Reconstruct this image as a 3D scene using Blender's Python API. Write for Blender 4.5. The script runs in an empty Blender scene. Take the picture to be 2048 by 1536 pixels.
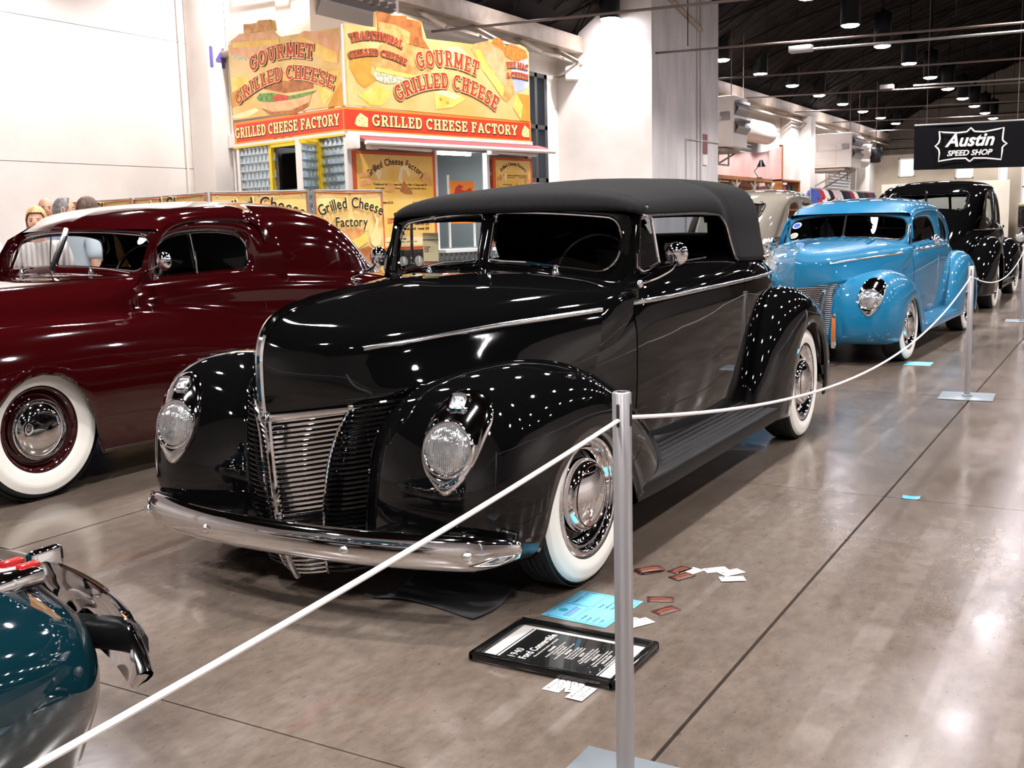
import bpy, bmesh, math, random
import numpy as np
from mathutils import Vector, Matrix
random.seed(7)
rng = np.random.default_rng(7)
PI = math.pi
SC = bpy.context.scene
COL = SC.collection

# ------------------------------------------------------------ camera
def _cam():
    pitch, roll, yaw, F, H = 0.14604, -0.02527, 0.52637, 2137.39, 1.25397
    cy, sy = math.cos(yaw), math.sin(yaw)
    fwd = Vector((-sy*math.cos(pitch), cy*math.cos(pitch), -math.sin(pitch)))
    right = Vector((cy, sy, 0)); up = right.cross(fwd)
    c, s = math.cos(roll), math.sin(roll)
    r2 = right*c + up*s; u2 = up*c - right*s
    cam = bpy.data.cameras.new('camera')
    o = bpy.data.objects.new('camera', cam); COL.objects.link(o)
    m = Matrix.Identity(4)
    for i in range(3):
        m[i][0] = r2[i]; m[i][1] = u2[i]; m[i][2] = -fwd[i]
    m[2][3] = H
    o.matrix_world = m
    cam.sensor_width = 36; cam.lens = F/2048*36; cam.clip_start = .05; cam.clip_end = 300
    SC.camera = o
_cam()

# ------------------------------------------------------------ world, exposure
SC.view_settings.view_transform = 'Standard'
SC.view_settings.look = 'None'
SC.view_settings.gamma = 1
SC.view_settings.use_curve_mapping = False
SC.view_settings.exposure = 0.0
LAMP_LENS = 90.0         # emission of each lamp lens
LAMP_W = 1050.0          # power of the light each lamp throws down
W = bpy.data.worlds.new('world'); SC.world = W; W.use_nodes = True
W.node_tree.nodes['Background'].inputs[0].default_value = (.85, .9, 1, 1)
W.node_tree.nodes['Background'].inputs[1].default_value = 2.0

# ------------------------------------------------------------ materials
def srgb(r, g, b):
    f = lambda c: (c/255/12.92) if c/255 <= .04045 else ((c/255+.055)/1.055)**2.4
    return (f(r), f(g), f(b), 1)
MATS = {}
def mat(name, col=(.5,.5,.5,1), rough=.5, metal=0., spec=.5, coat=0., emit=None, es=0., trans=0., ior=1.5, alpha=1.):
    if name in MATS: return MATS[name]
    m = bpy.data.materials.new(name); m.use_nodes = True
    b = m.node_tree.nodes['Principled BSDF']
    if len(col) == 3: col = (*col, 1)
    b.inputs['Base Color'].default_value = col
    b.inputs['Roughness'].default_value = rough
    b.inputs['Metallic'].default_value = metal
    b.inputs['Specular IOR Level'].default_value = spec
    b.inputs['Coat Weight'].default_value = coat
    b.inputs['Coat Roughness'].default_value = .02
    b.inputs['Transmission Weight'].default_value = trans
    b.inputs['IOR'].default_value = ior
    b.inputs['Alpha'].default_value = alpha
    if emit:
        b.inputs['Emission Color'].default_value = (*emit[:3], 1); b.inputs['Emission Strength'].default_value = es
    MATS[name] = m
    return m
def nt(m): return m.node_tree.nodes, m.node_tree.links, m.node_tree.nodes['Principled BSDF']
def noise_mix(m, c1, c2, scale=4., detail=6., lo=.35, hi=.65, stretch=(1,1,1), bump=0., bscale=None, rough=None):
    """two tones of a material mixed by noise, and fine relief"""
    N, L, b = nt(m)
    tc = N.new('ShaderNodeTexCoord'); mp = N.new('ShaderNodeMapping'); mp.inputs['Scale'].default_value = stretch
    L.new(tc.outputs['Object'], mp.inputs['Vector'])
    n = N.new('ShaderNodeTexNoise'); n.inputs['Scale'].default_value = scale; n.inputs['Detail'].default_value = detail
    L.new(mp.outputs[0], n.inputs['Vector'])
    r = N.new('ShaderNodeValToRGB'); r.color_ramp.elements[0].position = lo; r.color_ramp.elements[1].position = hi
    r.color_ramp.elements[0].color = c1 if len(c1) == 4 else (*c1, 1); r.color_ramp.elements[1].color = c2 if len(c2) == 4 else (*c2, 1)
    L.new(n.outputs[0], r.inputs[0]); L.new(r.outputs[0], b.inputs['Base Color'])
    if rough:
        mr = N.new('ShaderNodeMapRange'); mr.inputs[3].default_value = rough[0]; mr.inputs[4].default_value = rough[1]
        mr.inputs[1].default_value = .3; mr.inputs[2].default_value = .7
        L.new(n.outputs[0], mr.inputs[0]); L.new(mr.outputs[0], b.inputs['Roughness'])
    if bump:
        n2 = N.new('ShaderNodeTexNoise'); n2.inputs['Scale'].default_value = bscale or scale*5; n2.inputs['Detail'].default_value = 4
        L.new(mp.outputs[0], n2.inputs['Vector'])
        bp = N.new('ShaderNodeBump'); bp.inputs['Strength'].default_value = bump; bp.inputs['Distance'].default_value = .01
        L.new(n2.outputs[0], bp.inputs['Height']); L.new(bp.outputs[0], b.inputs['Normal'])
    return m

M_BLACK = mat('black_paint', (.0022,.0022,.0024), .03, spec=.5)
M_MAROON = mat('maroon_paint', (.026,.0010,.0016), .06, spec=.5, coat=1)
M_BLUE = mat('blue_paint', (.003,.135,.27), .4, metal=0, spec=.2, coat=1)
M_TEAL = mat('teal_paint', (.002,.017,.024), .05, coat=1)
M_CREAM = mat('cream_paint', (.25,.225,.185), .08, coat=1)
M_CHROME = mat('chrome', (.82,.82,.84), .04, metal=1)
M_CHROMED = mat('satin_chrome', (.66,.66,.67), .14, metal=1)
M_RUBBER = mat('tire_rubber', (.012,.012,.012), .6)
M_WHITE = mat('whitewall_rubber', (.78,.76,.70), .45)
M_CLOTH = noise_mix(mat('soft_top_canvas', (.018,.018,.018), .9, spec=.15), (.005,.005,.005), (.008,.008,.008), 90, 3, bump=.15, bscale=600)
M_GLASS = mat('window_glass', (1,1,1), .0, trans=1, ior=1.02, spec=.5)
M_DARK = mat('dark_interior', (.008,.008,.008), .6)
M_UNDER = mat('underbody', (.01,.01,.01), .8)
M_BLKTRIM = mat('black_trim', (.006,.006,.006), .25)

def glass_mat(name, tint=(1,1,1), gloss=.06):
    """thin pane: mostly clear, with a mirror-like share that grows at grazing angles"""
    m = bpy.data.materials.new(name); m.use_nodes = True
    N, L = m.node_tree.nodes, m.node_tree.links
    N.remove(N['Principled BSDF'])
    t = N.new('ShaderNodeBsdfTransparent'); t.inputs[0].default_value = (*tint, 1)
    g = N.new('ShaderNodeBsdfGlossy'); g.inputs['Roughness'].default_value = .0
    f = N.new('ShaderNodeFresnel'); bk = N.new('ShaderNodeNewGeometry'); mr = N.new('ShaderNodeMapRange')
    mr.inputs[3].default_value = 1.5; mr.inputs[4].default_value = 1/1.5; L.new(bk.outputs['Backfacing'], mr.inputs[0]); L.new(mr.outputs[0], f.inputs[0])   # same share from either side
    x = N.new('ShaderNodeMixShader')
    L.new(f.outputs[0], x.inputs[0]); L.new(t.outputs[0], x.inputs[1]); L.new(g.outputs[0], x.inputs[2])
    L.new(x.outputs[0], N['Material Output'].inputs[0])
    MATS[name] = m
    return m
M_PANE = glass_mat('clear_pane', (.86,.88,.88))
M_TINT = glass_mat('tinted_pane', (.10,.11,.12))

# ------------------------------------------------------------ curves and grids
def spline(xs, ys, t):
    """shape-keeping cubic (pchip) through points, ys may be (n,) or (n,k)"""
    xs = np.asarray(xs, float); ys = np.asarray(ys, float); t = np.asarray(t, float)
    one = ys.ndim == 1
    if one: ys = ys[:, None]
    h = np.diff(xs); d = np.diff(ys, axis=0)/h[:, None]
    m = np.zeros_like(ys)
    for i in range(1, len(xs)-1):
        w1, w2 = 2*h[i]+h[i-1], h[i]+2*h[i-1]
        ok = d[i-1]*d[i] > 0
        with np.errstate(divide='ignore', invalid='ignore'):
            v = (w1+w2)/(w1/d[i-1]+w2/d[i])
        m[i] = np.where(ok, v, 0)
    m[0] = d[0]; m[-1] = d[-1]
    if len(xs) > 2:
        for e, a, b2 in ((0, 0, 1), (-1, -1, -2)):
            hh0, hh1 = h[a], h[b2]
            v = ((2*hh0+hh1)*d[a]-hh0*d[b2])/(hh0+hh1)
            v = np.where(v*d[a] <= 0, 0, v); v = np.where((d[a]*d[b2] <= 0) & (abs(v) > 3*abs(d[a])), 3*d[a], v)
            m[e] = v
    i = np.clip(np.searchsorted(xs, t, 'right')-1, 0, len(xs)-2)
    s = ((t-xs[i])/h[i])[:, None]; hi = h[i][:, None]
    r = (2*s**3-3*s**2+1)*ys[i]+(s**3-2*s**2+s)*hi*m[i]+(-2*s**3+3*s**2)*ys[i+1]+(s**3-s**2)*hi*m[i+1]
    return r[:, 0] if one else r
def catmull(pts, n, closed=False):
    """smooth curve through points, evenly resampled to n points by length"""
    p = np.asarray(pts, float)
    if closed: p = np.vstack([p[-1], p, p[0], p[1]])
    else: p = np.vstack([2*p[0]-p[1], p, 2*p[-1]-p[-2]])
    out = []
    for i in range(1, len(p)-2):
        p0, p1, p2, p3 = p[i-1:i+3]
        d1, d2, d3 = [max(np.linalg.norm(b-a), 1e-9)**.5 for a, b in ((p0,p1),(p1,p2),(p2,p3))]
        m1 = (p2-p1) + d2*((p1-p0)/d1-(p2-p0)/(d1+d2)); m2 = (p2-p1) + d2*((p3-p2)/d3-(p3-p1)/(d2+d3))
        s = np.linspace(0, 1, 17)[:-1, None]
        out.append((2*s**3-3*s**2+1)*p1+(s**3-2*s**2+s)*m1+(-2*s**3+3*s**2)*p2+(s**3-s**2)*m2)
    out.append(p[-2][None])
    return resample(np.vstack(out), n, closed)
def resample(q, n, closed=False):
    q = np.asarray(q, float)
    L = np.concatenate([[0], np.cumsum(np.linalg.norm(np.diff(q, axis=0), axis=1))])
    t = np.linspace(0, L[-1], n+1)[:-1] if closed else np.linspace(0, L[-1], n)
    return np.stack([np.interp(t, L, q[:, k]) for k in range(q.shape[1])], 1)

def link(name, me, m=None, parent=None, loc=None):
    o = bpy.data.objects.new(name, me); COL.objects.link(o)
    if m is not None and not me.materials: me.materials.append(m)
    if parent is not None: o.parent = parent
    if loc is not None: o.location = loc
    return o
def mesh(name, verts, faces, m=None, parent=None, smooth=True, sharp=40, loc=None):
    me = bpy.data.meshes.new(name)
    me.from_pydata([tuple(map(float, v)) for v in verts], [], [tuple(map(int, f)) for f in faces])
    me.validate(); me.update()
    if smooth:
        me.shade_smooth()
        if sharp and sharp < 180: me.set_sharp_from_angle(angle=math.radians(sharp))
    return link(name, me, m, parent, loc)
class MB:
    """collects shapes that make up ONE part"""
    def __init__(s): s.v = []; s.f = []
    def add(s, v, f):
        o = len(s.v); s.v += [tuple(map(float, x)) for x in v]; s.f += [tuple(int(i)+o for i in q) for q in f]; return s
    def grid(s, P, close_u=False, close_v=False, flip=False):
        P = np.asarray(P, float); n, m = P.shape[:2]; f = []
        for i in range(n if close_u else n-1):
            for j in range(m if close_v else m-1):
                a, b, c, d = i*m+j, ((i+1) % n)*m+j, ((i+1) % n)*m+(j+1) % m, i*m+(j+1) % m
                f.append((a, d, c, b) if flip else (a, b, c, d))
        return s.add(P.reshape(-1, 3), f)
    def box(s, a, b, bev=0.):
        (x0,y0,z0), (x1,y1,z1) = a, b
        x0, x1 = min(x0,x1), max(x0,x1); y0, y1 = min(y0,y1), max(y0,y1); z0, z1 = min(z0,z1), max(z0,z1)
        if not bev:
            v = [(x0,y0,z0),(x1,y0,z0),(x1,y1,z0),(x0,y1,z0),(x0,y0,z1),(x1,y0,z1),(x1,y1,z1),(x0,y1,z1)]
            return s.add(v, [(0,3,2,1),(4,5,6,7),(0,1,5,4),(1,2,6,5),(2,3,7,6),(3,0,4,7)])
        B = min(bev, (x1-x0)/2.01, (y1-y0)/2.01, (z1-z0)/2.01); bm = bmesh.new()
        bmesh.ops.create_cube(bm, size=1)
        for q in bm.verts: q.co = ((x0+x1)/2+q.co.x*(x1-x0), (y0+y1)/2+q.co.y*(y1-y0), (z0+z1)/2+q.co.z*(z1-z0))
        bmesh.ops.bevel(bm, geom=bm.edges[:], offset=B, segments=2, affect='EDGES', profile=.5)
        bm.verts.index_update()
        s.add([q.co[:] for q in bm.verts], [[q.index for q in f.verts] for f in bm.faces]); bm.free(); return s
    def tube(s, pts, r, n=10, caps=True, closed=False, flat=1., up=(0,0,1)):
        p = np.asarray(pts, float); k = len(p); rr = np.full(k, r) if np.isscalar(r) else np.asarray(r, float)
        if closed: t = np.roll(p, -1, 0)-np.roll(p, 1, 0)
        else: t = np.gradient(p, axis=0)
        t /= np.maximum(np.linalg.norm(t, axis=1), 1e-9)[:, None]
        u = np.array(up, float)
        if abs(u @ t[0]) > .9: u = np.array([1., 0, 0]) if abs(t[0][0]) < .9 else np.array([0, 1., 0])
        R = []
        for i in range(k):
            u = u-t[i]*(u @ t[i]); u /= max(np.linalg.norm(u), 1e-9); w = np.cross(t[i], u)
            a = np.linspace(0, 2*PI, n, endpoint=False)
            R.append(p[i]+rr[i]*(np.outer(np.cos(a), u)+flat*np.outer(np.sin(a), w)))
        R = np.array(R); o = len(s.v)
        s.grid(R, close_u=closed, close_v=True, flip=True)
        if caps and not closed:
            s.f.append(tuple(o+j for j in range(n))); s.f.append(tuple(o+(k-1)*n+j for j in range(n))[::-1])
        return s
    def lathe(s, prof, org=(0,0,0), axis='z', n=32, sign=1, caps=False):
        """profile of (radius, height) pairs turned about an axis"""
        prof = np.asarray(prof, float); a = np.linspace(0, 2*PI, n, endpoint=False)
        P = np.zeros((len(prof), n, 3)); c, q = np.outer(prof[:, 0], np.cos(a)), np.outer(prof[:, 0], np.sin(a)); h = np.repeat(prof[:, 1:2]*sign, n, 1)
        if axis == 'z': P[..., 0], P[..., 1], P[..., 2] = c, q, h
        elif axis == 'x': P[..., 0], P[..., 1], P[..., 2] = h, c, q
        else: P[..., 0], P[..., 1], P[..., 2] = q, h, c
        o = len(s.v); s.grid(P+np.array(org), close_v=True, flip=sign > 0)
        if caps:
            s.f.append(tuple(o+j for j in range(n))[::-1]); s.f.append(tuple(o+(len(prof)-1)*n+j for j in range(n)))
        return s
    def prism(s, poly, a, b, axis='y'):
        """2-D outline pushed from a to b along an axis"""
        n = len(poly); v = []
        for h in (a, b):
            for (p, q) in poly: v.append({'y': (p, h, q), 'z': (p, q, h), 'x': (h, p, q)}[axis])
        f = [tuple(range(n))[::-1], tuple(range(n, 2*n))]+[(i, (i+1) % n, n+(i+1) % n, n+i) for i in range(n)]
        return s.add(v, f)
    def xf(s, M):
        M = np.array(M); v = np.array(s.v); s.v = [tuple(q) for q in v @ M[:3, :3].T+M[:3, 3]]; return s
    def mirror(s):
        o = len(s.v); s.v += [(-x, y, z) for x, y, z in s.v]; s.f += [tuple(i+o for i in f)[::-1] for f in s.f]; return s
    def build(s, name, m, parent=None, smooth=True, sharp=40, loc=None):
        return mesh(name, s.v, s.f, m, parent, smooth, sharp, loc)
def fixn(o):
    """make normals agree"""
    bm = bmesh.new(); bm.from_mesh(o.data); bmesh.ops.remove_doubles(bm, verts=bm.verts, dist=1e-5)
    bmesh.ops.recalc_face_normals(bm, faces=bm.faces); bm.to_mesh(o.data); bm.free(); return o
def thick(o, t, off=-1.):
    md = o.modifiers.new('thickness', 'SOLIDIFY'); md.thickness = t; md.offset = off; return o
def empty(name, loc, rz=0., label=None, cat=None, group=None):
    o = bpy.data.objects.new(name, None); COL.objects.link(o); o.location = loc; o.rotation_euler = (0,0,rz); o.empty_display_size = .1
    if label: tag(o, label, cat, group)
    return o
def tag(o, label, cat, group=None, kind=None):
    o['label'] = label; o['category'] = cat
    if group: o['group'] = group
    if kind: o['kind'] = kind
    return o
def struct(o): o['kind'] = 'structure'; return o
def rounded(poly, n, k=.25):
    """closed outline resampled; corners are rounded by averaging"""
    q = resample(np.vstack([poly, poly[:1]]), n, True)
    w = max(1, int(n*k/8))
    for _ in range(3): q = sum(np.roll(q, i, 0) for i in range(-w, w+1))/(2*w+1)
    return q
def rrect(x0, x1, y0, y1, r, n=8):
    """rounded rectangle outline; r may be four radii (bl, br, tr, tl)"""
    r = (r,)*4 if np.isscalar(r) else r; out = []
    for (cx, cy, rr, a0) in ((x0+r[0], y0+r[0], r[0], PI), (x1-r[1], y0+r[1], r[1], 1.5*PI), (x1-r[2], y1-r[2], r[2], 0), (x0+r[3], y1-r[3], r[3], .5*PI)):
        for k in range(n+1):
            a = a0+PI/2*k/n; out.append((cx+rr*math.cos(a), cy+rr*math.sin(a)))
    return np.array(out)
def fill(outline3d):
    """fan fill of a closed 3-D outline"""
    p = np.asarray(outline3d, float); c = p.mean(0); n = len(p)
    return np.vstack([p, c]), [(i, (i+1) % n, n) for i in range(n)]

# ------------------------------------------------------------ lettering
GLYPH = {}
def text_part(name, txt, size, m, parent, M, arc=None, width=None, depth=.004, bold=.0, shear=0., align='CENTER', line=1.0):
    """flat lettering with a little thickness, in the plane x right / y up placed by matrix M; arc = radius bends the line"""
    def one(s, sh=0.):
        key = (s, round(bold, 4), sh, align, line)
        if key not in GLYPH:
            c = bpy.data.curves.new('t', 'FONT'); c.body = s; c.size = 1; c.extrude = .5; c.offset = bold; c.align_x = align; c.shear = sh; c.space_line = line; c.resolution_u = 3
            o = bpy.data.objects.new('t', c); me = bpy.data.meshes.new_from_object(o)
            GLYPH[key] = ([tuple(q.co) for q in me.vertices], [tuple(p.vertices) for p in me.polygons])
            bpy.data.objects.remove(o); bpy.data.curves.remove(c); bpy.data.meshes.remove(me)
        v, f = GLYPH[key]; v = [(x*size, y*size, z*depth) for x, y, z in v]
        return v, f, (min((q[0] for q in v), default=0), max((q[0] for q in v), default=0))
    mb = MB()
    if arc is None:
        v, f, w = one(txt, shear); mb.add(v, f)
        if width:
            s = width/max(w[1]-w[0], 1e-6); mb.v = [(x*s, y, z) for x, y, z in mb.v]
    else:
        adv = []
        for ch in txt:
            v, f, w = one(ch) if ch != ' ' else ([], [], (-.14*size, .14*size)); adv.append((v, f, w))
        gap = .07*size; tot = sum(a[2][1]-a[2][0]+gap for a in adv)-gap; s = (width/tot) if width else 1.; x = -tot*s/2
        for ch, (v, f, w) in zip(txt, adv):
            if ch == ' ' and mb.v: mb.xf(M); mb.build(name, m, parent, smooth=False); mb = MB()
            cw = (w[1]-w[0])*s; cx = (w[0]+w[1])/2; a = (x+cw/2)/arc
            mb.add([(arc*math.sin(a)+((p-cx)*s)*math.cos(a)+q*math.sin(a), arc*(math.cos(a)-1)-((p-cx)*s)*math.sin(a)+q*math.cos(a), z) for p, q, z in v], f)
            x += cw+gap*s
    mb.xf(M)
    return mb.build(name, m, parent, smooth=False)
def plane_frame(org, xdir, ydir):
    x = Vector(xdir).normalized(); z = x.cross(Vector(ydir)).normalized(); y = z.cross(x)
    m = Matrix.Identity(4)
    for i in range(3): m[i][0], m[i][1], m[i][2], m[i][3] = x[i], y[i], z[i], org[i]
    return m
# ------------------------------------------------------------ slab-serif capitals for the painted signs
SW = .21           # stem width, cap height = 1
def _arc(cx, cz, rx, rz, a0, a1, n=14): return [(cx+rx*math.cos(math.radians(a)), cz+rz*math.sin(math.radians(a))) for a in np.linspace(a0, a1, n)]
def _slab(ch):
    """(advance, strokes as (points, width), serif boxes as (x0, z0, x1, z1))"""
    s = SW; h = s/2; S = []; B = []
    def stem(x, top=True, bot=True, w=.40, z0=0., z1=1.):
        S.append(([(x, z0), (x, z1)], s))
        if bot: B.append((x-w/2, z0, x+w/2, z0+.11))
        if top: B.append((x-w/2, z1-.11, x+w/2, z1))
    if ch == 'I': stem(.20); return .40, S, B
    if ch == 'L': stem(.20); S.append(([(.2, .07), (.66, .07)], .14)); B.append((.54, 0, .68, .34)); return .68, S, B
    if ch in 'EF':
        stem(.20); S.append(([(.2, .93), (.66, .93)], .14)); B.append((.54, .70, .68, 1)); S.append(([(.2, .52), (.52, .52)], .13)); B.append((.44, .38, .54, .66))
        if ch == 'E': S.append(([(.2, .07), (.68, .07)], .14)); B.append((.56, 0, .70, .32))
        return .70, S, B
    if ch == 'T': stem(.35, top=False); S.append(([(.0, .92), (.70, .92)], .16)); B += [(0, .64, .14, 1), (.56, .64, .70, 1)]; return .70, S, B
    if ch == 'H': stem(.20); stem(.66); S.append(([(.2, .5), (.66, .5)], .15)); return .86, S, B
    if ch == 'U': S.append(([(.20, 1), (.20, .38)]+_arc(.43, .38, .23, .29, 180, 360)+[(.66, 1)], .19)); B += [(0, .89, .40, 1), (.48, .89, .86, 1)]; return .86, S, B
    if ch == 'N': stem(.18, w=.34); stem(.68, w=.34); S.append(([(.16, .95), (.70, .05)], .20)); return .86, S, B
    if ch == 'M': stem(.18, w=.34); stem(.82, w=.34); S.append(([(.18, .93), (.50, .20), (.82, .93)], .17)); return 1., S, B
    if ch == 'A': S.append(([(.12, .06), (.42, .96), (.72, .06)], .18)); S.append(([(.22, .32), (.62, .32)], .13)); B += [(0, 0, .30, .11), (.54, 0, .84, .11)]; return .84, S, B
    if ch == 'Y': S.append(([(.08, .95), (.40, .48), (.72, .95)], .19)); S.append(([(.4, .5), (.4, 0)], s)); B += [(0, .89, .28, 1), (.52, .89, .80, 1), (.2, 0, .6, .11)]; return .80, S, B
    if ch == 'D': stem(.20, w=.36); S.append(([(.2, .93), (.42, .93)]+_arc(.42, .5, .26, .43, 90, -90)+[(.2, .07)], .17)); return .76, S, B
    if ch == 'R': stem(.20, w=.38); S.append(([(.2, .93), (.44, .93)]+_arc(.44, .71, .19, .22, 90, -90)+[(.2, .49)], .15)); S.append(([(.42, .50), (.68, .05)], .19)); B.append((.56, 0, .82, .11)); return .80, S, B
    if ch == 'O': S.append((_arc(.42, .5, .33, .42, 0, 360, 30), .18)); return .84, S, B
    if ch == 'C': S.append((_arc(.42, .5, .33, .42, 48, 312, 24), .18)); B.append((.58, .70, .72, 1)); return .78, S, B
    if ch == 'G': S.append((_arc(.42, .5, .33, .42, 48, 330, 24), .18)); B += [(.58, .70, .72, 1), (.48, .36, .82, .50), (.60, .08, .76, .46)]; return .84, S, B
    if ch == 'S': S.append((_arc(.36, .73, .24, .20, 30, 270, 14)+_arc(.36, .29, .26, .22, 90, -150, 14), .17)); B += [(.50, .72, .64, 1), (.06, 0, .20, .30)]; return .70, S, B
    if ch == '&': S.append(([(.78, .05), (.30, .68)]+_arc(.38, .80, .13, .13, 200, -40, 12)+[(.22, .42)]+_arc(.34, .26, .24, .20, 140, 330, 12)+[(.76, .50)], .14)); return .82, S, B
    if ch == 'V': S.append(([(.10, .95), (.42, .06), (.74, .95)], .19)); B += [(0, .89, .30, 1), (.54, .89, .84, 1)]; return .84, S, B
    return .30, S, B
def slab_text(name, txt, size, m, parent, M, arc=None, width=None, depth=.004, grow=0.):
    """each word's letters as solid slab-serif shapes; grow widens them into an outline layer"""
    gap = .10; L = [_slab(c) for c in txt]; tot = sum(a[0]+gap for a in L)-gap; sx = (width/(tot*size)) if width else 1.
    mb = MB(); x = -tot*size*sx/2
    def ribbon(p, w):
        p = np.array(p, float); w = w+2*grow; t = np.gradient(p, axis=0); t /= np.maximum(np.linalg.norm(t, axis=1), 1e-9)[:, None]; nrm = np.stack([-t[:, 1], t[:, 0]], 1)
        if grow and np.linalg.norm(p[0]-p[-1]) > 1e-6: p = p.copy(); p[0] -= t[0]*grow; p[-1] += t[-1]*grow
        return p+nrm*w/2, p-nrm*w/2
    for ch, (adv, S, B) in zip(txt, L):
        if ch == ' ' and mb.v: mb.xf(M); mb.build(name, m, parent, smooth=False); mb = MB()      # every word a piece of its own
        quads = []
        for p, w in S:
            # mitre the corners of straight strokes by splitting them
            if len(p) <= 5 and len(p) > 2:
                for a, b in zip(p[:-1], p[1:]): quads.append(ribbon([a, b], w))
            else: quads.append(ribbon(p, w))
        for (x0, z0, x1, z1) in B: quads.append((np.array([(x0-grow, z1+grow), (x1+grow, z1+grow)]), np.array([(x0-grow, z0-grow), (x1+grow, z0-grow)])))
        def place(q, zz):
            px = x+q[:, 0]*size*sx; pz = q[:, 1]*size
            if arc is None: return np.stack([px, pz, np.full(len(q), zz)], 1)
            a = (x+adv*size*sx/2)/arc; lx = px-(x+adv*size*sx/2)
            return np.stack([arc*math.sin(a)+lx*math.cos(a)+pz*math.sin(a), arc*(math.cos(a)-1)-lx*math.sin(a)+pz*math.cos(a), np.full(len(q), zz)], 1)
        for k, (a, b) in enumerate(quads):
            zz = depth*(1-.03*k); n = len(a); P = np.array([place(b, 0), place(b, zz), place(a, zz), place(a, 0)]); o = len(mb.v)
            mb.grid(P, close_u=False)
            for j in (0, n-1): mb.f.append(tuple(o+i*n+j for i in range(4)))
        x += (adv+gap)*size*sx
    mb.xf(M)
    return mb.build(name, m, parent, smooth=False)
# ------------------------------------------------------------ the hall
ROOF = [(-12.75,5.25), (-11.9,5.85), (-10.9,6.55), (-9.6,7.3), (-7.4,8.25), (-5.2,9.05), (-2,9.95), (1.5,10.3), (5,9.95), (8.2,9.05), (10.4,8.25), (12.6,7.3), (13.9,6.55), (14.9,5.85), (15.75,5.25)]
YA, YB, XL, XR = -9.2, 62.2, -12.5, 15.5
def roofz(x): return spline([p[0] for p in ROOF], [p[1] for p in ROOF], [x])[0]
def floor_mat():
    m = mat('polished_concrete', (.2,.16,.13), .2, coat=.0); N, L, b = nt(m)
    g = N.new('ShaderNodeNewGeometry'); pos = g.outputs['Position']
    def noise(s, d=6, sc=(1,1,1), dist=0.):
        mp = N.new('ShaderNodeMapping'); mp.inputs['Scale'].default_value = sc; L.new(pos, mp.inputs[0])
        n = N.new('ShaderNodeTexNoise'); n.inputs['Scale'].default_value = s; n.inputs['Detail'].default_value = d; n.inputs['Distortion'].default_value = dist; n.inputs['Roughness'].default_value = .62
        L.new(mp.outputs[0], n.inputs['Vector']); return n.outputs[0]
    def ramp(src, stops):
        r = N.new('ShaderNodeValToRGB'); e = r.color_ramp.elements
        for i, (p, c) in enumerate(stops):
            q = e[i] if i < 2 else e.new(p)
            q.position = p; q.color = (*c, 1) if len(c) == 3 else c
        L.new(src, r.inputs[0]); return r.outputs[0]
    def mix(f, a, bb, mode='MIX'):
        x = N.new('ShaderNodeMix'); x.data_type = 'RGBA'; x.blend_type = mode
        if isinstance(f, float): x.inputs[0].default_value = f
        else: L.new(f, x.inputs[0])
        for s, i in ((a, 6), (bb, 7)):
            if isinstance(s, tuple): x.inputs[i].default_value = (*s, 1)
            else: L.new(s, x.inputs[i])
        return x.outputs[2]
    base = ramp(noise(1.1, 8, (1, .55, 1)), [(.30, (.078,.060,.047)), (.5, (.116,.091,.073)), (.70, (.165,.136,.113))])
    fine = ramp(noise(26, 5, (1, .5, 1)), [(.32, (.80,.79,.78)), (.68, (1.14,1.14,1.14))])
    c = mix(1.0, base, fine, 'MULTIPLY')
    speck = ramp(noise(75, 3, (1, .45, 1)), [(.28, (.62,.60,.58)), (.38, (1,1,1))]); c = mix(1.0, c, speck, 'MULTIPLY')
    rust = ramp(noise(2.6, 7, (1, .6, 1), .6), [(.62, (0,0,0)), (.78, (.55,.55,.55))]); c = mix(rust, c, (.145,.06,.036))
    dark = ramp(noise(.9, 9, (1, .35, 1), .8), [(.60, (0,0,0)), (.75, (.5,.5,.5))]); c = mix(dark, c, (.075,.063,.054))
    # pale scuffed bands left by old tape, running down the hall
    sx = N.new('ShaderNodeSeparateXYZ'); L.new(pos, sx.inputs[0])
    band = N.new('ShaderNodeMapRange'); band.inputs[1].default_value = -4; band.inputs[2].default_value = 2; L.new(sx.outputs[0], band.inputs[0])
    st = [(0., 0)]
    for x, w in ((-3.30,.05), (-1.30,.05), (-1.14,.02), (-.72,.10), (-.36,.03), (-.18,.05), (.25,.08), (.9,.04)):
        k = (x+4)/6; st += [(k-w/12, 0), (k-w/12+.0005, 1), (k+w/12, 1), (k+w/12+.0005, 0)]
    f1 = None
    for x, w in ((-3.30,.05), (-1.36,.045), (-1.20,.02), (-.62,.08), (-.40,.022), (-.20,.05), (.15,.08)):
        d = N.new('ShaderNodeMath'); d.operation = 'SUBTRACT'; L.new(sx.outputs[0], d.inputs[0]); d.inputs[1].default_value = x
        a = N.new('ShaderNodeMath'); a.operation = 'ABSOLUTE'; L.new(d.outputs[0], a.inputs[0])
        l = N.new('ShaderNodeMapRange'); l.inputs[1].default_value = w/2; l.inputs[2].default_value = w/2+.012; l.inputs[3].default_value = 1; l.inputs[4].default_value = 0; L.new(a.outputs[0], l.inputs[0])
        if f1 is None: f1 = l.outputs[0]
        else:
            q = N.new('ShaderNodeMath'); q.operation = 'MAXIMUM'; L.new(f1, q.inputs[0]); L.new(l.outputs[0], q.inputs[1]); f1 = q.outputs[0]
    pat = ramp(noise(3.5, 5), [(.40, (0,0,0)), (.62, (.30,.30,.30))]); q = N.new('ShaderNodeMath'); q.operation = 'MULTIPLY'; L.new(f1, q.inputs[0]); L.new(pat, q.inputs[1])
    c = mix(q.outputs[0], c, (.25,.22,.20))
    L.new(c, b.inputs['Base Color'])
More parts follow.
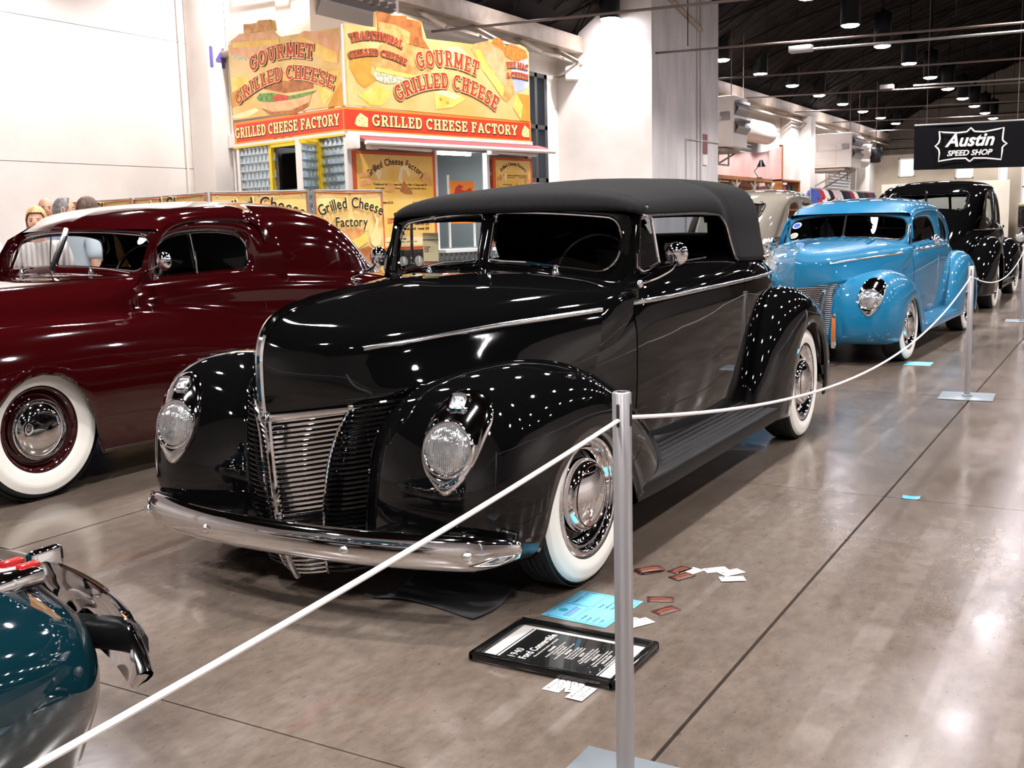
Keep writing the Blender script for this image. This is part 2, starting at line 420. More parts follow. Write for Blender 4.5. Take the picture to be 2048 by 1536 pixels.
    mr = N.new('ShaderNodeMapRange'); mr.inputs[1].default_value = .3; mr.inputs[2].default_value = .7; mr.inputs[3].default_value = .12; mr.inputs[4].default_value = .27
    L.new(noise(2.2, 6, (1, .6, 1)), mr.inputs[0]); L.new(mr.outputs[0], b.inputs['Roughness'])
    bp = N.new('ShaderNodeBump'); bp.inputs['Strength'].default_value = .12; bp.inputs['Distance'].default_value = .004
    L.new(noise(14, 4, (1, .4, 1)), bp.inputs['Height']); L.new(bp.outputs[0], b.inputs['Normal'])
    b.inputs['Specular IOR Level'].default_value = .6
    return m
M_FLOOR = floor_mat()
M_WALL = noise_mix(mat('cream_wall_paint', (.7,.66,.6), .7), srgb(221,214,208), srgb(229,223,217), 1.5, 5, bump=.1, bscale=40)
M_PILLAR = noise_mix(mat('bare_concrete', (.4,.4,.4), .8), srgb(190,186,186), srgb(214,209,208), 2.5, 8, .3, .7, stretch=(1,1,.25), bump=.15, bscale=50)
M_PLANK = noise_mix(mat('dark_roof_planks', (.02,.014,.012), .9, spec=.08), (.005,.0035,.003), (.010,.007,.006), 3, 4, stretch=(1,.15,1))
M_RIB = mat('roof_lattice_timber', (.016,.012,.010), .9, spec=.08)
M_BEAM = noise_mix(mat('painted_beam', (.4,.36,.32), .6), srgb(150,136,122), srgb(170,156,140), 4, 4)
M_ROD = mat('painted_rod', srgb(96,82,76), .5)
M_SHADE = mat('black_lamp_shade', (.002,.002,.003), .5, spec=.15)
M_WHITEP = mat('white_metal', srgb(226,222,218), .45)
M_GREYM = mat('grey_metal', srgb(150,148,146), .4, metal=.3)
M_JOINT = mat('joint_filler', (.018,.013,.013), .7)
def build_hall():
    fl = mesh('floor', [(XL-.3,YA,-.02),(XR+.3,YA,-.02),(XR+.3,YB,-.02),(XL-.3,YB,-.02)], [(0,1,2,3)], M_JOINT, smooth=False); struct(fl)
    sl = MB(); gx, gy = 2.99-.011, 3.02-.005
    sl.box((-gx/2,-gy/2,-.06), (gx/2,gy/2,0)); me = None
    for i in range(-4, 6):
        for j in range(-4, 20):
            loc = (-.92+2.99*i+1.495, 1.90+3.02*j+1.51, 0)
            if me is None: o = sl.build('floor_slab', M_FLOOR, fl, smooth=False, loc=loc); me = o.data
            else: link('floor_slab', me, None, fl, loc)
    # left wall in cast lifts, with openings for two windows and two roller doors
    wl = empty('wall_left', (0,0,0)); struct(wl)
    holes = [(18.6, 23.5, 2.3, 4.85), (33.0, 40.0, 0, 4.2), (51.0, 56.5, 0, 3.9)]
    def wall_piece(y0, y1, z0, z1): MB().box((XL-.3, y0, z0+.004), (XL, y1, z1-.004)).build('wall_panel', M_WALL, wl, smooth=False)
    ys = [YA, 12.15, 18.6, 23.5, 33.0, 40.0, 51.0, 56.5, YB]
    for a, b in zip(ys[:-1], ys[1:]):
        h = [q for q in holes if q[0] == a]
        for z0, z1 in ((0, 2.25), (2.25, 4.10), (4.10, 5.9)):
            if not h: wall_piece(a, b, z0, z1); continue
            lo, hi = h[0][2:]
            if lo > z0: wall_piece(a, b, z0, min(lo, z1))
            if hi < z1: wall_piece(a, b, max(hi, z0), z1)
    def column(y0, y1, x=-12.05, name='wall_column'): MB().box((XL, y0, 0), (x, y1, 5.7), .015).build(name, M_WALL, wl)
    column(11.99, 12.46); column(43.4, 44.6); column(57.2, 58.2); column(-3.2, -2.4)
    MB().box((XL, 44.7, 0), (-11.6, 45.4, 5.4), .02).build('wall_column', M_WALL, wl)
    # big concrete pillar standing out into the hall
    p = mesh('trim_1', *(lambda v: (v, [(0,3,2,1),(4,5,6,7),(0,1,5,4),(1,2,6,5),(2,3,7,6),(3,0,4,7)]))([(XL,24.1,0),(-10,24.1,0),(-10,28.77,0),(XL,28.77,0),(XL,24.1,5.6),(-10,24.1,7.2),(-10,28.77,7.2),(XL,28.77,5.6)]), M_WALL, smooth=False)
    struct(p); p['label'] = 'big square concrete pillar standing out from the left wall'
    p.data.materials.append(M_PILLAR); p.data.polygons[3].material_index = 1
    MB().tube([(-9.97,27.36,7.0),(-9.97,27.36,0)], .035, 8).build('conduit', M_PILLAR, p)
    MB().tube([(-9.97,27.1,7.0),(-9.97,27.1,0)], .02, 6).build('conduit', M_PILLAR, p)
    MB().tube([(-9.97,28.77,3.38),(-9.97,26.28,3.35),(-9.97,26.28,0)], .02, 6).build('conduit', M_PILLAR, p)
    MB().tube([(-9.95,24.3,6.75),(-9.95,27.3,6.15)], .06, 8).build('conduit', M_BEAM, p)
    MB().box((-9.99,27.45,3.05),(-9.97,27.85,3.55)).build('notice_plate', mat('rust_plate', srgb(130,84,84), .6), p, smooth=False)
    MB().box((-9.99,27.5,2.75),(-9.965,27.85,3.02)).build('notice_paper', M_WHITEP, p, smooth=False)
    # other walls
    for nm, a, b in (('wall_right', (XR, YA, 0), (XR+.3, YB, 5.9)), ('wall_back', (XL-.3, YA-.3, 0), (XR+.3, YA, 10.6))):
        struct(MB().box(a, b).build(nm, M_WALL, None, smooth=False))
    # far wall with its openings
    fw = empty('wall_far', (0,0,0)); struct(fw)
    M_FAR = noise_mix(mat('far_wall_paint', (.5,.47,.4), .7), srgb(176,164,146), srgb(190,178,160), 1, 4)
    cuts = [(-11.3, -10.45, 3.4, 4.4), (-8.4, -7.5, 3.2, 3.9), (-6.3, -5.85, 1.2, 4.4), (-5.2, 0.5, 1.0, 4.2)]
    xs = sorted({XL-.3, XR+.3, *[c[0] for c in cuts], *[c[1] for c in cuts]})
    for a, b in zip(xs[:-1], xs[1:]):
        c = [q for q in cuts if q[0] == a]
        seg = [(0, 4.6)] if not c else [(0, c[0][2]), (c[0][3], 4.6)]
        for z0, z1 in seg: MB().box((a, YB-.3, z0), (b, YB, z1)).build('wall_panel', M_FAR, fw, smooth=False)
    xx = np.linspace(XL-.3, XR+.3, 30); top = [(x, roofz(np.clip(x, -12.75, 15.75))) for x in xx]
    MB().prism([(XL-.3, 4.6)]+[(XR+.3, 4.6)]+top[::-1], YB-.3, YB).build('gable_boards', noise_mix(mat('gable_boards', (.1,.09,.08), .8), srgb(88,80,72), srgb(100,92,84), 2, 4), fw, smooth=False)
    for i in range(7): MB().box((XL, YB-.36, 4.9+.5*i), (XR, YB-.3, 4.94+.5*i)).build('gable_batten', M_RIB, fw, smooth=False)
    k = 0
    for a, b, z0, z1 in cuts:
        k += 1
        w = empty('window_%d' % k, (0,0,0)); struct(w)
        fr = MB()
        for q in (((a, YB-.34, z0), (b, YB-.02, z0+.06)), ((a, YB-.34, z1-.06), (b, YB-.02, z1)), ((a, YB-.34, z0), (a+.06, YB-.02, z1)), ((b-.06, YB-.34, z0), (b, YB-.02, z1))): fr.box(*q)
        fr.build('window_frame', M_WHITEP, w, smooth=False)
        if k == 4:
            for x in (-3.8, -2.4, -1): MB().box((x, YB-.2, z0), (x+.08, YB-.1, z1)).build('window_bar', M_GREYM, w, smooth=False)
            MB().box((a, YB-.2, 2.6), (b, YB-.1, 2.68)).build('window_bar', M_GREYM, w, smooth=False)
        MB().box((a+.06, YB-.16, z0+.06), (b-.06, YB-.15, z1-.06)).build('window_glass', M_PANE, w, smooth=False)
    # left window: dark steel frame, frosted panes lit by the day outside
    w = empty('window_5', (0,0,0)); struct(w); y0, y1, z0, z1 = 18.6, 23.5, 2.3, 4.85
    M_STEEL = mat('dark_steel', (.03,.03,.035), .5)
    for a, b in (((y0, z0), (y1, z0+.1)), ((y0, z1-.1), (y1, z1)), ((y0, z0), (y0+.12, z1)), ((y1-.14, z0), (y1, z1)), ((y1-.62, z0), (y1-.50, z1)), ((20.7, z0), (20.82, z1)), ((y0, 3.55), (y1, 3.65))):
        MB().box((XL-.2, a[0], a[1]), (XL+.03, b[0], b[1])).build('window_bar', M_STEEL, w, smooth=False)
    MB().box((XL-.12, y0+.05, z0+.05), (XL-.11, y1-.05, z1-.05)).build('window_glass', M_PANE, w, smooth=False)
    # roller doors of slats
    for k, (y0, y1, z1) in enumerate(((33.0, 40.0, 4.2), (51.0, 56.5, 3.9))):
        d = empty('door_%d' % (k+1), (0,0,0)); struct(d)
        n = int(z1/.14)
        for i in range(n): MB().box((XL-.12, y0, i*z1/n), (XL-.085, y1, (i+1)*z1/n-.014), .01).build('door_slat', M_WHITEP, d)
        MB().tube([(XL+.42, y0-.2, z1+.25), (XL+.42, y1+.2, z1+.25)], .40, 18).build('door_drum', M_WALL, d)
        for y in (y0-.15, y1+.02): MB().box((XL, y, 0), (XL+.12, y+.13, z1)).build('door_rail', M_WALL, d, smooth=False)
    # vaulted roof of planks on a timber lattice
    R = np.array(ROOF); xs = np.linspace(R[0, 0], R[-1, 0], 49); prof = np.stack([xs, spline(R[:, 0], R[:, 1], xs)], 1)
    G = np.array([[(x, y, z) for y in np.linspace(YA-.3, YB, 13)] for x, z in prof])
    c = MB().grid(G).build('ceiling', M_PLANK, sharp=180); struct(c); thick(c, .2, 1)
    L = np.concatenate([[0], np.cumsum(np.linalg.norm(np.diff(prof, axis=0), axis=1))])
    for s in (1, -1):
        for y0 in np.arange(YA-24, YB+24, 3.05):
            t = np.linspace(0, L[-1], 26); y = y0+s*(t-L[-1]/2)*.8
            pts = np.stack([np.interp(t, L, prof[:, 0]), y, np.interp(t, L, prof[:, 1])-.09], 1); pts = pts[(y > YA) & (y < YB-.3)]
            if len(pts) > 2: MB().tube(pts, .032, 4, flat=.6).build('lattice_rib', M_RIB, c, smooth=False)
    for y in np.arange(YA+1, YB, .76):           # purlin planks catching a little light
        if y > 14: MB().tube(np.stack([prof[2:24:3, 0], np.full(8, y), prof[2:24:3, 1]-.03], 1), .016, 4).build('roof_lath', M_RIB, c, smooth=False)
    # wall plate along the eaves, tie rods from it
    for y0, y1 in ((14.5, 24.1), (28.77, YB-.3)):
        b = MB().box((-12.45, y0, 5.36), (-11.75, y1, 5.74), .03).build('trim_%d' % (2 if y0 < 20 else 3), M_BEAM); struct(b); b['label'] = 'long painted timber plate under the roof edge'
        for k in range(3): MB().tube([(-12.0+.1*k, y0, 5.22-.05*k), (-12.0+.1*k, y1, 5.22-.05*k)], .035, 6).build('eave_pipe', M_BEAM, b)
        if y0 < 20:
            for y in (15.5, 17.4, 19.3, 21.2, 23): MB().tube([(-12.45, y, 5.6), (-11.4, y+.1, 5.0)], .05, 6).build('eave_bracket', M_BEAM, b)
    n = 0
    for k in range(8):
        y = 18.2+6.15*k
        z0 = (5.10, 5.28, 5.36, 5.42, 5.43, 5.46, 5.46, 5.46)[k]
        o = MB().tube(catmull([(-12.2, y, z0), (-2, y, z0-.25), (1.5, y, z0-.28), (15.2, y, z0)], 20), .026, 8).build('tie_rod', M_ROD)
        if k in (1, 3):
            w = .5 if k == 1 else .42; hz = (4.90, 5.32)[k//2]; MB().box((-6.82 if k == 1 else -7.32, y-.12, hz), (-6.82+w if k == 1 else -6.9, y+.12, hz+.14), .02).build('heater_box', M_GREYM, o); MB().tube([(-6.3, y-.02, hz+.04), (1.4, y-.02, hz-.10)], .028, 8).build('heater_tube', M_GREYM, o)
        for x in (-9.2, -3.4): MB().tube([(x, y, 5.3), (x, y, roofz(x))], .012, 5).build('hanger', M_RIB, o)
        tag(o, ['tie rod nearest the camera crossing above the food stand', 'second tie rod, crossing in front of the concrete pillar', 'third tie rod, just behind the concrete pillar', 'fourth tie rod, above the first grey heater beyond the pillar', 'fifth tie rod across the dark roof', 'sixth tie rod across the dark roof, above the second wall heater', 'seventh tie rod, last but one before the far gable', 'tie rod farthest away, close to the far gable'][k], 'tie rod', 'tie rods across the roof')
M_FROST = mat('frosted_pane', (.9,.93,.95), .3, trans=1., ior=1.1)
build_hall()

# ------------------------------------------------------------ pendant lamps in rows
def build_lamps():
    M_LENS_E = mat('lamp_lens', (.05,.05,.05), .3, emit=(1,.93,1), es=LAMP_LENS)
    M_REFL = mat('lamp_reflector', (.75,.72,.8), .25, metal=.8)
    root = None
    rows = [(-10.87, [8.1, 12.0, 15.9, 19.8, 23.69, 31.6, 35.4, 39.2, 43, 46.9, 50.8, 54.7, 58.5]),
            (-6.38, [-4.25, -.2, 3.85, 7.9, 11.95, 16.0, 20.05, 24.1, 28.16, 32.1, 36.22, 40.3, 44.34, 48.36, 52.1, 56.0, 59.3]),
            (-1.9, [-4.25, -.2, 3.85, 7.9, 11.95, 16.0, 20.05, 24.1, 28.16, 32.1, 36.22, 40.3, 44.34, 48.36, 52.1]),
            (2.6, [-4.25, -.2, 3.85, 7.9, 11.95, 16.0, 20.05, 24.1, 28.16, 32.1, 36.2]),
            (7.1, [-.2, 3.85, 7.9, 11.95, 16.0, 20.05, 24.1, 28.16]),
            (11.6, [3.85, 7.9, 11.95, 16.0])]
    ordw = ['first', 'second', 'third', 'fourth', 'fifth', 'sixth', 'seventh', 'eighth', 'ninth', 'tenth', 'eleventh', 'twelfth', 'thirteenth', 'fourteenth', 'fifteenth', 'sixteenth', 'seventeenth']
    rown = ['row beside the left wall', 'second row from the left wall', 'third row from the left wall', 'fourth row from the left wall', 'fifth row from the left wall', 'row nearest the right wall']
    ld = bpy.data.lights.new('lamp_light', 'SPOT'); ld.energy = LAMP_W; ld.spot_size = math.radians(128); ld.spot_blend = .45; ld.shadow_soft_size = .17; ld.color = (1, .955, .93)
    for r, (x, ys) in enumerate(rows):
        for k, y in enumerate(ys):
            if root is None:
                root = empty('pendant_lamp', (0,0,6))
                P = [(.23, 0), (.23, .85), (.21, .90), (.06, .93), (.05, 1.0)]
                thick(MB().lathe(P, n=24).build('shade', M_SHADE, root), .006, 1)
                MB().lathe([(.222, .005), (.205, .10), (.18, .14)], n=24).build('reflector', M_REFL, root)
                MB().lathe([(.222, .004), (.205, -.022), (.15, -.044), (.08, -.056), (.0005, -.060)], n=20).build('lens', M_LENS_E, root)
                MB().tube([(0, 0, .98), (0, 0, 1.0)], .02, 6).build('stem', M_SHADE, root)
                o = root; parts = [c for c in root.children]
            else:
                o = root.copy(); COL.objects.link(o)
                for c in parts:
                    q = c.copy(); q.parent = o; COL.objects.link(q)
            o.location = (x, y, 6.0)
            st = [c for c in o.children if c.name.startswith('stem')][0]; h = roofz(x)-6.95
            st.scale = (1, 1, h/.02); st.location = (0, 0, .96-.98*h/.02)
            tag(o, 'black cylinder pendant lamp, %s in the %s' % (ordw[k], rown[r]), 'lamp', 'pendant lamps under the roof')
            l = bpy.data.objects.new('lamp_light', ld); COL.objects.link(l); l.parent = o; l.location = (0, 0, -.09)
build_lamps()
# ------------------------------------------------------------ shared car builders
# car frame: x = the car's left, y = towards its tail from the front axle, z = up
def on_grid(P, wfun, off=.0):
    """path across the columns of a grid at height wfun(y), pushed off along +x by off"""
    out = []
    for j in range(P.shape[1]):
        c = P[:, j]; tgt = wfun(c[len(c)//2, 1])
        k = np.where((c[:-1, 2]-tgt)*(c[1:, 2]-tgt) <= 0)[0]
        if len(k):
            k = k[0]; t = (tgt-c[k, 2])/(c[k+1, 2]-c[k, 2]+1e-12); p = c[k]+t*(c[k+1]-c[k]); out.append((p[0]+off, p[1], p[2]))
    return np.array(out)
def sides(parent, name, P, m, both=True, sharp=40, flip=False, th=0.):
    """grid surface as a part, and its mirror twin"""
    r = []
    for s in ((1, -1) if both else (1,)):
        Q = np.array(P); Q[..., 0] *= s
        o = MB().grid(Q, flip=(s < 0) != flip).build(name, m, parent, sharp=sharp)
        if th: thick(o, th)
        r.append(o)
    return r
def strip(path, h, d, nseg=6):
    """half-round moulding along a path on a side (x outwards), h tall, d proud"""
    p = np.asarray(path); a = np.linspace(-PI/2, PI/2, nseg)
    P = np.zeros((len(a), len(p), 3))
    for i, t in enumerate(a):
        P[i] = p+np.array([d*math.cos(t)-.001, 0, h/2*math.sin(t)])
    return P
def qarc(C, E, n, p=2.):
    """quarter super-ellipse from crown point C to edge point E: leaves C along x, arrives at E along the fall"""
    C, E = np.asarray(C, float), np.asarray(E, float); t = np.linspace(0, PI/2, n)[:, None]
    a, b = np.sin(t)**(2/p), 1-np.cos(t)**(2/p)
    o = np.empty((n, 3)); o[:, :1] = C[0]+(E[0]-C[0])*a; o[:, 1:] = C[1:]+(E[1:]-C[1:])*b
    return o
def fender_grid(crown, lip, inner, n=72, mo=18, mi=12, po=2.2, pi=2.0):
    """pontoon fender: crown line, wheel-opening lip and inner seam (lists of x,y,z) swept together"""
    c, l, q = catmull(crown, n), catmull(lip, n), catmull(inner, n)
    P = np.zeros((mo+mi-1, n, 3))
    for j in range(n):
        P[:mi, j] = qarc(c[j], q[j], mi, pi)[::-1]; P[mi-1:, j] = qarc(c[j], l[j], mo, po)
    return P
def wheel(parent, name, x, y, r, z=None, width=.17, steer=0., side=1, rim=None, white=True, style='cap', wall=(.97, .70), rimr=.66, label=None, capr=.40):
    """tire > whitewall, rim, trim ring, hubcap; outer face towards side*x"""
    z = r if z is None else z
    w = width; R = rimr*r
    t = MB().lathe([(R, -w*.42), (R+.02*r, -w*.5), (.80*r, -w*.56), (.93*r, -w*.5), (.985*r, -w*.36), (r, -w*.2), (r, w*.2), (.985*r, w*.36), (.93*r, w*.5), (.80*r, w*.56), (R+.02*r, w*.5), (R, w*.42)], axis='x', n=56)
    for k in range(5):
        xx = w*(-.28+.14*k); t.lathe([(r*.998, xx-.006), (r*1.006, xx-.004), (r*1.006, xx+.026*w/.17), (r*.998, xx+.028*w/.17)], axis='x', n=56)
    o = t.build(name, M_RUBBER, parent, sharp=50, loc=(x, y, z)); o.rotation_euler = (0, 0, steer if side > 0 else steer)
    if label: o['label'] = label
    s = side
    if white:
        ww = []
        for f in np.linspace(wall[0], wall[1], 9):
            rr = f*r; xx = np.interp(rr/r, [rimr, rimr+.02, .80, .93, .985], [w*.42, w*.5, w*.56, w*.5, w*.36])+.003
            ww.append((rr, xx))
        MB().lathe(ww, axis='x', n=56, sign=s).build('whitewall', M_WHITE, o, sharp=60)
    rm = rim or M_BLACK; e = w*.42
    MB().lathe([(R+.012, e+.006), (R+.002, e+.012), (R-.012, e+.006), (R-.02, e-.012), (R*.86, e-.03), (R*.80, e-.034), (R*.70, e-.028), (R*.5, e-.02), (.02, e-.02)], axis='x', n=48, sign=s).build('rim', rm, o, sharp=60)
    if style == 'cap':          # ribbed trim ring and dished hubcap
        MB().lathe([(R+.008, e+.012), (R-.004, e+.02), (R-.016, e+.018), (R-.022, e+.004), (R*.88, e-.006), (R*.865, e+.0), (R*.85, e-.006), (R*.835, e-.0), (R*.82, e-.006), (R*.79, e-.018), (R*.76, e-.022)], axis='x', n=48, sign=s).build('trim_ring', M_CHROME, o, sharp=60)
        cr = capr*r
        h = MB().lathe([(cr*1.06, e-.026), (cr*1.04, e-.004), (cr*.98, e+.012), (cr*.92, e+.020), (cr*.84, e+.026), (cr*.6, e+.040), (cr*.35, e+.049), (cr*.12, e+.052), (.0005, e+.053)], axis='x', n=40, sign=s).build('hubcap', M_CHROME, o, sharp=60)
        MB().lathe([(cr*.88, e+.0245), (cr*.86, e+.0275), (cr*.84, e+.0265)], axis='x', n=40, sign=s).build('hubcap_ring', M_MAROON, o)
    else:                       # full disc with a raised bar
        cr = capr*r*1.04
        MB().lathe([(cr*1.02, e-.020), (cr, e+.016), (cr*.97, e+.020), (cr*.95, e+.014), (cr*.93, e+.020), (cr*.91, e+.016), (cr*.89, e+.022), (cr*.87, e+.018), (cr*.84, e+.026), (cr*.6, e+.040), (cr*.3, e+.048), (.0005, e+.05)], axis='x', n=48, sign=s).build('wheel_disc', M_CHROME, o, sharp=60)
    return o
def ring_panel(outer, inner, f, n=64):
    """surface between two closed outlines of equal count, placed by f(a, b)"""
    P = np.array([[f(*o) for o in outer], [f(*(.5*np.array(o)+.5*np.array(i))) for o, i in zip(outer, inner)], [f(*i) for i in inner]])
    return P
# ------------------------------------------------------------ the black convertible (its front end serves the blue coupe too)
from mathutils.bvhtree import BVHTree
def bvh_of(*grids):
    v, f = [], []
    for G in grids:
        mb = MB().grid(G); o = len(v); v += mb.v; f += [tuple(i+o for i in q) for q in mb.f]
    return BVHTree.FromPolygons([Vector(p) for p in v], f)
def hit_y(b, x, z, dflt=-.6):
    h = b.ray_cast(Vector((x, -3, z)), Vector((0, 1, 0)))
    return h[0].y if h[0] is not None else dflt
def hood_grid():
    n, m = 72, 34
    prow_h = [0, .25, .5, .7, .82, .90, .96, 1]
    prow = [(-.737,.674), (-.744,.76), (-.742,.85), (-.722,.925), (-.688,.965), (-.640,.991), (-.580,1.008), (-.50,1.020)]
    cowl_h = [0, .12, .28, .42, .55, .68, .82, 1]
    cowl = [(.60,.60), (.632,.72), (.640,.83), (.626,.925), (.575,.99), (.44,1.042), (.24,1.070), (0,1.078)]
    H = np.linspace(0, 1, m); T = np.linspace(0, 1, n)**1.6
    pr, cw = spline(prow_h, prow, H), spline(cowl_h, cowl, H)
    G = np.zeros((m, n, 3))
    A = ([0, .05, .163, .288, .47, .65, 1], [0, .125, .35, .55, .70, .82, 1])
    Bq = ([0, .05, .173, .38, .59, .8, 1], [0, .13, .35, .56, .72, .87, 1])
    for i in range(m):
        h = H[i]; y0, z0 = pr[i]; x1, z1 = cw[i]; yb = .50-.10*max(0, 1-h/.42)
        y = y0+(yb-y0)*T; s = T
        k = min(h/.42, 1); k = k*k*(3-2*k)
        prof = (1-k)*spline(*A, s)+k*spline(*Bq, s)
        if h > .8: q = (h-.8)/.2; prof = prof*(1-q)+s**.75*q
        z = z0+(z1-z0)*(.4*s+.6*(1-(1-s)**2))
        if h < .42: z = z*k+(1-k)*spline([0, .163, .288, .45, .65, 1], [z0, z0+.013, z0+.026, z0+.028, z0+.005, z1], s)
        G[i, :, 0], G[i, :, 1], G[i, :, 2] = x1*prof, y, z
    return G
FF_CROWN = [(.55,-.535,.19), (.56,-.582,.25), (.57,-.598,.36), (.58,-.590,.47), (.59,-.562,.58), (.595,-.522,.67), (.60,-.470,.742), (.60,-.385,.785), (.605,-.235,.806), (.61,-.045,.796), (.62,.12,.765), (.635,.32,.695), (.655,.50,.60), (.68,.63,.50), (.71,.74,.38), (.73,.80,.27)]
FF_LIP = [(.72,-.37,.175), (.79,-.37,.21), (.82,-.36,.29), (.835,-.34,.38), (.84,-.29,.455), (.845,-.22,.508), (.845,-.14,.54), (.845,-.05,.552), (.845,.05,.536), (.845,.13,.495), (.845,.20,.43), (.845,.26,.355), (.845,.30,.29), (.845,.33,.23)]
FF_IN = [(.235,-.50,.17), (.243,-.532,.26), (.258,-.541,.39), (.268,-.530,.51), (.285,-.503,.605), (.314,-.458,.668), (.348,-.405,.705), (.395,-.29,.712), (.435,-.15,.70), (.475,0,.675), (.53,.2,.63), (.58,.38,.56), (.62,.52,.48), (.66,.64,.38), (.68,.72,.27)]
RF_CROWN = [(.74,2.00,.22), (.73,2.03,.38), (.725,2.10,.53), (.72,2.20,.68), (.715,2.34,.80), (.71,2.50,.86), (.71,2.70,.882), (.705,2.90,.866), (.70,3.12,.80), (.69,3.34,.69), (.67,3.52,.54), (.65,3.64,.38), (.64,3.70,.20)]
RF_LIP = [(.86,2.42,.20), (.875,2.43,.34), (.88,2.47,.47), (.88,2.56,.585), (.88,2.68,.655), (.88,2.80,.675), (.88,2.93,.65), (.88,3.05,.58), (.875,3.14,.47), (.87,3.19,.34), (.855,3.21,.20)]
RF_IN = [(.66,1.98,.22), (.66,2.06,.42), (.66,2.16,.62), (.65,2.30,.755), (.645,2.50,.835), (.64,2.70,.86), (.63,2.92,.84), (.61,3.14,.77), (.58,3.36,.66), (.55,3.54,.51), (.53,3.66,.35), (.53,3.70,.20)]
def body_half(y):      # half-width of the doors at the belt
    return spline([.40, .50, .75, 1.1, 1.6, 2.1, 2.5, 2.9, 3.3, 3.6, 3.8], [.600, .632, .692, .728, .745, .740, .715, .66, .57, .46, .34], [y])[0]
def body_grid(y0, y1, n):
    """door and quarter side from the sill up to the window ledge"""
    out = np.zeros((26, n, 3))
    for j, y in enumerate(np.linspace(y0, y1, n)):
        hw = body_half(y); top = spline([.4, .6, .72, .82, 1.2, 1.9, 2.4, 2.8, 3.1, 3.4, 3.65, 3.8], [.86, .93, 1.0, 1.048, 1.068, 1.082, 1.075, 1.03, .95, .82, .64, .50], [y])[0]+BODY_DZ*min(1, max(0, (y-.6)/.2))
        lo = .24 if y < 3 else .24+.15*(y-3)/.8
        zs = lo+(top-lo)*np.array([0, .16, .38, .62, .80, .90, .96, 1.0])
        xs = hw+np.array([-.05, -.022, -.002, .004, 0, -.022, -.055, -.092])*np.interp(y, [.4, .8, 3, 3.8], [.85, 1, 1, .5])
        out[:, j] = catmull(np.stack([xs, np.full(8, y), zs], 1), 26)
    return out
KT = .27         # the lamps lean back with the fender
def _tilted(o, loc, a): o.location = loc; o.rotation_euler = (a, 0, 0); return o
def headlamp(root, b, side, K=None):
    """chrome bezel > ring, reflector, lens; lies on the nose of the fender"""
    cx, cz = .588, .576
    out = catmull([(0,-.146), (.050,-.108), (.090,-.046), (.112,.03), (.120,.09), (.104,.138), (.060,.168), (.005,.175), (-.045,.154), (-.082,.102), (-.097,.03), (-.088,-.046), (-.048,-.110)], 64, True)
    rl = .0875
    a0 = math.atan2(out[0][1], out[0][0])
    inn = np.array([(rl*math.cos(a), rl*math.sin(a)) for a in np.unwrap([math.atan2(p[1], p[0]) for p in out])])
    yl = hit_y(b, cx, cz)-.006
    P = []
    for t in (-.04, 0, .05, .2, .4, .6, .8, .93, 1):
        row = []
        for o, i in zip(out, inn):
            q = o+(i-o)*max(t, 0); yf = hit_y(b, cx+o[0], cz+o[1], yl+.1)-.0
            ys = min(hit_y(b, cx+q[0], cz+q[1], yf), yf)
            y = ys-.012*min(1, max(t, 0)*8)+(.012 if t < 0 else 0)
            w = max(0, (t-.35)/.65); y = y*(1-w*w)+(yl-.004+KT*q[1])*w*w
            row.append((side*(cx+q[0]), y, cz+q[1]))
        P.append(row)
    o = MB().grid(np.array(P), close_v=True, flip=side > 0).build('headlamp_bezel', M_CHROME, root, sharp=60); fixn(o)
    tilt = -math.atan(KT); lamp = lambda prof, n, nm, m_: _tilted(MB().lathe(prof, (0,0,0), 'y', n, -1).build(nm, m_, o, sharp=70), (side*cx, yl, cz), tilt)
    lamp([(rl+.006, -.004), (rl+.004, .008), (rl-.003, .011), (rl-.009, .006), (rl-.010, -.006)], 40, 'lamp_ring', M_CHROME)
    lamp([(rl-.009, -.002), (.068, -.006), (.042, -.010), (.02, -.012), (.0005, -.012)], 36, 'reflector', M_CHROMED)
    lamp([(rl-.009, .004), (.068, .014), (.045, .021), (.025, .025), (.0005, .026)], 36, 'headlamp_lens', M_LENS)
    if K != 'plain':           # little parking lamp above the lens
        tp = rrect(-.024, .040, .116, .162, .012, 4); pts = [(side*(cx+x), hit_y(b, cx+x, cz+z, yl+.1)-.022, cz+z) for x, z in tp]
        rim = MB().tube(pts, .006, 6, closed=True).build('parking_lamp_frame', M_CHROME, o)
        v, f = fill([(x, y+.002, z) for x, y, z in pts]); mesh('parking_lamp_lens', v, f, M_LENS, o)
    return o
M_LENS = mat('ribbed_lens', (.72,.73,.74), .07, metal=.85)
def _lens():
    N, L, b = nt(M_LENS); tc = N.new('ShaderNodeTexCoord'); w = N.new('ShaderNodeTexWave'); w.inputs['Scale'].default_value = 45; w.inputs['Distortion'].default_value = .6
    n = N.new('ShaderNodeTexNoise'); n.inputs['Scale'].default_value = 28; ad = N.new('ShaderNodeMath'); ad.operation = 'ADD'
    bp = N.new('ShaderNodeBump'); bp.inputs['Strength'].default_value = .5; bp.inputs['Distance'].default_value = .01
    L.new(tc.outputs['Object'], w.inputs[0]); L.new(tc.outputs['Object'], n.inputs[0]); L.new(w.outputs[1], ad.inputs[0]); L.new(n.outputs[0], ad.inputs[1])
    L.new(ad.outputs[0], bp.inputs['Height']); L.new(bp.outputs[0], b.inputs['Normal'])
_lens()
def bar(pts, r, n=5, flat=1.): return MB().tube(pts, r, n, flat=flat)
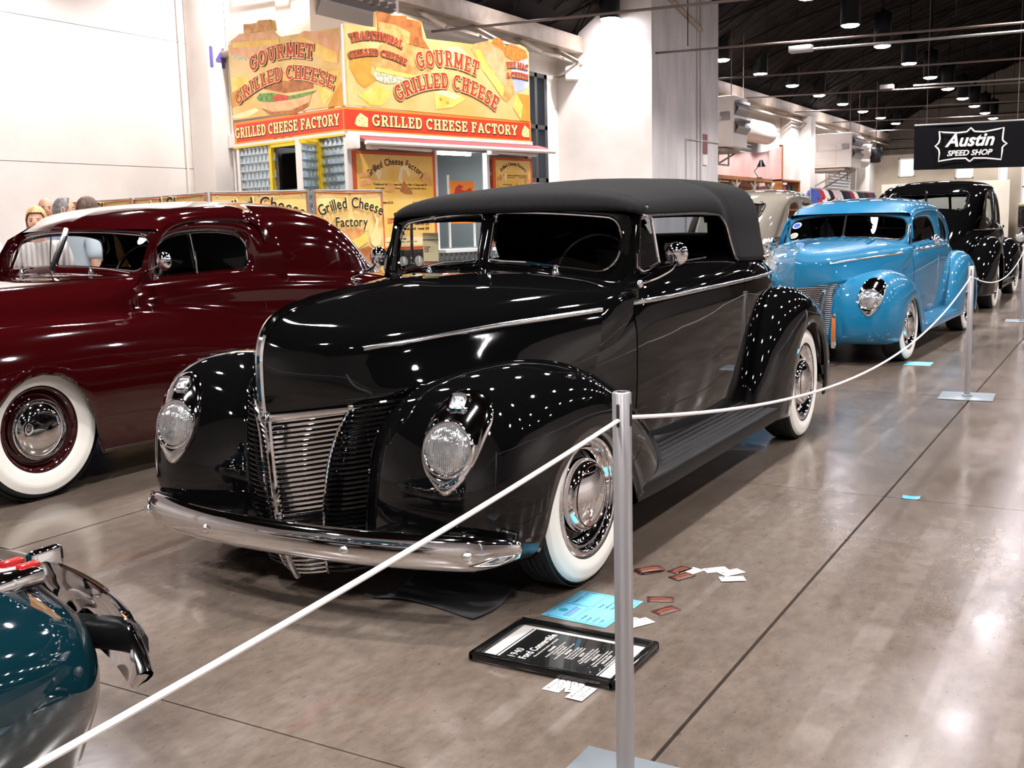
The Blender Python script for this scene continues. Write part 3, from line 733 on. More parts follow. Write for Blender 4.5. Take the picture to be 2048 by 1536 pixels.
def under(root, y0=-.45, y1=3.4, hw=.50):
    MB().box((-hw, y0+.25, .17), (hw, y1, .34), .03).build('chassis', M_UNDER, root)
    MB().box((-.62, .45, .30), (.62, y1-.3, .36), .01).build('floor_pan', M_UNDER, root)
    for y, n in ((0, 'front_wheel_well'), (2.846, 'rear_wheel_well')):
        MB().box((-.50, max(y-.42, y0), .30), (.50, y+.42, .62), .05).build(n, M_UNDER, root)

def ridge_trim(root, HG):
    rid = [(0, y-.006, z) for y, z in [(-.737,.655)]+[tuple(HG[i, 0, 1:]) for i in range(34)]]
    rid += [(0, p[1], p[2]+.004) for p in HG[-1, 4:60:4]]
    rr = np.interp(np.linspace(0, 1, len(rid)), [0, .25, .6, .72, 1], [.012, .013, .013, .012, .006])
    MB().tube(resample(rid, 60), np.interp(np.linspace(0, 1, 60), [0, .3, .55, .7, 1], [.013, .014, .016, .012, .007]), 8).build('hood_ornament', M_CHROME, root)
BODY_DZ = 0.
def forty_car(root, PT, conv=True, simple=False):
    # ---------------- hood
    HG = hood_grid()
    G = np.concatenate([HG, HG[-2::-1]*np.array([-1, 1, 1])], 0)
    MB().grid(G).build('hood', PT, root, sharp=50)
    # chrome ridge from the prow over the nose
    if conv:
        ridge_trim(root, HG)
    # chrome bar over the grille
    e = HG[0]
    def along(u0, u1, k, dz=0, off=.004): # path on the lower edge of the hood
        m_ = (e[:, 1] >= u0-.02) & (e[:, 1] <= u1); q = e[m_]; q = resample(q, k)
        return [(x+off*.6, y-off, z+dz) for x, y, z in q]
    for s in (1, -1) if conv else ():
        p = np.array(along(-.76, -.552, 14, -.008, .006)); p[0, 0] = 0; p[:, 0] *= s
        MB().tube(p, .013, 8, flat=.7).build('grille_top_bar', M_CHROME, root)
        p2 = np.array(along(-.55, -.42, 10, -.006, .002)); p2[:, 0] *= s
        MB().tube(p2, np.linspace(.010, .005, 10), 6).build('grille_top_trim', M_CHROME, root)
    # ---------------- grille
    zc = [.10, .176, .284, .454, .66]; yc = [-.615, -.655, -.685, -.706, -.716]
    ze = [.10, .15, .263, .393, .494, .576, .65, .687]
    xe = [.090, .098, .111, .126, .140, .160, .191, .211]; ye = [-.565, -.588, -.610, -.612, -.603, -.588, -.570, -.552]
    zo = [.10, .252, .391, .524, .604, .665, .70]
    xo = [.220, .240, .257, .270, .284, .314, .345]; yo = [-.500, -.540, -.549, -.537, -.510, -.462, -.415]
    E = lambda z: np.array([spline(ze, xe, [z])[0], spline(ze, ye, [z])[0]])
    O = lambda z: np.array([spline(zo, xo, [z])[0], spline(zo, yo, [z])[0]])
    C = lambda z: np.array([0.006, spline(zc, yc, [z])[0]])
    nb = 34
    for s in (1, -1):
        back = np.zeros((12, 12, 3)); bk2 = np.zeros((12, 12, 3))
        for i, z in enumerate(np.linspace(.10, .68, 12)):
            for j, t in enumerate(np.linspace(0, 1, 12)):
                q = C(min(z, .66))*(1-t)+E(z)*t; back[i, j] = (s*q[0], q[1]+.018, z)
                q = E(z)*(1-t)+O(min(z, .71))*t; q = q+np.array([.0, -.020])*math.sin(PI*t); bk2[i, j] = (s*q[0], q[1]+.014, z)
        MB().grid(back, flip=s < 0).build('grille_backing', M_BLKTRIM, root); MB().grid(bk2, flip=s < 0).build('side_grille_backing', PT, root)
        for k in range(0 if simple else nb):
            z = .115+(.662-.115)*k/(nb-1); zr = .020*(z/.67)
            t = np.linspace(0, 1, 7); c, e2 = C(z), E(z+zr)
            pts = [(s*(c[0]+(e2[0]-c[0])*a), c[1]+(e2[1]-c[1])*a-.010*math.sin(PI*a), z+zr*a) for a in t]
            if conv: bar(pts, .0055, 6, .7).build('grille_bar', M_CHROME, root)
            z2 = z+zr+.004; t = np.linspace(0, 1, 8)
            if z2 < .705:
                pts = []
                for a in t:
                    zz = min(z2+.012*a, .71); q = E(zz)*(1-a)+O(zz)*a+np.array([.0, -.022])*math.sin(PI*a); pts.append((s*(q[0]+.006*(1-a)), q[1]-.003, zz))
                
                if conv: bar(pts, .0060, 6, .7).build('side_grille_bar', PT, root)
                else: bar([(s*(c[0]*(1-a)+pts[0][0]*s*a), c[1]*(1-a)+pts[0][1]*a, z2) for a in (0, .33, .66)]+pts, .0062, 6, .8).build('grille_bar', M_CHROME, root)
        zz = np.linspace(.11, .685, 24)
        if conv: bar([(s*(E(z)[0]+.002), E(z)[1]-.004, z) for z in zz], .005, 6).build('grille_edge_trim', M_CHROME, root)
        bar([(s*(O(z)[0]+.002), O(z)[1]-.004, z) for z in np.linspace(.10, .70, 20)], .006, 6).build('side_grille_frame', PT, root)
    if conv: MB().tube([(0, C(z)[1]-.008, z) for z in np.linspace(.10, .668, 20)], .0125, 8).build('grille_center_bar', M_CHROME, root)
    if conv: MB().lathe([(.02, -.012), (.021, 0), (.016, .012), (.0005, .016)], (0, -.742, .668), 'y', 16, -1).build('prow_badge', M_CHROME, root)
    # ---------------- fenders
    FF = fender_grid(FF_CROWN, FF_LIP, FF_IN, 84, 20, 14, 2.2, 1.9); RF = fender_grid(RF_CROWN, RF_LIP, RF_IN, 72, 18, 10)
    sides(root, 'front_fender', FF, PT, th=.012); sides(root, 'rear_fender', RF, PT, th=.012)
    # front apron between the grille and the fenders, below the hood
    AP = np.zeros((14, 10, 3))
    for i, z in enumerate(np.linspace(.17, .695, 14)):
        for j, t in enumerate(np.linspace(0, 1, 10)):
            fi = spline([p[2] for p in FF_IN[:7]], np.array(FF_IN[:7])[:, :2], [z])[0]; a = O(z)
            q = a*(1-t)+fi*t+np.array([0, .012])*math.sin(PI*t); AP[i, j] = (q[0], q[1], z)
    sides(root, 'apron', AP, PT)
    fb = bvh_of(FF)
    for s in (1, -1): headlamp(root, fb, s, None if conv else 'plain')
    # ---------------- body: cowl side, door, quarter
    rg = ((.40, .702, 16, 'cowl_panel'), (.710, 1.985, 40, 'door'), (1.993, 3.72, 60, 'quarter_panel'))
    tops = {}
    for a, b, k, nm in rg:
        BG = body_grid(a, b, k); tops[nm] = BG
        o = sides(root, nm, BG, PT)
    full = body_grid(.40, 3.5, 110)
    for s in (1, -1):     # dark liner so that no daylight shows in the gaps
        Q = full[2:-1].copy(); Q[..., 0] = s*(Q[..., 0]-.03); MB().grid(Q).build('inner_panel', M_DARK, root)
    # belt moulding: hood, cowl, door, quarter
    belt = lambda y: float(np.interp(y, [-.52, -.2, 0, .5, .8, 1.4, 2.4], [.868, .892, .905, .925, .938, .952, .962]))
    hp = on_grid(HG, belt); hp = resample(hp[hp[:, 1] > -.51], 40)
    for a, b, k, nm in [(0,0,0,'hood')]+list(rg):
        p = hp if nm == 'hood' else on_grid(tops[nm], belt)
        if nm == 'quarter_panel': p = p[p[:, 1] < 3.05]
        S = strip(p, .020, .009)
        for s in (1, -1):
            Q = S.copy(); Q[..., 0] *= s; MB().grid(Q).build('belt_moulding', M_CHROMED, root)
    # ledge from the doors in to the windows, and the deck behind
    for s in (1, -1):
        q = full[-1]; L = np.stack([q, q+np.array([-.03, 0, .006]), q+np.array([-.06, 0, -.01]), q+np.array([-.07, 0, -.06])]); L = L[:, (q[:, 1] < 2.95) & (q[:, 1] > .82)]; L[..., 0] *= s
        MB().grid(L).build('window_ledge', PT, root)
    D = np.zeros((24, 40, 3))
    for j, y in enumerate(np.linspace(2.55, 3.72, 40)):
        q = body_grid(y, y+.001, 2)[-1, 0]
        for i, t in enumerate(np.linspace(-1, 1, 24)): D[i, j] = (q[0]*t, y+.03*(1-t*t), q[2]+.075*(1-abs(t)**2.4))
    MB().grid(D).build('trunk_lid', PT, root); 
    T = np.zeros((8, 24, 3))
    for j, t in enumerate(np.linspace(-1, 1, 24)):
        p = D[j, -1]
        for i, h in enumerate(np.linspace(0, 1, 8)): T[i, j] = (p[0]*(1-.1*h), p[1]+.03*math.sin(h*2), p[2]*(1-h)+.30*h)
    MB().grid(T).build('tail_panel', PT, root)
    if conv:
        # ---------------- windshield and cowl top
        def ws(a, b):      # a = lateral, b = 0..1 up
            lo = 1.095-.075*abs(a/.62)**2.2; hi = 1.335-.045*abs(a/.62)**2
            y = .655+.085*b+.15*(abs(a)/.58)**1.7
            return np.array([a, y, lo+(hi-lo)*b])
        ww = lambda pts, d=0.: np.array([ws(*p)+np.array([0, d, 0]) for p in pts])
        outl = rrect(.0, .635, -.12, 1.06, (.0, .10, .06, .0), 10)
        for s in (1, -1):
            op = rrect(.028, .548, .0, .0, 0)
            # opening with a round outer end; in (a, b) with b scaled to height
            def ab(p): return (p[0], p[1]/.215)
            inner = np.array([ab(p) for p in rrect(.030, .560, .010, .196, (.018, .085, .060, .022), 10)])
            n = 96
            io = resample(np.vstack([inner, inner[:1]]), n, True)
            ctr = np.array([.29, .48])
            oo = []
            for p in io:       # push outwards to the panel's edge
                d = (p-ctr)*np.array([1, .5]); d = p-ctr; t = min([((.0 if d[0] < 0 else .628)-ctr[0])/d[0] if abs(d[0]) > 1e-6 else 9, ((-.16 if d[1] < 0 else 1.04)-ctr[1])/d[1] if abs(d[1]) > 1e-6 else 9])
                oo.append(ctr+d*t)
            P = np.array([[ws(*(np.array(o)*(1-t)+i*t))+np.array([0, .006*t*t-.004*math.sin(PI*t), 0]) for o, i in zip(oo, io)] for t in (0, .35, .7, 1)])
            P[..., 0] *= s
            fixn(MB().grid(P, close_v=True, flip=s < 0).build('windshield_frame', PT, root))
            q = ww(io, -.004); q[:, 0] *= s
            MB().tube(q, .0065, 8, closed=True).build('windshield_trim', M_CHROME, root)
            # pane
            g = []
            for t in np.linspace(0, 1, 5): g.append([ws(*(ctr+(p-ctr)*(1-t)))+np.array([0, .008, 0]) for p in io])
            g = np.array(g); g[..., 0] *= s
            MB().grid(g, close_v=True).build('windshield_glass', M_PANE, root)
            # corner post at the side: from the windshield round to the door, down to the cowl
            po = np.zeros((10, 14, 3))
            for i, t in enumerate(np.linspace(0, 1, 10)):
                for j, b in enumerate(np.linspace(-.16, 1.04, 14)):
                    a = ws(.628, b); endx = np.interp(b, [-.16, .0, .12, 1.04], [.655, .648, .640, .618]); endy = np.interp(b, [-.16, 0, 1.04], [.80, .83, .90])
                    an = t*PI/2; po[i, j] = (s*(a[0]+(endx-a[0]+.012)*math.sin(an)), a[1]+(endy-a[1])*(1-math.cos(an)), a[2])
            MB().grid(po, flip=s < 0).build('windshield_post', PT, root)
            bs = ws(.33 if s > 0 else .29, -.10); bs = np.array([s*bs[0], bs[1]-.012, bs[2]])
            tp = ws(.04, .10); tp = np.array([s*tp[0], tp[1]-.018, tp[2]]) 
            w = MB().lathe([(.018, -.004), (.017, .012), (.011, .022), (.009, .04), (.0005, .044)], bs, 'z', 14).build('wiper', M_CHROME, root)
            up = bs+np.array([0, -.004, .036])
            MB().tube([up, up*.6+tp*.4+np.array([0, -.006, .006]), tp*.75+up*.25, tp], [.006, .005, .004, .003], 6).build('wiper_arm', M_CHROME, w)
            MB().tube([up*.62+tp*.38+np.array([0, .006, -.010]), tp+np.array([0, .005, -.008])], .004, 6).build('wiper_blade', M_BLKTRIM, w)
        # cowl: carries the hood's skin on to the windshield and posts
        hh = np.linspace(.20, 1, 28); st = np.array([spline(np.linspace(0, 1, 34), HG[:, -1], [h])[0] for h in hh])
        en = []
        for h in hh:
            if h >= .60: a = .60*((1-h)/.40)**.85; q = ws(a, -.10); en.append((a, q[1]+.004, q[2]))
            else: en.append(tuple(spline([.20, .34, .45, .53, .60], [(.655,.705,.78), (.672,.705,.885), (.672,.72,.955), (.655,.76,.998), tuple(ws(.60, -.10))], [h])[0]))
        en = np.array(en); CT = np.array([[st[i]*(1-t)+en[i]*t+np.array([.006 if hh[i] < .6 else 0, 0, .006])*math.sin(PI*t)-np.array([.004*(1-t), 0, .002*(1-t)]) for t in np.linspace(0, 1, 10)] for i in range(28)])
        CT = np.concatenate([CT, CT[-2::-1]*np.array([-1, 1, 1])], 0)
        MB().grid(CT).build('cowl_top', PT, root)
        MB().tube([(0, .49, 1.080), (0, .56, 1.088), (0, .645, 1.092), (0, .668, 1.12), (0, .735, 1.29)], .009, 8).build('windshield_center_trim', PT, root)
        MB().tube([(0, .46, 1.083), (0, .52, 1.088), (0, .60, 1.092)], [.004, .008, .004], 8).build('cowl_trim', M_CHROME, root)
        # ---------------- soft top
        n = 90; U = np.concatenate([np.linspace(.70, .90, 14)[:-1], np.linspace(.90, 3.16, n-13)])
        TP = np.zeros((40, n, 3))
        A = np.array([(1, 0), (1.0, .12), (.975, .36), (.86, .64), (.62, .86), (.32, .965), (0, 1)]); Bp = np.array([(1, 0), (.955, .30), (.915, .62), (.84, .83), (.64, .945), (.33, .985), (0, 1)])
        for j, u in enumerate(U):
            T = spline([.70, .725, .78, .90, 1.1, 1.5, 2.0, 2.5, 2.74, 2.88, 3.0, 3.16], [1.318, 1.365, 1.398, 1.418, 1.438, 1.470, 1.492, 1.492, 1.462, 1.37, 1.24, 1.045], [u])[0]
            Lw = spline([.70, .90, 1.55, 1.78, 1.88, 1.95, 2.02, 2.4, 3.16], [1.305, 1.285, 1.292, 1.285, 1.24, 1.14, 1.06, 1.045, 1.025], [u])[0]
            b = float(np.interp(Lw, [1.05, 1.285], [1, 0])); b = b if u > 1.2 else 0
            hw = spline([.70, .80, .92, 1.3, 1.9, 2.1, 2.6, 2.9, 3.16], [.600, .628, .640, .648, .672, .690, .665, .61, .53], [u])[0]
            S = A*(1-b)+Bp*b
            pts = np.stack([hw*S[:, 0], np.full(7, u), Lw+(T-Lw)*S[:, 1]], 1)
            ph = np.clip((.95-u)/.25, 0, 1); pts[:, 1] += ph*.155*(np.abs(pts[:, 0])/.6)**1.8        # the header follows the swept windshield
            ph = np.clip((u-2.6)/.5, 0, 1); pts[:, 1] -= ph*.20*(np.abs(pts[:, 0])/.6)**2
            TP[:, j] = catmull(pts, 40)
        W_ = np.concatenate([TP, TP[-2::-1]*np.array([-1, 1, 1])], 0)
        mb = MB().grid(W_)
        def inwin(f):       # opening for the rear window
            c = np.mean([mb.v[i] for i in f], 0); return c[1] > 2.5 and abs(c[0]) < .20 and 1.195 < c[2] < 1.285
        mb.f = [f for f in mb.f if not inwin(f)]
        o = mb.build('soft_top', M_CLOTH, root, sharp=60); thick(o, .014, 1)
        q = [(x, 2.985+.155*(1.245-z)/.19*1.0-.07*(x/.5)**2, z) for x, z in rrect(-.235, .235, 1.175, 1.305, .05, 6)]
        MB().grid(np.array([q, [(x*.92, y, 1.245+(z-1.245)*.86) for x, y, z in q]]), close_v=True).build('rear_window_frame', M_CLOTH, root)
        v, f = fill(q); mesh('rear_window', v, f, M_TINTL, root)
        for s in (1, -1):
            e2 = TP[0][TP[0][:, 1] > .9]; e2 = e2[e2[:, 1] < 2.05].copy(); e2[:, 0] = s*(e2[:, 0]+.003)
            MB().tube(e2, .006, 6).build('soft_top_piping', M_CHROMED if s > 0 else M_CLOTH, root)
            MB().lathe([(.010, 0), (.009, .006), (.0005, .010)], (s*.640, .93, 1.325), 'x', 12, s).build('snap', M_CHROME, root)
            for yy in (2.62, 2.72, 2.80):
                MB().lathe([(.008, 0), (.007, .005), (.0005, .007)], (s*(spline([2.1, 2.6, 2.9], [.690, .665, .61], [yy])[0]+.004), yy-.05, 1.055), 'x', 10, s).build('snap', M_CHROME, root)
            # vent window: chrome frame and pane
            vp = [(.655, .80, 1.075), (.650, .815, 1.14), (.640, .845, 1.20), (.632, .875, 1.275), (.632, 1.0, 1.285), (.645, 1.015, 1.18), (.656, 1.028, 1.085), (.66, .90, 1.065), (.658, .835, 1.06)]
            vp = [(s*x*(1 if s > 0 else .95), y, z) for x, y, z in vp]
            MB().tube(resample(np.vstack([vp, vp[:1]]), 50, True), .0075, 8, closed=True).build('vent_window_frame', M_CHROME, root)
            v, f = fill(vp); mesh('vent_glass', v, f, M_PANE, root)
            # round mirror on a curved arm
            mc = np.array([.800 if s > 0 else -.70, .868, 1.128])
            mo = MB().lathe([(.047, .0), (.049, -.006), (.046, -.016), (.036, -.028), (.02, -.036), (.0005, -.039)], mc, 'y', 28, 1).build('mirror', M_CHROME, root)
            MB().lathe([(.0005, .002), (.047, .0)], mc, 'y', 28, 1).build('mirror_glass', M_CHROME, mo)
            MB().tube(catmull([mc+np.array([0, -.034, -.01]), mc+np.array([s*.004, -.05, -.05]), (s*.775, .76, 1.045), (s*.735, .70, 1.024), (s*.715, .69, 1.018)], 18), .0055, 8).build('mirror_arm', M_CHROME, mo)
            MB().lathe([(.017, -.004), (.016, .006), (.010, .012), (.0005, .014)], (s*.708, .69, 1.014), 'x', 14, s).build('mirror_base', M_CHROME, mo)
    for s in (1, -1):
        # door handle sits low by the belt; hinge at the cowl
        MB().box((s*.672, .694, .955), (s*.694, .716, .995), .006).build('door_hinge', PT, root)
        # running board with ribbed rubber
        prof = [(.66, .40), (.69, .352), (.705, .338)]+[(.712+.0105*k+(.006 if k % 2 else 0)*0, .336-.0042*k+(.005 if k % 2 else 0)) for k in range(13)]+[(.850, .276), (.856, .262), (.853, .215), (.835, .205), (.66, .215)]
        ys = np.linspace(.34, 2.43, 24)
        R = np.array([[(s*(x-.015*max(0, (.6-y)/.3)), y, z) for y in ys] for x, z in prof])
        MB().grid(R, flip=s < 0).build('running_board', M_RUNB if conv else PT, root, sharp=30)
    if conv:
        # ---------------- bumper
        k = 61; X = np.linspace(-.80, .80, k); pr_ = [(.002, .058), (-.012, .054), (-.024, .036), (-.029, .012), (-.029, -.012), (-.024, -.036), (-.012, -.054), (.002, -.058), (.010, -.05), (.006, 0), (.010, .05)]
        BP = np.zeros((len(pr_), k, 3))
        for j, x in enumerate(X):
            a = abs(x)/.80; y = -.728+.165*a**2.2+.06*max(0, (a-.82)/.18)**2.2; sc = 1-.55*max(0, (a-.80)/.2)**2.5; z = .262+.006*(1-a*a)
            for i, (d, h) in enumerate(pr_): BP[i, j] = (x, y+d*(1-.4*max(0, (a-.8)/.2)), z+h*sc)
        b = MB().grid(BP, close_u=True)
        for j in (0, k-1):
            c = BP[:, j].mean(0)+np.array([(-1 if j == 0 else 1)*.006, .004, 0]); o_ = len(b.v); b.add([*BP[:, j], c], [(i, (i+1) % len(pr_), len(pr_)) for i in range(len(pr_))])
        bo = fixn(b.build('front_bumper', M_CHROME, root, sharp=60))
        for x in (-.685, -.295, .295, .685):
            a = abs(x)/.8; y = -.728+.165*a**2.2-.027+.06*max(0, (a-.82)/.18)**2.2
            MB().lathe([(.016, -.004), (.015, .006), (.009, .013), (.0005, .015)], (x, y, .262), 'y', 14, -1).build('bumper_bolt', M_CHROME, bo)
        for s in (1, -1):
            MB().tube([(s*.30, -.70, .26), (s*.31, -.55, .27), (s*.33, -.3, .28)], .02, 8, flat=1.6).build('bumper_bracket', M_BLKTRIM, root)
            MB().box((s*.60, -.60, .20), (s*.69, -.585, .32), .004).build('bumper_end_bracket', M_BLKTRIM, root)
        MB().tube(catmull([(-.70, 3.66, .30), (-.4, 3.80, .30), (0, 3.84, .30), (.4, 3.80, .30), (.70, 3.66, .30), (.76, 3.58, .30)], 40), .03, 10, flat=1.6).build('rear_bumper', M_CHROME, root)
    # ---------------- wheels
    for s in (1, -1):
        fw_ = wheel(root, 'front_wheel', s*.715, 0, .318, width=.17, steer=-.04, side=s, wall=(.955, .70), rimr=.665)
        if conv: text_part('hubcap_lettering', 'DELUXE', .026, M_MAROON, bpy.data.objects[fw_.name], plane_frame((s*.114, .0, -.03), (0, s, 0), (0, 0, 1)), arc=.075, width=.11, depth=.002, bold=.02)
        wheel(root, 'rear_wheel', s*.735, 2.846, .325, width=.18, side=s, wall=(.955, .70), rimr=.665)
    under(root)
    if conv:
        # ---------------- cabin
        MB().box((-.58, 1.45, .40), (.58, 1.70, .98), .08).build('seat_back', M_DARK, root)
        MB().box((-.58, 1.10, .36), (.58, 1.62, .58), .06).build('seat_cushion', M_DARK, root)
        MB().box((-.60, .80, .78), (.60, .93, 1.03), .05).build('dashboard', M_DARK, root)
        a = np.linspace(0, 2*PI, 40, endpoint=False)
        sw = [(.32+.19*math.cos(t), 1.10+.06*math.sin(t), 1.04+.17*math.sin(t)) for t in a]
        MB().tube(sw, .011, 8, closed=True).build('steering_wheel', M_BLKTRIM, root)
        # sheet of paper standing behind the windshield
        c = ws(-.33, .45); pw, ph = .045, .085
        MB().box((-.46, .885, 1.075), (-.375, .887, 1.235)).build('vehicle_notice', M_PAPERC, root, smooth=False)
        M = plane_frame((-.417, .883, 1.155), (1, 0, 0), (0, 0, 1))
        text_part('heading_lettering', 'FEATURE VEHICLE', .0105, M_REDINK, root, M @ Matrix.Translation((0, .045, 0)), depth=.001)
        text_part('notice_lettering', 'OWNER  . . . . .\nFROM  . . . . .\nCLASS  . . .', .0095, M_REDINK, root, M @ Matrix.Translation((-.036, .012, 0)), depth=.001, align='LEFT')
        pl = MB()
        for i in range(9): pl.box((-.455+i*.0086, .8835, 1.085), (-.450+i*.0086, .8845, 1.099))
        pl.box((-.457, .8835, 1.100), (-.378, .8845, 1.104)); pl.build('notice_emblem', M_REDINK, root, smooth=False)
        MB().tube([(-.10, .86, 1.30), (-.10, .93, 1.27)], .006, 6).build('inner_mirror_stem', M_CHROME, root)
        # tail lamp
        for s in (1, -1): MB().lathe([(.05, 0), (.048, .02), (.03, .035), (.0005, .04)], (s*.60, 3.60, .52), 'y', 20, 1).build('tail_lamp', M_REDINK, root)
    return HG, body_grid(.40, 3.5, 110)
M_TINTL = glass_mat('light_tint_pane', (.42,.46,.50))
M_RUNB = mat('ribbed_rubber', (.004,.004,.004), .38, spec=.25)
M_PAPERC = mat('cream_paper', srgb(238,226,178), .7)
M_REDINK = mat('red_ink', (.35,.02,.015), .5)
M_NOTE = M_PAPERC
_r = empty('convertible_car', (-2.4044, 3.2724, 0), .011, 'gleaming black vintage convertible with black cloth top and wide whitewall tires', 'car')
forty_car(_r, M_BLACK)
# ------------------------------------------------------------ closed tops: roof shell, windshield, side window
def closed_top(root, paint, K):
    """steel top. K holds the profile lines of one car"""
    ysp = lambda t, u: float(spline(t[0], t[1], [u])[0])
    def ws(a, b):
        k = abs(a)/K['ws_w']
        lo = K['ws_lo']-K['ws_lo_d']*k**2.2; hi = K['ws_hi']-K['ws_hi_d']*k**2.2
        return np.array([a, K['ws_y']+K['ws_rake']*b+K['ws_sweep']*k**1.7, lo+(hi-lo)*b])
    H = K['ws_hi']-K['ws_lo']
    # windshield surround with one opening each side of the centre bar
    for s in (1, -1):
        w = K['ws_w']; io = resample(np.vstack([q := np.array([(p[0], p[1]/H) for p in rrect(K.get('ws_bar', .012), w*.955, .012, H*.93, K['ws_r'], 10)]), q[:1]]), 96, True)
        c = np.array([w*.5, .48]); oo = []
        for p in io:
            d = p-c; t = min([((0. if d[0] < 0 else w*1.02)-c[0])/d[0] if abs(d[0]) > 1e-6 else 9, ((-.12 if d[1] < 0 else 1.10)-c[1])/d[1] if abs(d[1]) > 1e-6 else 9]); oo.append(c+d*t)
        G = np.array([[ws(*(np.array(o)*(1-t)+i*t))+np.array([0, .012*t*t-.005*math.sin(PI*t), 0]) for o, i in zip(oo, io)] for t in (0, .35, .7, 1)]); G[..., 0] *= s
        fixn(MB().grid(G, close_v=True, flip=s < 0).build('windshield_frame', paint, root))
        ed = np.array([ws(*p)+np.array([0, .004, 0]) for p in io]); ed[:, 0] *= s
        MB().tube(ed, .006, 8, closed=True).build('windshield_trim', K.get('trim', M_CHROME), root)
        g = np.array([[ws(*(c+(p-c)*(1-t)))+np.array([0, .016, 0]) for p in io] for t in np.linspace(0, 1, 5)]); g[..., 0] *= s
        MB().grid(g, close_v=True).build('windshield_glass', M_TINT if K.get('tint') else M_PANE, root)
        for sgn, (a0, a1, b1) in ((s, K['wiper']),):
            bs = ws(a0, -.10); bs[0] *= s; bs[1] -= .012; tp = ws(a1, b1); tp[0] *= s; tp[1] -= .012
            wo = MB().lathe([(.017, -.004), (.016, .012), (.010, .024), (.009, .04), (.0005, .044)], bs, 'z', 12).build('wiper', M_CHROME, root)
            up = bs+np.array([0, -.004, .036]); MB().tube([up, (up+tp)/2+np.array([0, -.006, .006]), tp], [.006, .005, .003], 6).build('wiper_arm', M_CHROME, wo)
    if K.get('center', True): MB().tube([ws(0, b)+np.array([0, -.004, 0]) for b in np.linspace(-.06, 1.02, 8)], K.get('bar_r', .014), 8).build('windshield_center_bar', K.get('trim', M_CHROME), root)
    # roof shell
    U = np.concatenate([np.linspace(K['u0'], K['u0']+.25, 14)[:-1], np.linspace(K['u0']+.25, K['u1'], 90)]); n = len(U)
    A = np.array([(1, 0), (.995, .14), (.965, .38), (.86, .66), (.62, .87), (.32, .968), (0, 1)]); Bp = np.array([(1, 0), (.965, .28), (.92, .56), (.83, .79), (.64, .925), (.33, .983), (0, 1)])
    TP = np.zeros((40, n, 3))
    for j, u in enumerate(U):
        T, Lw, hw = ysp(K['T'], u), ysp(K['L'], u), ysp(K['W'], u); T = max(T, Lw+.004)
        b = float(np.clip((K['drip']-Lw)/(K['drip']-K['belt']), 0, 1)) if u > K['u0']+.4 else 0
        pts = np.stack([hw*(A*(1-b)+Bp*b)[:, 0], np.full(7, u), Lw+(T-Lw)*(A*(1-b)+Bp*b)[:, 1]], 1)
        ph = np.clip((K['u0']+.30-u)/.30, 0, 1); pts[:, 1] += ph*K['ws_sweep']*(np.abs(pts[:, 0])/K['ws_w'])**1.7
        ph = np.clip((u-K['ur'])/(K['u1']-K['ur']), 0, 1); pts[:, 1] -= ph*K['round']*(np.abs(pts[:, 0])/.6)**2
        TP[:, j] = catmull(pts, 40)
    W_ = np.concatenate([TP, TP[-2::-1]*np.array([-1, 1, 1])], 0); mb = MB().grid(W_)
    if 'rw' in K:      # rear window
        y0, z0, z1, hx = K['rw']
        def hole(f):
            c = np.mean([mb.v[i] for i in f], 0); return c[1] > y0 and abs(c[0]) < hx and z0 < c[2] < z1
        mb.f = [f for f in mb.f if not hole(f)]
    o = mb.build('roof', paint, root, sharp=60)
    hl = MB(); hl.v = [(x*.975, y+.004, z-.016) for x, y, z in mb.v]; hl.f = list(mb.f); hl.build('headliner', M_DARK, root)
    if 'rw' in K:
        y0, z0, z1, hx = K['rw']; bt = bvh_of(W_); sp = []
        for x, z in rrect(-hx-.015, hx+.015, z0-.015, z1+.015, .06, 6):
            h = bt.ray_cast(Vector((x, 9, z)), Vector((0, -1, 0))); sp.append((x, (h[0].y if h[0] is not None and h[0].y > y0-.4 else y0+.1), z))
        MB().tube(sp, .010, 8, closed=True).build('rear_window_frame', K.get('trim', M_CHROME), root)
        v, f = fill([(x, y-.006, z) for x, y, z in sp]); mesh('rear_window', v, f, M_TINT if K.get('tint') else M_TINTL if K.get('tint_rear') else M_PANE, root)
    # side panels with their window
    def xs(u, z):
        lo, hi = ysp(K['W'], max(u, K['u0']+.3))+K['belt_out'], ysp(K['W'], max(u, K['u0']+.3))
        t = np.clip((z-K['belt'])/(K['drip']-K['belt']), 0, 1.1); x = lo+(hi-lo)*t+.012*math.sin(PI*min(t, 1))
        return x*(1-K.get('tuck', .03)*np.clip((K['u0']+.35-u)/.3, 0, 1))
    for s in (1, -1):
        for win in K['windows']:
            io = catmull(win['in'], 72, True); oc = np.array(win['out'], float); cc = io.mean(0)
            ring = np.vstack([oc, oc[:1]]); oo = []
            for p in io:
                d = p-cc; best = None
                for a_, b_ in zip(ring[:-1], ring[1:]):
                    M = np.array([[d[0], a_[0]-b_[0]], [d[1], a_[1]-b_[1]]])
                    if abs(np.linalg.det(M)) < 1e-9: continue
                    t, q = np.linalg.solve(M, a_-cc)
                    if t > 0 and -1e-6 <= q <= 1+1e-6 and (best is None or t < best): best = t
                oo.append(cc+d*(best or 1.2))
            G = np.array([[(s*(xs(*(o_*(1-t)+i_*t))-.022*max(0, (t-.6)/.4)**2), *(o_*(1-t)+i_*t)) for o_, i_ in zip(oo, io)] for t in (0, .3, .6, .8, .92, 1)])
            fixn(MB().grid(G, close_v=True, flip=s < 0).build('window_surround', paint, root))
            e = np.array([(s*(xs(*p)-.022), *p) for p in io])
            MB().tube(e, .006, 8, closed=True).build('side_window_trim', K.get('trim', M_CHROME), root)
            v, f = fill(e+np.array([-s*.006, 0, 0])); mesh('side_window_glass', v, f, M_TINT if K.get('tint') else M_PANE, root)
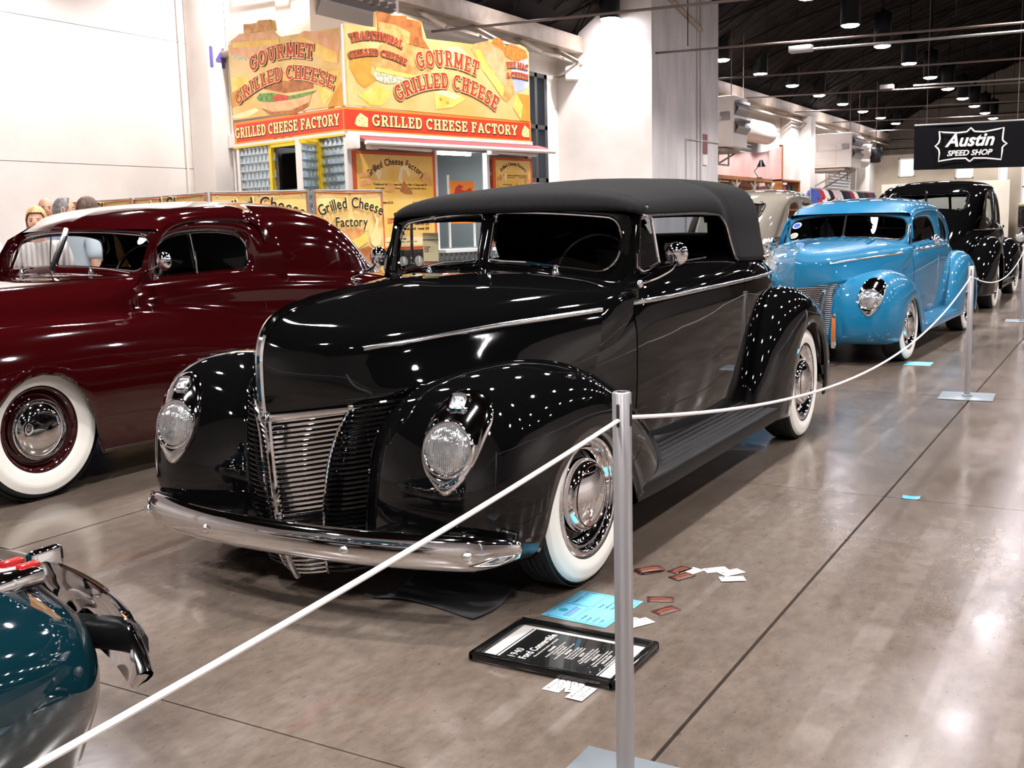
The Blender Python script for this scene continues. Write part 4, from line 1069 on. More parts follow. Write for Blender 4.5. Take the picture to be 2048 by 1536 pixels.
            if 'vent' in win:
                u_ = win['vent']; zz = [p[1] for p in io if abs(p[0]-u_) < .06]
                MB().tube([(s*(xs(u_, z)-.024), u_, z) for z in np.linspace(min(zz), max(zz), 6)], .006, 6).build('vent_bar', K.get('trim', M_CHROME), root)
        if 'molding' in K:
            e = catmull(K['molding'], 40); MB().tube([(s*(xs(*p)+.006), *p) for p in e], .008, 6).build('drip_molding', paint, root)
        if 'mirror' in K:
            m = np.array(K['mirror']); m[0] *= s
            mo = MB().lathe([(.048, 0), (.050, -.006), (.047, -.018), (.036, -.032), (.02, -.040), (.0005, -.043)], m, 'y', 24, 1).build('mirror', M_CHROME, root)
            MB().lathe([(.0005, .002), (.048, 0)], m, 'y', 24, 1).build('mirror_glass', M_CHROME, mo)
            MB().tube(catmull([m+np.array([0, -.03, -.01]), m+np.array([-s*.03, -.035, -.03]), (s*(xs(m[1], m[2]-.06)-.004), m[1]-.02, m[2]-.06)], 14), .006, 8).build('mirror_arm', M_CHROME, mo)
    return ws

def section_body(root, name, paint, KEY, us, cut=None, arches=(), skin=None):
    """whole lower body from key sections: KEY[u] = list of (x, z) from the sill to the centre line"""
    ks = sorted(KEY); arr = np.array([KEY[k] for k in ks]); n = len(us)
    G = np.zeros((60, n, 3))
    for j, u in enumerate(us):
        p = np.array([[spline(ks, arr[:, i, c], [u])[0] for c in (0, 1)] for i in range(arr.shape[1])])
        q = catmull(np.stack([p[:, 0], np.full(len(p), u), p[:, 1]], 1), 60)
        for a in arches:
            az = a(u)
            if az:
                m = (q[:, 2] < az) & (np.arange(60) < 26)
                if m.any():
                    k = np.where(~m)[0][0]; q[m] = [q[k, 0]-.004, u, az]
        G[:, j] = q
    full = np.concatenate([G, G[-2::-1]*np.array([-1, 1, 1])], 0); mb = MB().grid(full)
    if cut: mb.f = [f for f in mb.f if not cut(np.mean([mb.v[i] for i in f], 0))]
    return mb, G

def red_car():
    root = empty('chopped_coupe', (-5.30, 3.24, 0), 0, 'dark maroon chopped vintage coupe with whitewall tires, left of the black convertible', 'car')
    us = np.concatenate([np.linspace(-.86, -.6, 10)[:-1], np.linspace(-.6, .5, 56)[:-1], np.linspace(.5, 4.2, 74)[:-1], np.linspace(4.2, 4.62, 10)])
    tab = {-.86: [(.50,.24),(.54,.40),(.48,.58),(.38,.62),(.32,.64),(.22,.68),(.16,.72),(.08,.745),(0,.75)],
           -.72: [(.66,.20),(.73,.40),(.70,.62),(.58,.74),(.48,.75),(.33,.82),(.26,.88),(.13,.915),(0,.925)],
           -.4: [(.75,.18),(.82,.40),(.82,.62),(.71,.82),(.55,.82),(.43,.90),(.33,.955),(.17,.985),(0,.99)],
           0: [(.77,.165),(.835,.40),(.845,.62),(.735,.828),(.59,.83),(.49,.93),(.39,.985),(.20,1.012),(0,1.018)],
           .4: [(.78,.16),(.832,.40),(.84,.60),(.745,.812),(.64,.835),(.56,.945),(.46,1.0),(.25,1.026),(0,1.032)],
           .8: [(.78,.155),(.822,.40),(.826,.60),(.745,.795),(.70,.845),(.672,.945),(.63,1.01),(.33,1.035),(0,1.04)],
           1.6: [(.775,.155),(.815,.38),(.815,.58),(.742,.758),(.722,.84),(.705,.950),(.655,1.03),(.33,1.03),(0,1.03)],
           2.4: [(.775,.16),(.815,.38),(.81,.56),(.74,.735),(.725,.83),(.70,.94),(.63,1.0),(.33,1.0),(0,1.0)],
           3.2: [(.77,.17),(.81,.38),(.80,.56),(.725,.72),(.69,.79),(.62,.885),(.50,.93),(.27,.955),(0,.965)],
           4.0: [(.70,.20),(.76,.38),(.745,.54),(.66,.67),(.60,.71),(.49,.765),(.37,.805),(.2,.83),(0,.84)],
           4.62: [(.40,.26),(.46,.36),(.44,.46),(.40,.52),(.36,.55),(.3,.58),(.22,.60),(.12,.62),(0,.63)]}
    arch = lambda u: float(np.interp(u, [-.36, -.33, -.30, -.25, -.18, -.09, 0, .09, .17, .24, .285, .315, .34], [.16, .28, .40, .49, .565, .61, .622, .606, .55, .46, .37, .25, .16])) if -.36 < u < .34 else 0
    cut = lambda c: .9 < c[1] < 2.75 and abs(c[0]) < .60 and c[2] > .98
    mb, G = section_body(root, 'body', M_MAROON, tab, us, cut, (arch,))
    b = mb.build('body', M_MAROON, root, sharp=60); thick(b, .010)
    K = dict(ws_w=.60, ws_lo=1.085, ws_lo_d=.045, ws_hi=1.300, ws_hi_d=.04, ws_y=.735, ws_rake=.115, ws_sweep=.13, ws_r=(.03,.05,.075,.02), bar_r=.016, wiper=(.30, .52, .02),
             u0=.84, u1=3.50, ur=2.5, round=.28, drip=1.325, belt=.955, belt_out=.052,
             T=([.84, .90, 1.0, 1.15, 1.4, 1.8, 2.1, 2.4, 2.65, 2.9, 3.1, 3.3, 3.5], [1.297, 1.345, 1.388, 1.425, 1.452, 1.468, 1.463, 1.43, 1.365, 1.235, 1.11, 1.01, .945]),
             L=([.84, .95, 1.06, 1.3, 1.62, 1.74, 1.82, 1.92, 2.4, 3.0, 3.5], [1.285, 1.25, 1.315, 1.338, 1.328, 1.24, 1.08, .955, .945, .91, .86]),
             W=([.84, 1.0, 1.3, 1.7, 1.9, 2.3, 2.8, 3.2, 3.5], [.60, .615, .625, .632, .665, .675, .635, .54, .42]), rw=(2.5, 1.12, 1.27, .34),
             windows=[dict(out=[(.72,.93),(1.9,.93),(1.86,1.15),(1.76,1.30),(1.62,1.345),(1.3,1.35),(1.06,1.33),(.90,1.25),(.82,1.12)], **{'in': [(.915,1.045),(.925,1.17),(.97,1.215),(1.06,1.250),(1.25,1.270),(1.50,1.256),(1.59,1.225),(1.612,1.16),(1.60,1.075),(1.56,1.04),(1.25,1.030),(1.0,1.03)]}, vent=1.20)],
             molding=[(.90,1.10),(.92,1.20),(1.0,1.275),(1.10,1.318),(1.35,1.340),(1.62,1.332),(1.72,1.29),(1.75,1.20)], mirror=(.785,.845,1.118))
    ws = closed_top(root, M_MAROON, K)
    for s in (1, -1):     # gap of the door and edge of the hood, as dark grooves
        MB().tube([(s*(.707), 1.655, .95), (s*.745, 1.655, .76), (s*.819, 1.655, .58), (s*.819, 1.655, .38), (s*.777, 1.655, .16)], .004, 5).build('door_gap', M_DARK, root)
        q = catmull([(0,.735,1.047),(.20,.72,1.045),(.38,.70,1.028),(.52,.72,.99),(.60,.78,.948),(.69,.80,.885),(.71,.80,.84)], 30); q[:, 0] *= s
        MB().tube(q, .005, 6).build('hood_edge', M_MAROON, root)
        wheel(root, 'front_wheel', s*.69, 0, .345, width=.19, side=s, rim=M_MAROON, style='disc', wall=(.905, .615), rimr=.60, capr=.415)
        wheel(root, 'rear_wheel', s*.66, 3.0, .335, width=.18, side=s, rim=M_MAROON, style='disc', wall=(.905, .615), rimr=.60, capr=.415)
        MB().box((s*.70-.008, .69, .88), (s*.70+.008, .71, .93), .004).build('door_hinge', M_MAROON, root)
        # headlamps and a plain grille at the nose
        MB().lathe([(.095, -.05), (.10, .0), (.092, .02), (.0005, .035)], (s*.60, -.72, .56), 'y', 24, -1).build('headlamp', M_LENS, root)
    for k in range(9): MB().tube([(x, -.862-.03*math.cos(x*3), .36+.035*k) for x in np.linspace(-.42, .42, 9)], .009, 6).build('grille_bar', M_CHROME, root)
    n = np.array([(x, -.93+.16*abs(x/.8)**2.2, .33) for x in np.linspace(-.80, .80, 33)]); MB().tube(n, .045, 10, flat=.5).build('front_bumper', M_CHROME, root)
    n = np.array([(x, 4.70-.22*abs(x/.8)**2.2, .36) for x in np.linspace(-.78, .78, 33)]); MB().tube(n, .045, 10, flat=.5).build('rear_bumper', M_CHROME, root)
    MB().box((-.5, -.6, .18), (.5, 4.3, .32), .03).build('chassis', M_UNDER, root)
    MB().box((-.52, -.42, .32), (.52, .42, .60), .05).build('front_wheel_well', M_UNDER, root)
    MB().box((-.64, .70, .30), (.64, 2.9, .36)).build('floor_pan', M_DARK, root)
    MB().box((-.60, .78, .70), (.60, .92, 1.03), .04).build('dashboard', M_DARK, root)
    MB().box((-.58, 1.75, .40), (.58, 2.0, .99), .07).build('seat_back', M_DARK, root); MB().box((-.58, 1.3, .36), (.58, 1.8, .60), .05).build('seat_cushion', M_DARK, root)
    for s in (1, -1): MB().box((s*.62, .9, .36), (s*.64, 2.8, .97)).build('inner_panel', M_DARK, root)
    MB().box((-.60, 2.55, .60), (.60, 2.95, .985), .03).build('parcel_shelf', M_DARK, root)
    a = np.linspace(0, 2*PI, 36, endpoint=False); MB().tube([(.32+.185*math.cos(t), 1.06+.07*math.sin(t), 1.04+.16*math.sin(t)) for t in a], .011, 8, closed=True).build('steering_wheel', M_BLKTRIM, root)
    return root
red_car()
# ------------------------------------------------------------ the blue coupe and the cars behind
def shift_body(d):
    global BODY_DZ; BODY_DZ = d
def sticker(root, name, c, w, h, m1, m2, ws, dy=-.004):
    o = [(c[0]+w*math.cos(a), c[1]+h*math.sin(a)) for a in np.linspace(0, 2*PI, 28, endpoint=False)]
    v, f = fill([ws(*p)+np.array([0, dy+.012, 0]) for p in o]); a = mesh(name, v, f, m1, root, smooth=False)
    o = [(c[0]+.72*w*math.cos(t), c[1]+.72*h*math.sin(t)) for t in np.linspace(0, 2*PI, 28, endpoint=False)]
    v, f = fill([ws(*p)+np.array([0, dy+.010, 0]) for p in o]); mesh(name+'_field', v, f, m2, root, smooth=False)
def blue_car():
    root = empty('blue_coupe', (-2.472, 9.88, 0), -.03, 'bright sky blue chopped vintage coupe parked nose-on behind the black convertible', 'car')
    shift_body(-.055)
    HG, full = forty_car(root, M_BLUE, False)
    K = dict(ws_w=.585, ws_lo=1.062, ws_lo_d=.05, ws_hi=1.300, ws_hi_d=.06, ws_y=.785, ws_rake=.135, ws_sweep=.09, ws_r=(.02,.08,.07,.012), ws_bar=.004, bar_r=.004, trim=M_BLKTRIM, wiper=(.26, .50, .03), tint=1,
             u0=.90, u1=3.62, ur=2.4, round=.34, drip=1.285, belt=.985, belt_out=.055,
             T=([.90, .96, 1.05, 1.2, 1.6, 2.0, 2.4, 2.7, 3.0, 3.25, 3.45, 3.62], [1.302, 1.345, 1.385, 1.42, 1.452, 1.460, 1.436, 1.375, 1.255, 1.12, 1.01, .90]),
             L=([.90, 1.0, 1.15, 1.6, 2.3, 2.55, 2.75, 2.95, 3.3, 3.62], [1.285, 1.24, 1.285, 1.308, 1.285, 1.20, 1.05, .98, .92, .80]),
             W=([.90, 1.1, 1.6, 2.2, 2.6, 2.9, 3.3, 3.62], [.580, .595, .605, .600, .585, .55, .46, .36]), rw=(2.7, 1.13, 1.26, .30),
             windows=[dict(out=[(.72,.95),(2.10,.95),(2.10,1.30),(1.6,1.325),(1.2,1.30),(.95,1.235),(.84,1.10)], **{'in': [(.905,1.02),(.935,1.13),(1.0,1.195),(1.2,1.238),(1.5,1.250),(1.78,1.235),(1.88,1.16),(1.945,1.03),(1.85,1.005),(1.4,1.0),(1.0,1.0)]}),
                      dict(out=[(2.10,.95),(3.05,.95),(2.95,1.10),(2.72,1.24),(2.45,1.30),(2.10,1.30)], **{'in': [(2.20,1.04),(2.18,1.15),(2.25,1.225),(2.45,1.225),(2.62,1.16),(2.74,1.05),(2.70,.995),(2.45,.985),(2.26,.99)]})],
             molding=[(.86,1.05),(.90,1.18),(1.0,1.245),(1.2,1.292),(1.6,1.315),(2.3,1.292),(2.6,1.19),(2.76,1.06)], mirror=(.80,1.05,1.03))
    ws = closed_top(root, M_BLUE, K)
    # skin between hood, windshield and doors
    hh = np.linspace(.20, 1, 28); st = np.array([spline(np.linspace(0, 1, 34), HG[:, -1], [h])[0] for h in hh]); en = []
    for h in hh:
        if h >= .60: a = .585*((1-h)/.40)**.85; q = ws(a, -.08); en.append((a, q[1]+.004, q[2]))
        else: en.append(tuple(spline([.20, .34, .45, .53, .60], [(.655,.705,.78), (.672,.705,.885), (.672,.74,.955), (.645,.80,.985), tuple(ws(.585, -.08))], [h])[0]))
    en = np.array(en); CT = np.array([[st[i]*(1-t)+en[i]*t+np.array([.006 if hh[i] < .6 else 0, 0, .012])*math.sin(PI*t)-np.array([.004*(1-t), 0, .002*(1-t)]) for t in np.linspace(0, 1, 10)] for i in range(28)])
    MB().grid(np.concatenate([CT, CT[-2::-1]*np.array([-1, 1, 1])], 0)).build('cowl_top', M_BLUE, root)
    hb = BVHTree.FromPolygons([Vector(v) for v in MB().grid(np.concatenate([HG, HG[-2::-1]*np.array([-1, 1, 1])], 0)).v], MB().grid(np.concatenate([HG, HG[-2::-1]*np.array([-1, 1, 1])], 0)).f)
    cb = BVHTree.FromPolygons([Vector(v) for v in MB().grid(np.concatenate([CT, CT[-2::-1]*np.array([-1, 1, 1])], 0)).v], MB().grid(np.concatenate([CT, CT[-2::-1]*np.array([-1, 1, 1])], 0)).f)
    def hz(x, y):
        for b in (hb, cb):
            h = b.ray_cast(Vector((x, y, 3)), Vector((0, 0, -1)))
            if h[0] is not None: return h[0].z
        return 1.0
    for k in range(7):           # raised louvers ahead of the windshield
        x = -.36+.12*k; y0, y1 = .22-.10*abs(x), .50-.12*abs(x)
        P = []
        for t in np.linspace(0, 1, 7):
            y = y0+(y1-y0)*t; z = hz(x, y); bmp = .012*math.sin(PI*t)**.6
            P.append([(x-.034, y, z-.003), (x-.026, y, z+bmp*.5), (x+.012, y, z+bmp), (x+.026, y, z+bmp), (x+.030, y, z-.003)])
        MB().grid(np.array(P), flip=True).build('hood_louver', M_BLUE, root, sharp=30)
        MB().tube([(x+.033, y0+.02, hz(x+.033, y0+.02)+.004), (x+.033, y1-.02, hz(x+.033, y1-.02)+.004)], .004, 5).build('louver_trim', M_CHROMED, root)
    # oval stickers in the corner of the windshield
    MBL = mat('sticker_blue', srgb(30,80,200), .4); MWH = mat('sticker_white', srgb(225,230,235), .4)
    sticker(root, 'oval_sticker', (-.50, .72), .050, .13, MWH, MBL, ws); sticker(root, 'oval_sticker', (-.515, .30), .046, .12, MWH, mat('sticker_tan', srgb(170,165,140), .4), ws)
    # bumper guard with amber insert
    for s in (1, -1):
        MB().box((s*.325-.022, -.70, .16), (s*.325+.022, -.66, .46), .015).build('bumper_guard', M_CHROME, root); MB().box((s*.325-.014, -.706, .22), (s*.325+.014, -.698, .42), .004).build('amber_marker', mat('amber_lens', srgb(190,95,35), .3), root)
        MB().tube([(s*.325, -.66, .22), (s*.34, -.45, .26)], .02, 8).build('guard_bracket', M_CHROMED, root)
    MB().box((-.60, 1.75, .40), (.60, 2.0, 1.0), .07).build('seat_back', M_DARK, root); MB().box((-.58, .86, .74), (.58, .98, 1.03), .04).build('dashboard', M_DARK, root)
    return root
blue_car()
def far_car(name, loc, rz, paint, label, K, simple=True, extra=None, sc=1.):
    root = empty(name, loc, rz, label, 'car')
    shift_body(-.03)
    HG, full = forty_car(root, paint, False, True)
    ws = closed_top(root, paint, K)
    hh = np.linspace(.20, 1, 20); st = np.array([spline(np.linspace(0, 1, 34), HG[:, -1], [h])[0] for h in hh])
    en = np.array([tuple(ws(.585*((1-h)/.40)**.85, -.08)) if h >= .6 else tuple(spline([.20, .34, .45, .53, .60], [(.655,.705,.78), (.672,.705,.885), (.672,.74,.955), (.645,.80,.985), tuple(ws(.585, -.08))], [h])[0]) for h in hh])
    CT = np.array([[st[i]*(1-t)+en[i]*t for t in np.linspace(0, 1, 6)] for i in range(20)])
    MB().grid(np.concatenate([CT, CT[-2::-1]*np.array([-1, 1, 1])], 0)).build('cowl_top', paint, root)
    MB().box((-.60, 1.45, .40), (.60, 1.7, 1.12), .08).build('seat_back', M_DARK, root)
    if extra: extra(root)
    root.scale = (sc, sc, sc)
    return root
def K_sedan(h, trim, rw, wtrim=1):
    return dict(ws_w=.585, ws_lo=1.062, ws_lo_d=.05, ws_hi=h-.17, ws_hi_d=.05, ws_y=.76, ws_rake=.17, ws_sweep=.10, ws_r=(.02,.08,.07,.02), bar_r=.010, trim=trim, wiper=(.26, .50, .03), tint_rear=1,
        u0=.92, u1=3.74, ur=2.2, round=.42, drip=h-.16, belt=1.0, belt_out=.045,
        T=([.92, 1.0, 1.15, 1.4, 1.8, 2.3, 2.7, 3.0, 3.25, 3.45, 3.6, 3.74], [h-.16, h-.09, h-.04, h-.012, h, h-.03, h-.12, h-.26, h-.43, h-.60, h-.76, h-.92]),
        L=([.92, 1.05, 1.3, 1.8, 2.35, 2.6, 2.8, 3.0, 3.4, 3.74], [h-.18, h-.20, h-.16, h-.14, h-.17, h-.27, 1.10, 1.0, .86, .62]),
        W=([.92, 1.2, 1.8, 2.3, 2.7, 3.0, 3.4, 3.74], [.595, .62, .635, .635, .625, .60, .52, .40]), rw=rw,
        windows=[dict(out=[(.74,.97),(1.86,.97),(1.86,h-.13),(1.2,h-.145),(.95,h-.22)], **{'in': [(.95,1.06),(1.0,h-.28),(1.2,h-.215),(1.55,h-.20),(1.74,h-.21),(1.77,1.2),(1.75,1.07),(1.4,1.05)]}),
                 dict(out=[(1.86,.97),(3.05,.97),(2.85,1.18),(2.55,h-.20),(2.3,h-.14),(1.86,h-.13)], **{'in': [(1.94,1.07),(1.93,h-.25),(2.05,h-.205),(2.25,h-.21),(2.42,h-.29),(2.55,1.12),(2.45,1.06),(2.2,1.05)]})])
# black sedan, its tail towards us
def sedan_extra(r):
    MB().box((-.008, 2.86, 1.30), (.008, 2.96, 1.46)).build('window_divider', M_BLKTRIM, r, smooth=False)
far_car('black_sedan', (-2.50, 18.95, 0), PI+.0, M_BLACK, 'tall shiny black sedan seen from its tail, behind the blue coupe', K_sedan(1.60, M_BLKTRIM, (2.55, 1.22, 1.42, .46)), extra=sedan_extra, sc=1.10)
# cream sedan in the left row, its tail towards us
M_TAILRED = mat('tail_lamp_red', (.30,.01,.01), .2)
def cream_extra(r):
    bt = BVHTree.FromObject([c for c in r.children if c.name.startswith('roof')][0], bpy.context.evaluated_depsgraph_get()) if False else None
    for k in range(3):
        for s in (1, -1):
            z = 1.0-.045*k; p = [(s*x, y, z-.10*t*t) for x, y, t in ((.715, 2.3, 0), (.70, 2.6, .1), (.655, 2.95, .35), (.57, 3.3, .7), (.45, 3.62, 1.2))]
            MB().tube(catmull(p, 24), .007, 6).build('speed_line', M_CHROMED, r)
    for s in (1, -1):
        o = MB().lathe([(.05, -.05), (.052, 0), (.045, .03), (.025, .05), (.0005, .055)], (0, 0, 0), 'y', 24, 1).build('tail_lamp', M_CHROME, r, loc=(s*.60, 3.42, .90)); o.scale = (.8, 1, 1.5)
far_car('cream_sedan', (-4.95, 17.9, 0), PI+.0, M_CREAM, 'pale cream sedan seen from its tail between the black car top and the blue coupe', K_sedan(1.66, M_CHROMED, (2.5, 1.27, 1.45, .40)), extra=cream_extra, sc=1.03)
# old upright car at the far right
def old_car():
    r = empty('antique_car', (-1.45, 23.6, 0), 0, 'dark upright antique car with tan roof and grey radiator farthest down the row', 'car')
    D = mat('dark_brown_paint', (.012,.008,.008), .08, coat=1)
    hw = .62
    b = MB(); b.box((-hw, .95, .42), (hw, 2.75, 1.02), .06); b.build('body', D, r)
    for s in (1, -1):
        for y0, y1 in ((.98, 1.04), (1.75, 1.83), (2.55, 2.75)): MB().box((s*hw-.03, y0, .98), (s*hw+.03, y1, 1.40), .01).build('window_post', D, r)
        v = [(s*hw, 1.04, 1.02), (s*hw, 1.75, 1.02), (s*hw, 1.75, 1.38), (s*hw, 1.04, 1.38)]; mesh('side_glass', v, [(0,1,2,3)], M_PANE, r, smooth=False)
    MB().box((-hw, .96, 1.36), (hw, 1.02, 1.42), .01).build('windshield_header', D, r); v = [(-hw, .98, 1.02), (hw, .98, 1.02), (hw, 1.0, 1.37), (-hw, 1.0, 1.37)]; mesh('windshield_glass', v, [(0,1,2,3)], M_PANE, r, smooth=False)
    MB().tube([(0, .96, 1.02), (0, .98, 1.37)], .012, 6).build('windshield_divider', D, r)
    MB().box((-hw-.03, .84, 1.40), (hw+.03, 2.78, 1.47), .05).build('roof', mat('tan_roof', srgb(150,140,100), .6), r); MB().box((-hw, 2.6, .98), (hw, 2.75, 1.40), .03).build('back_panel', D, r)
    hd = np.array([[(x, y, z) for x, z in [(-w_, .55), (-w_, .92), (-w_*.8, 1.0), (0, 1.04), (w_*.8, 1.0), (w_, .92), (w_, .55)]] for y, w_ in ((-.38, .30), (.3, .36), (.97, .52))]); MB().grid(hd).build('hood', D, r)
    MB().prism([(-.32, .40), (.32, .40), (.32, .95), (.26, 1.02), (0, 1.06), (-.26, 1.02), (-.32, .95)], -.46, -.36, 'y').build('radiator_shell', D, r)
    MB().box((-.27, -.475, .44), (.27, -.455, .94)).build('radiator_core', M_GREYM, r, smooth=False)
    for k in range(14): MB().box((-.26+.04*k, -.485, .44), (-.25+.04*k, -.47, .94)).build('radiator_bar', M_BLKTRIM, r, smooth=False)
    MB().box((-.17, -.60, .42), (.17, -.59, .55)).build('number_plate', M_BLKTRIM, r, smooth=False)
    text_part('plate_lettering', '25B 117', .10, M_WHITEP, r, plane_frame((0, -.602, .45), (1,0,0), (0,0,1)), width=.28, depth=.003)
    cr = [(.62,-.50,.30),(.62,-.42,.55),(.62,-.2,.74),(.62,.05,.78),(.62,.3,.72),(.63,.55,.55),(.64,.85,.35),(.64,1.2,.28),(.64,1.9,.28)]; lp = [(.76,p[1],p[2]-.06) for p in cr]; inn = [(.42,p[1]*.96,p[2]-.03) for p in cr]
    sides(r, 'fender', fender_grid(cr, lp, inn, 50, 8, 8), D, th=.01)
    cr = [(.64,1.9,.28),(.64,2.1,.55),(.64,2.35,.74),(.64,2.6,.78),(.64,2.85,.70),(.64,3.05,.5),(.64,3.12,.3)]; lp = [(.76,p[1],p[2]-.06) for p in cr]; inn = [(.50,p[1],p[2]-.03) for p in cr]
    sides(r, 'rear_fender', fender_grid(cr, lp, inn, 40, 8, 8), D, th=.01)
    for s in (1, -1):
        for y in (0, 2.6): wheel(r, 'wheel', s*.66, y, .35, width=.13, side=s, white=False)
        MB().lathe([(.09, -.04), (.10, -.02), (.098, .0), (.06, .07), (.0005, .10)], (s*.46, -.42, .80), 'y', 20, 1).build('headlamp', M_CHROME, r); MB().lathe([(.092, .0), (.05, .02), (.0005, .026)], (s*.46, -.455, .80), 'y', 20, -1).build('headlamp_lens', M_LENS, r)
    MB().tube([(-.60, -.56, .46), (0, -.60, .46), (.60, -.56, .46)], .03, 8, flat=1.5).build('bumper', M_CHROME, r)
    MB().box((-.45, -.3, .28), (.45, 2.7, .44), .02).build('chassis', M_UNDER, r)
old_car()
# teal car: only its rear corner is in view
def teal_car():
    r = empty('teal_car', (-2.61, -2.17, 0), 0, 'dark teal vintage car with red tail lamp and chrome rear bumper nearest the camera', 'car')
    us = np.concatenate([np.linspace(-.9, 2.2, 40)[:-1], np.linspace(2.2, 3.72, 70)])
    t = {-.9: [(.4,.3),(.45,.45),(.40,.6),(.3,.68),(.2,.72),(.1,.75),(0,.76)], -.5: [(.74,.2),(.82,.42),(.80,.66),(.62,.82),(.42,.9),(.2,.96),(0,.98)],
         .6: [(.78,.2),(.83,.42),(.82,.66),(.70,.84),(.55,.98),(.3,1.03),(0,1.04)], 1.5: [(.78,.2),(.82,.42),(.81,.64),(.73,.84),(.66,1.0),(.35,1.04),(0,1.05)],
         2.3: [(.80,.18),(.87,.40),(.86,.58),(.75,.72),(.60,.84),(.32,.94),(0,.97)], 2.8: [(.83,.15),(.905,.36),(.885,.54),(.75,.66),(.58,.74),(.30,.82),(0,.85)],
         3.2: [(.82,.14),(.895,.33),(.87,.48),(.72,.59),(.54,.65),(.28,.72),(0,.745)], 3.5: [(.74,.14),(.81,.31),(.78,.43),(.64,.52),(.48,.565),(.25,.62),(0,.64)],
         3.66: [(.60,.16),(.66,.30),(.63,.40),(.52,.46),(.40,.50),(.21,.54),(0,.555)], 3.72: [(.44,.2),(.48,.30),(.46,.37),(.38,.41),(.29,.43),(.15,.46),(0,.47)]}
    mb, G = section_body(r, 'body', M_TEAL, t, us); mb.build('body', M_TEAL, r, sharp=70)
    # closed cabin well behind the frame's edge
    K = np.array([[(x*w_, y, z0+(z1-z0)*h) for x, h in ((-.62,0),(-.56,.6),(-.40,.9),(0,1),(.40,.9),(.56,.6),(.62,0))] for y, w_, z0, z1 in ((.7,.9,1.0,1.05),(1.0,1,1.0,1.36),(1.5,1,1.0,1.45),(1.9,.98,.98,1.40),(2.3,.9,.92,1.16),(2.6,.7,.85,.90))])
    MB().grid(K).build('roof', M_TEAL, r)
    for s in (1, -1):
        wheel(r, 'rear_wheel', s*.68, 2.62, .33, width=.17, side=s); wheel(r, 'front_wheel', s*.70, 0, .33, width=.17, side=s)
        # tail lamp: chrome housing, two red lenses
        o = MB().box((s*.50, 3.42, .520), (s*.635, 3.575, .562), .016).build('tail_lamp', M_CHROME, r)
        o.rotation_euler = (0, 0, 0)
        for k in range(2): MB().box((s*(.525+.055*k), 3.535, .554), (s*(.550+.055*k), 3.582, .568), .005).build('red_lens', M_TAILRED, o)
    # curved blade bumper, thin and deep, standing off the tail
    n = 61; P = []
    for x in np.linspace(-.91, .91, n):
        a = abs(x)/.91; y = 3.88-.30*a**2.2; hh = .078*(1-max(0, (a-.80)/.2)**2*.85); z = .365
        P.append([(x*(1-.012*max(0, k_)), y+d, z+h*hh) for d, h, k_ in ((-.022, 1, 0), (.004, .9, 0), (.016, .5, 0), (.020, 0, 0), (.016, -.5, 0), (.004, -.9, 0), (-.022, -1, 0), (-.018, -.9, 0), (.0, -.45, 0), (.008, 0, 0), (.0, .45, 0), (-.018, .9, 0))])
    P = np.array(P).transpose(1, 0, 2); b = fixn(MB().grid(P, close_u=True).build('rear_bumper', M_CHROME, r, sharp=60))
    for s in (1, -1):
        fixn(MB().box((s*.24-.016, 3.80, .29), (s*.24+.016, 3.90, .475), .015).build('bumper_guard', M_CHROME, r))
        MB().tube(catmull([(s*.44, 3.50, .42), (s*.58, 3.66, .38), (s*.72, 3.71, .37), (s*.80, 3.672, .365)], 16), .040, 8, flat=.25, up=(0,0,1)).build('bumper_bracket', M_BLKTRIM, r); MB().lathe([(.018, 0), (.018, .02), (.010, .028), (.0005, .03)], (s*.80, 3.668, .362), 'y', 8, -1).build('bracket_bolt', M_GREYM, r)
    MB().box((-.6, -.5, .16), (.6, 3.3, .3), .03).build('chassis', M_UNDER, r)
teal_car()
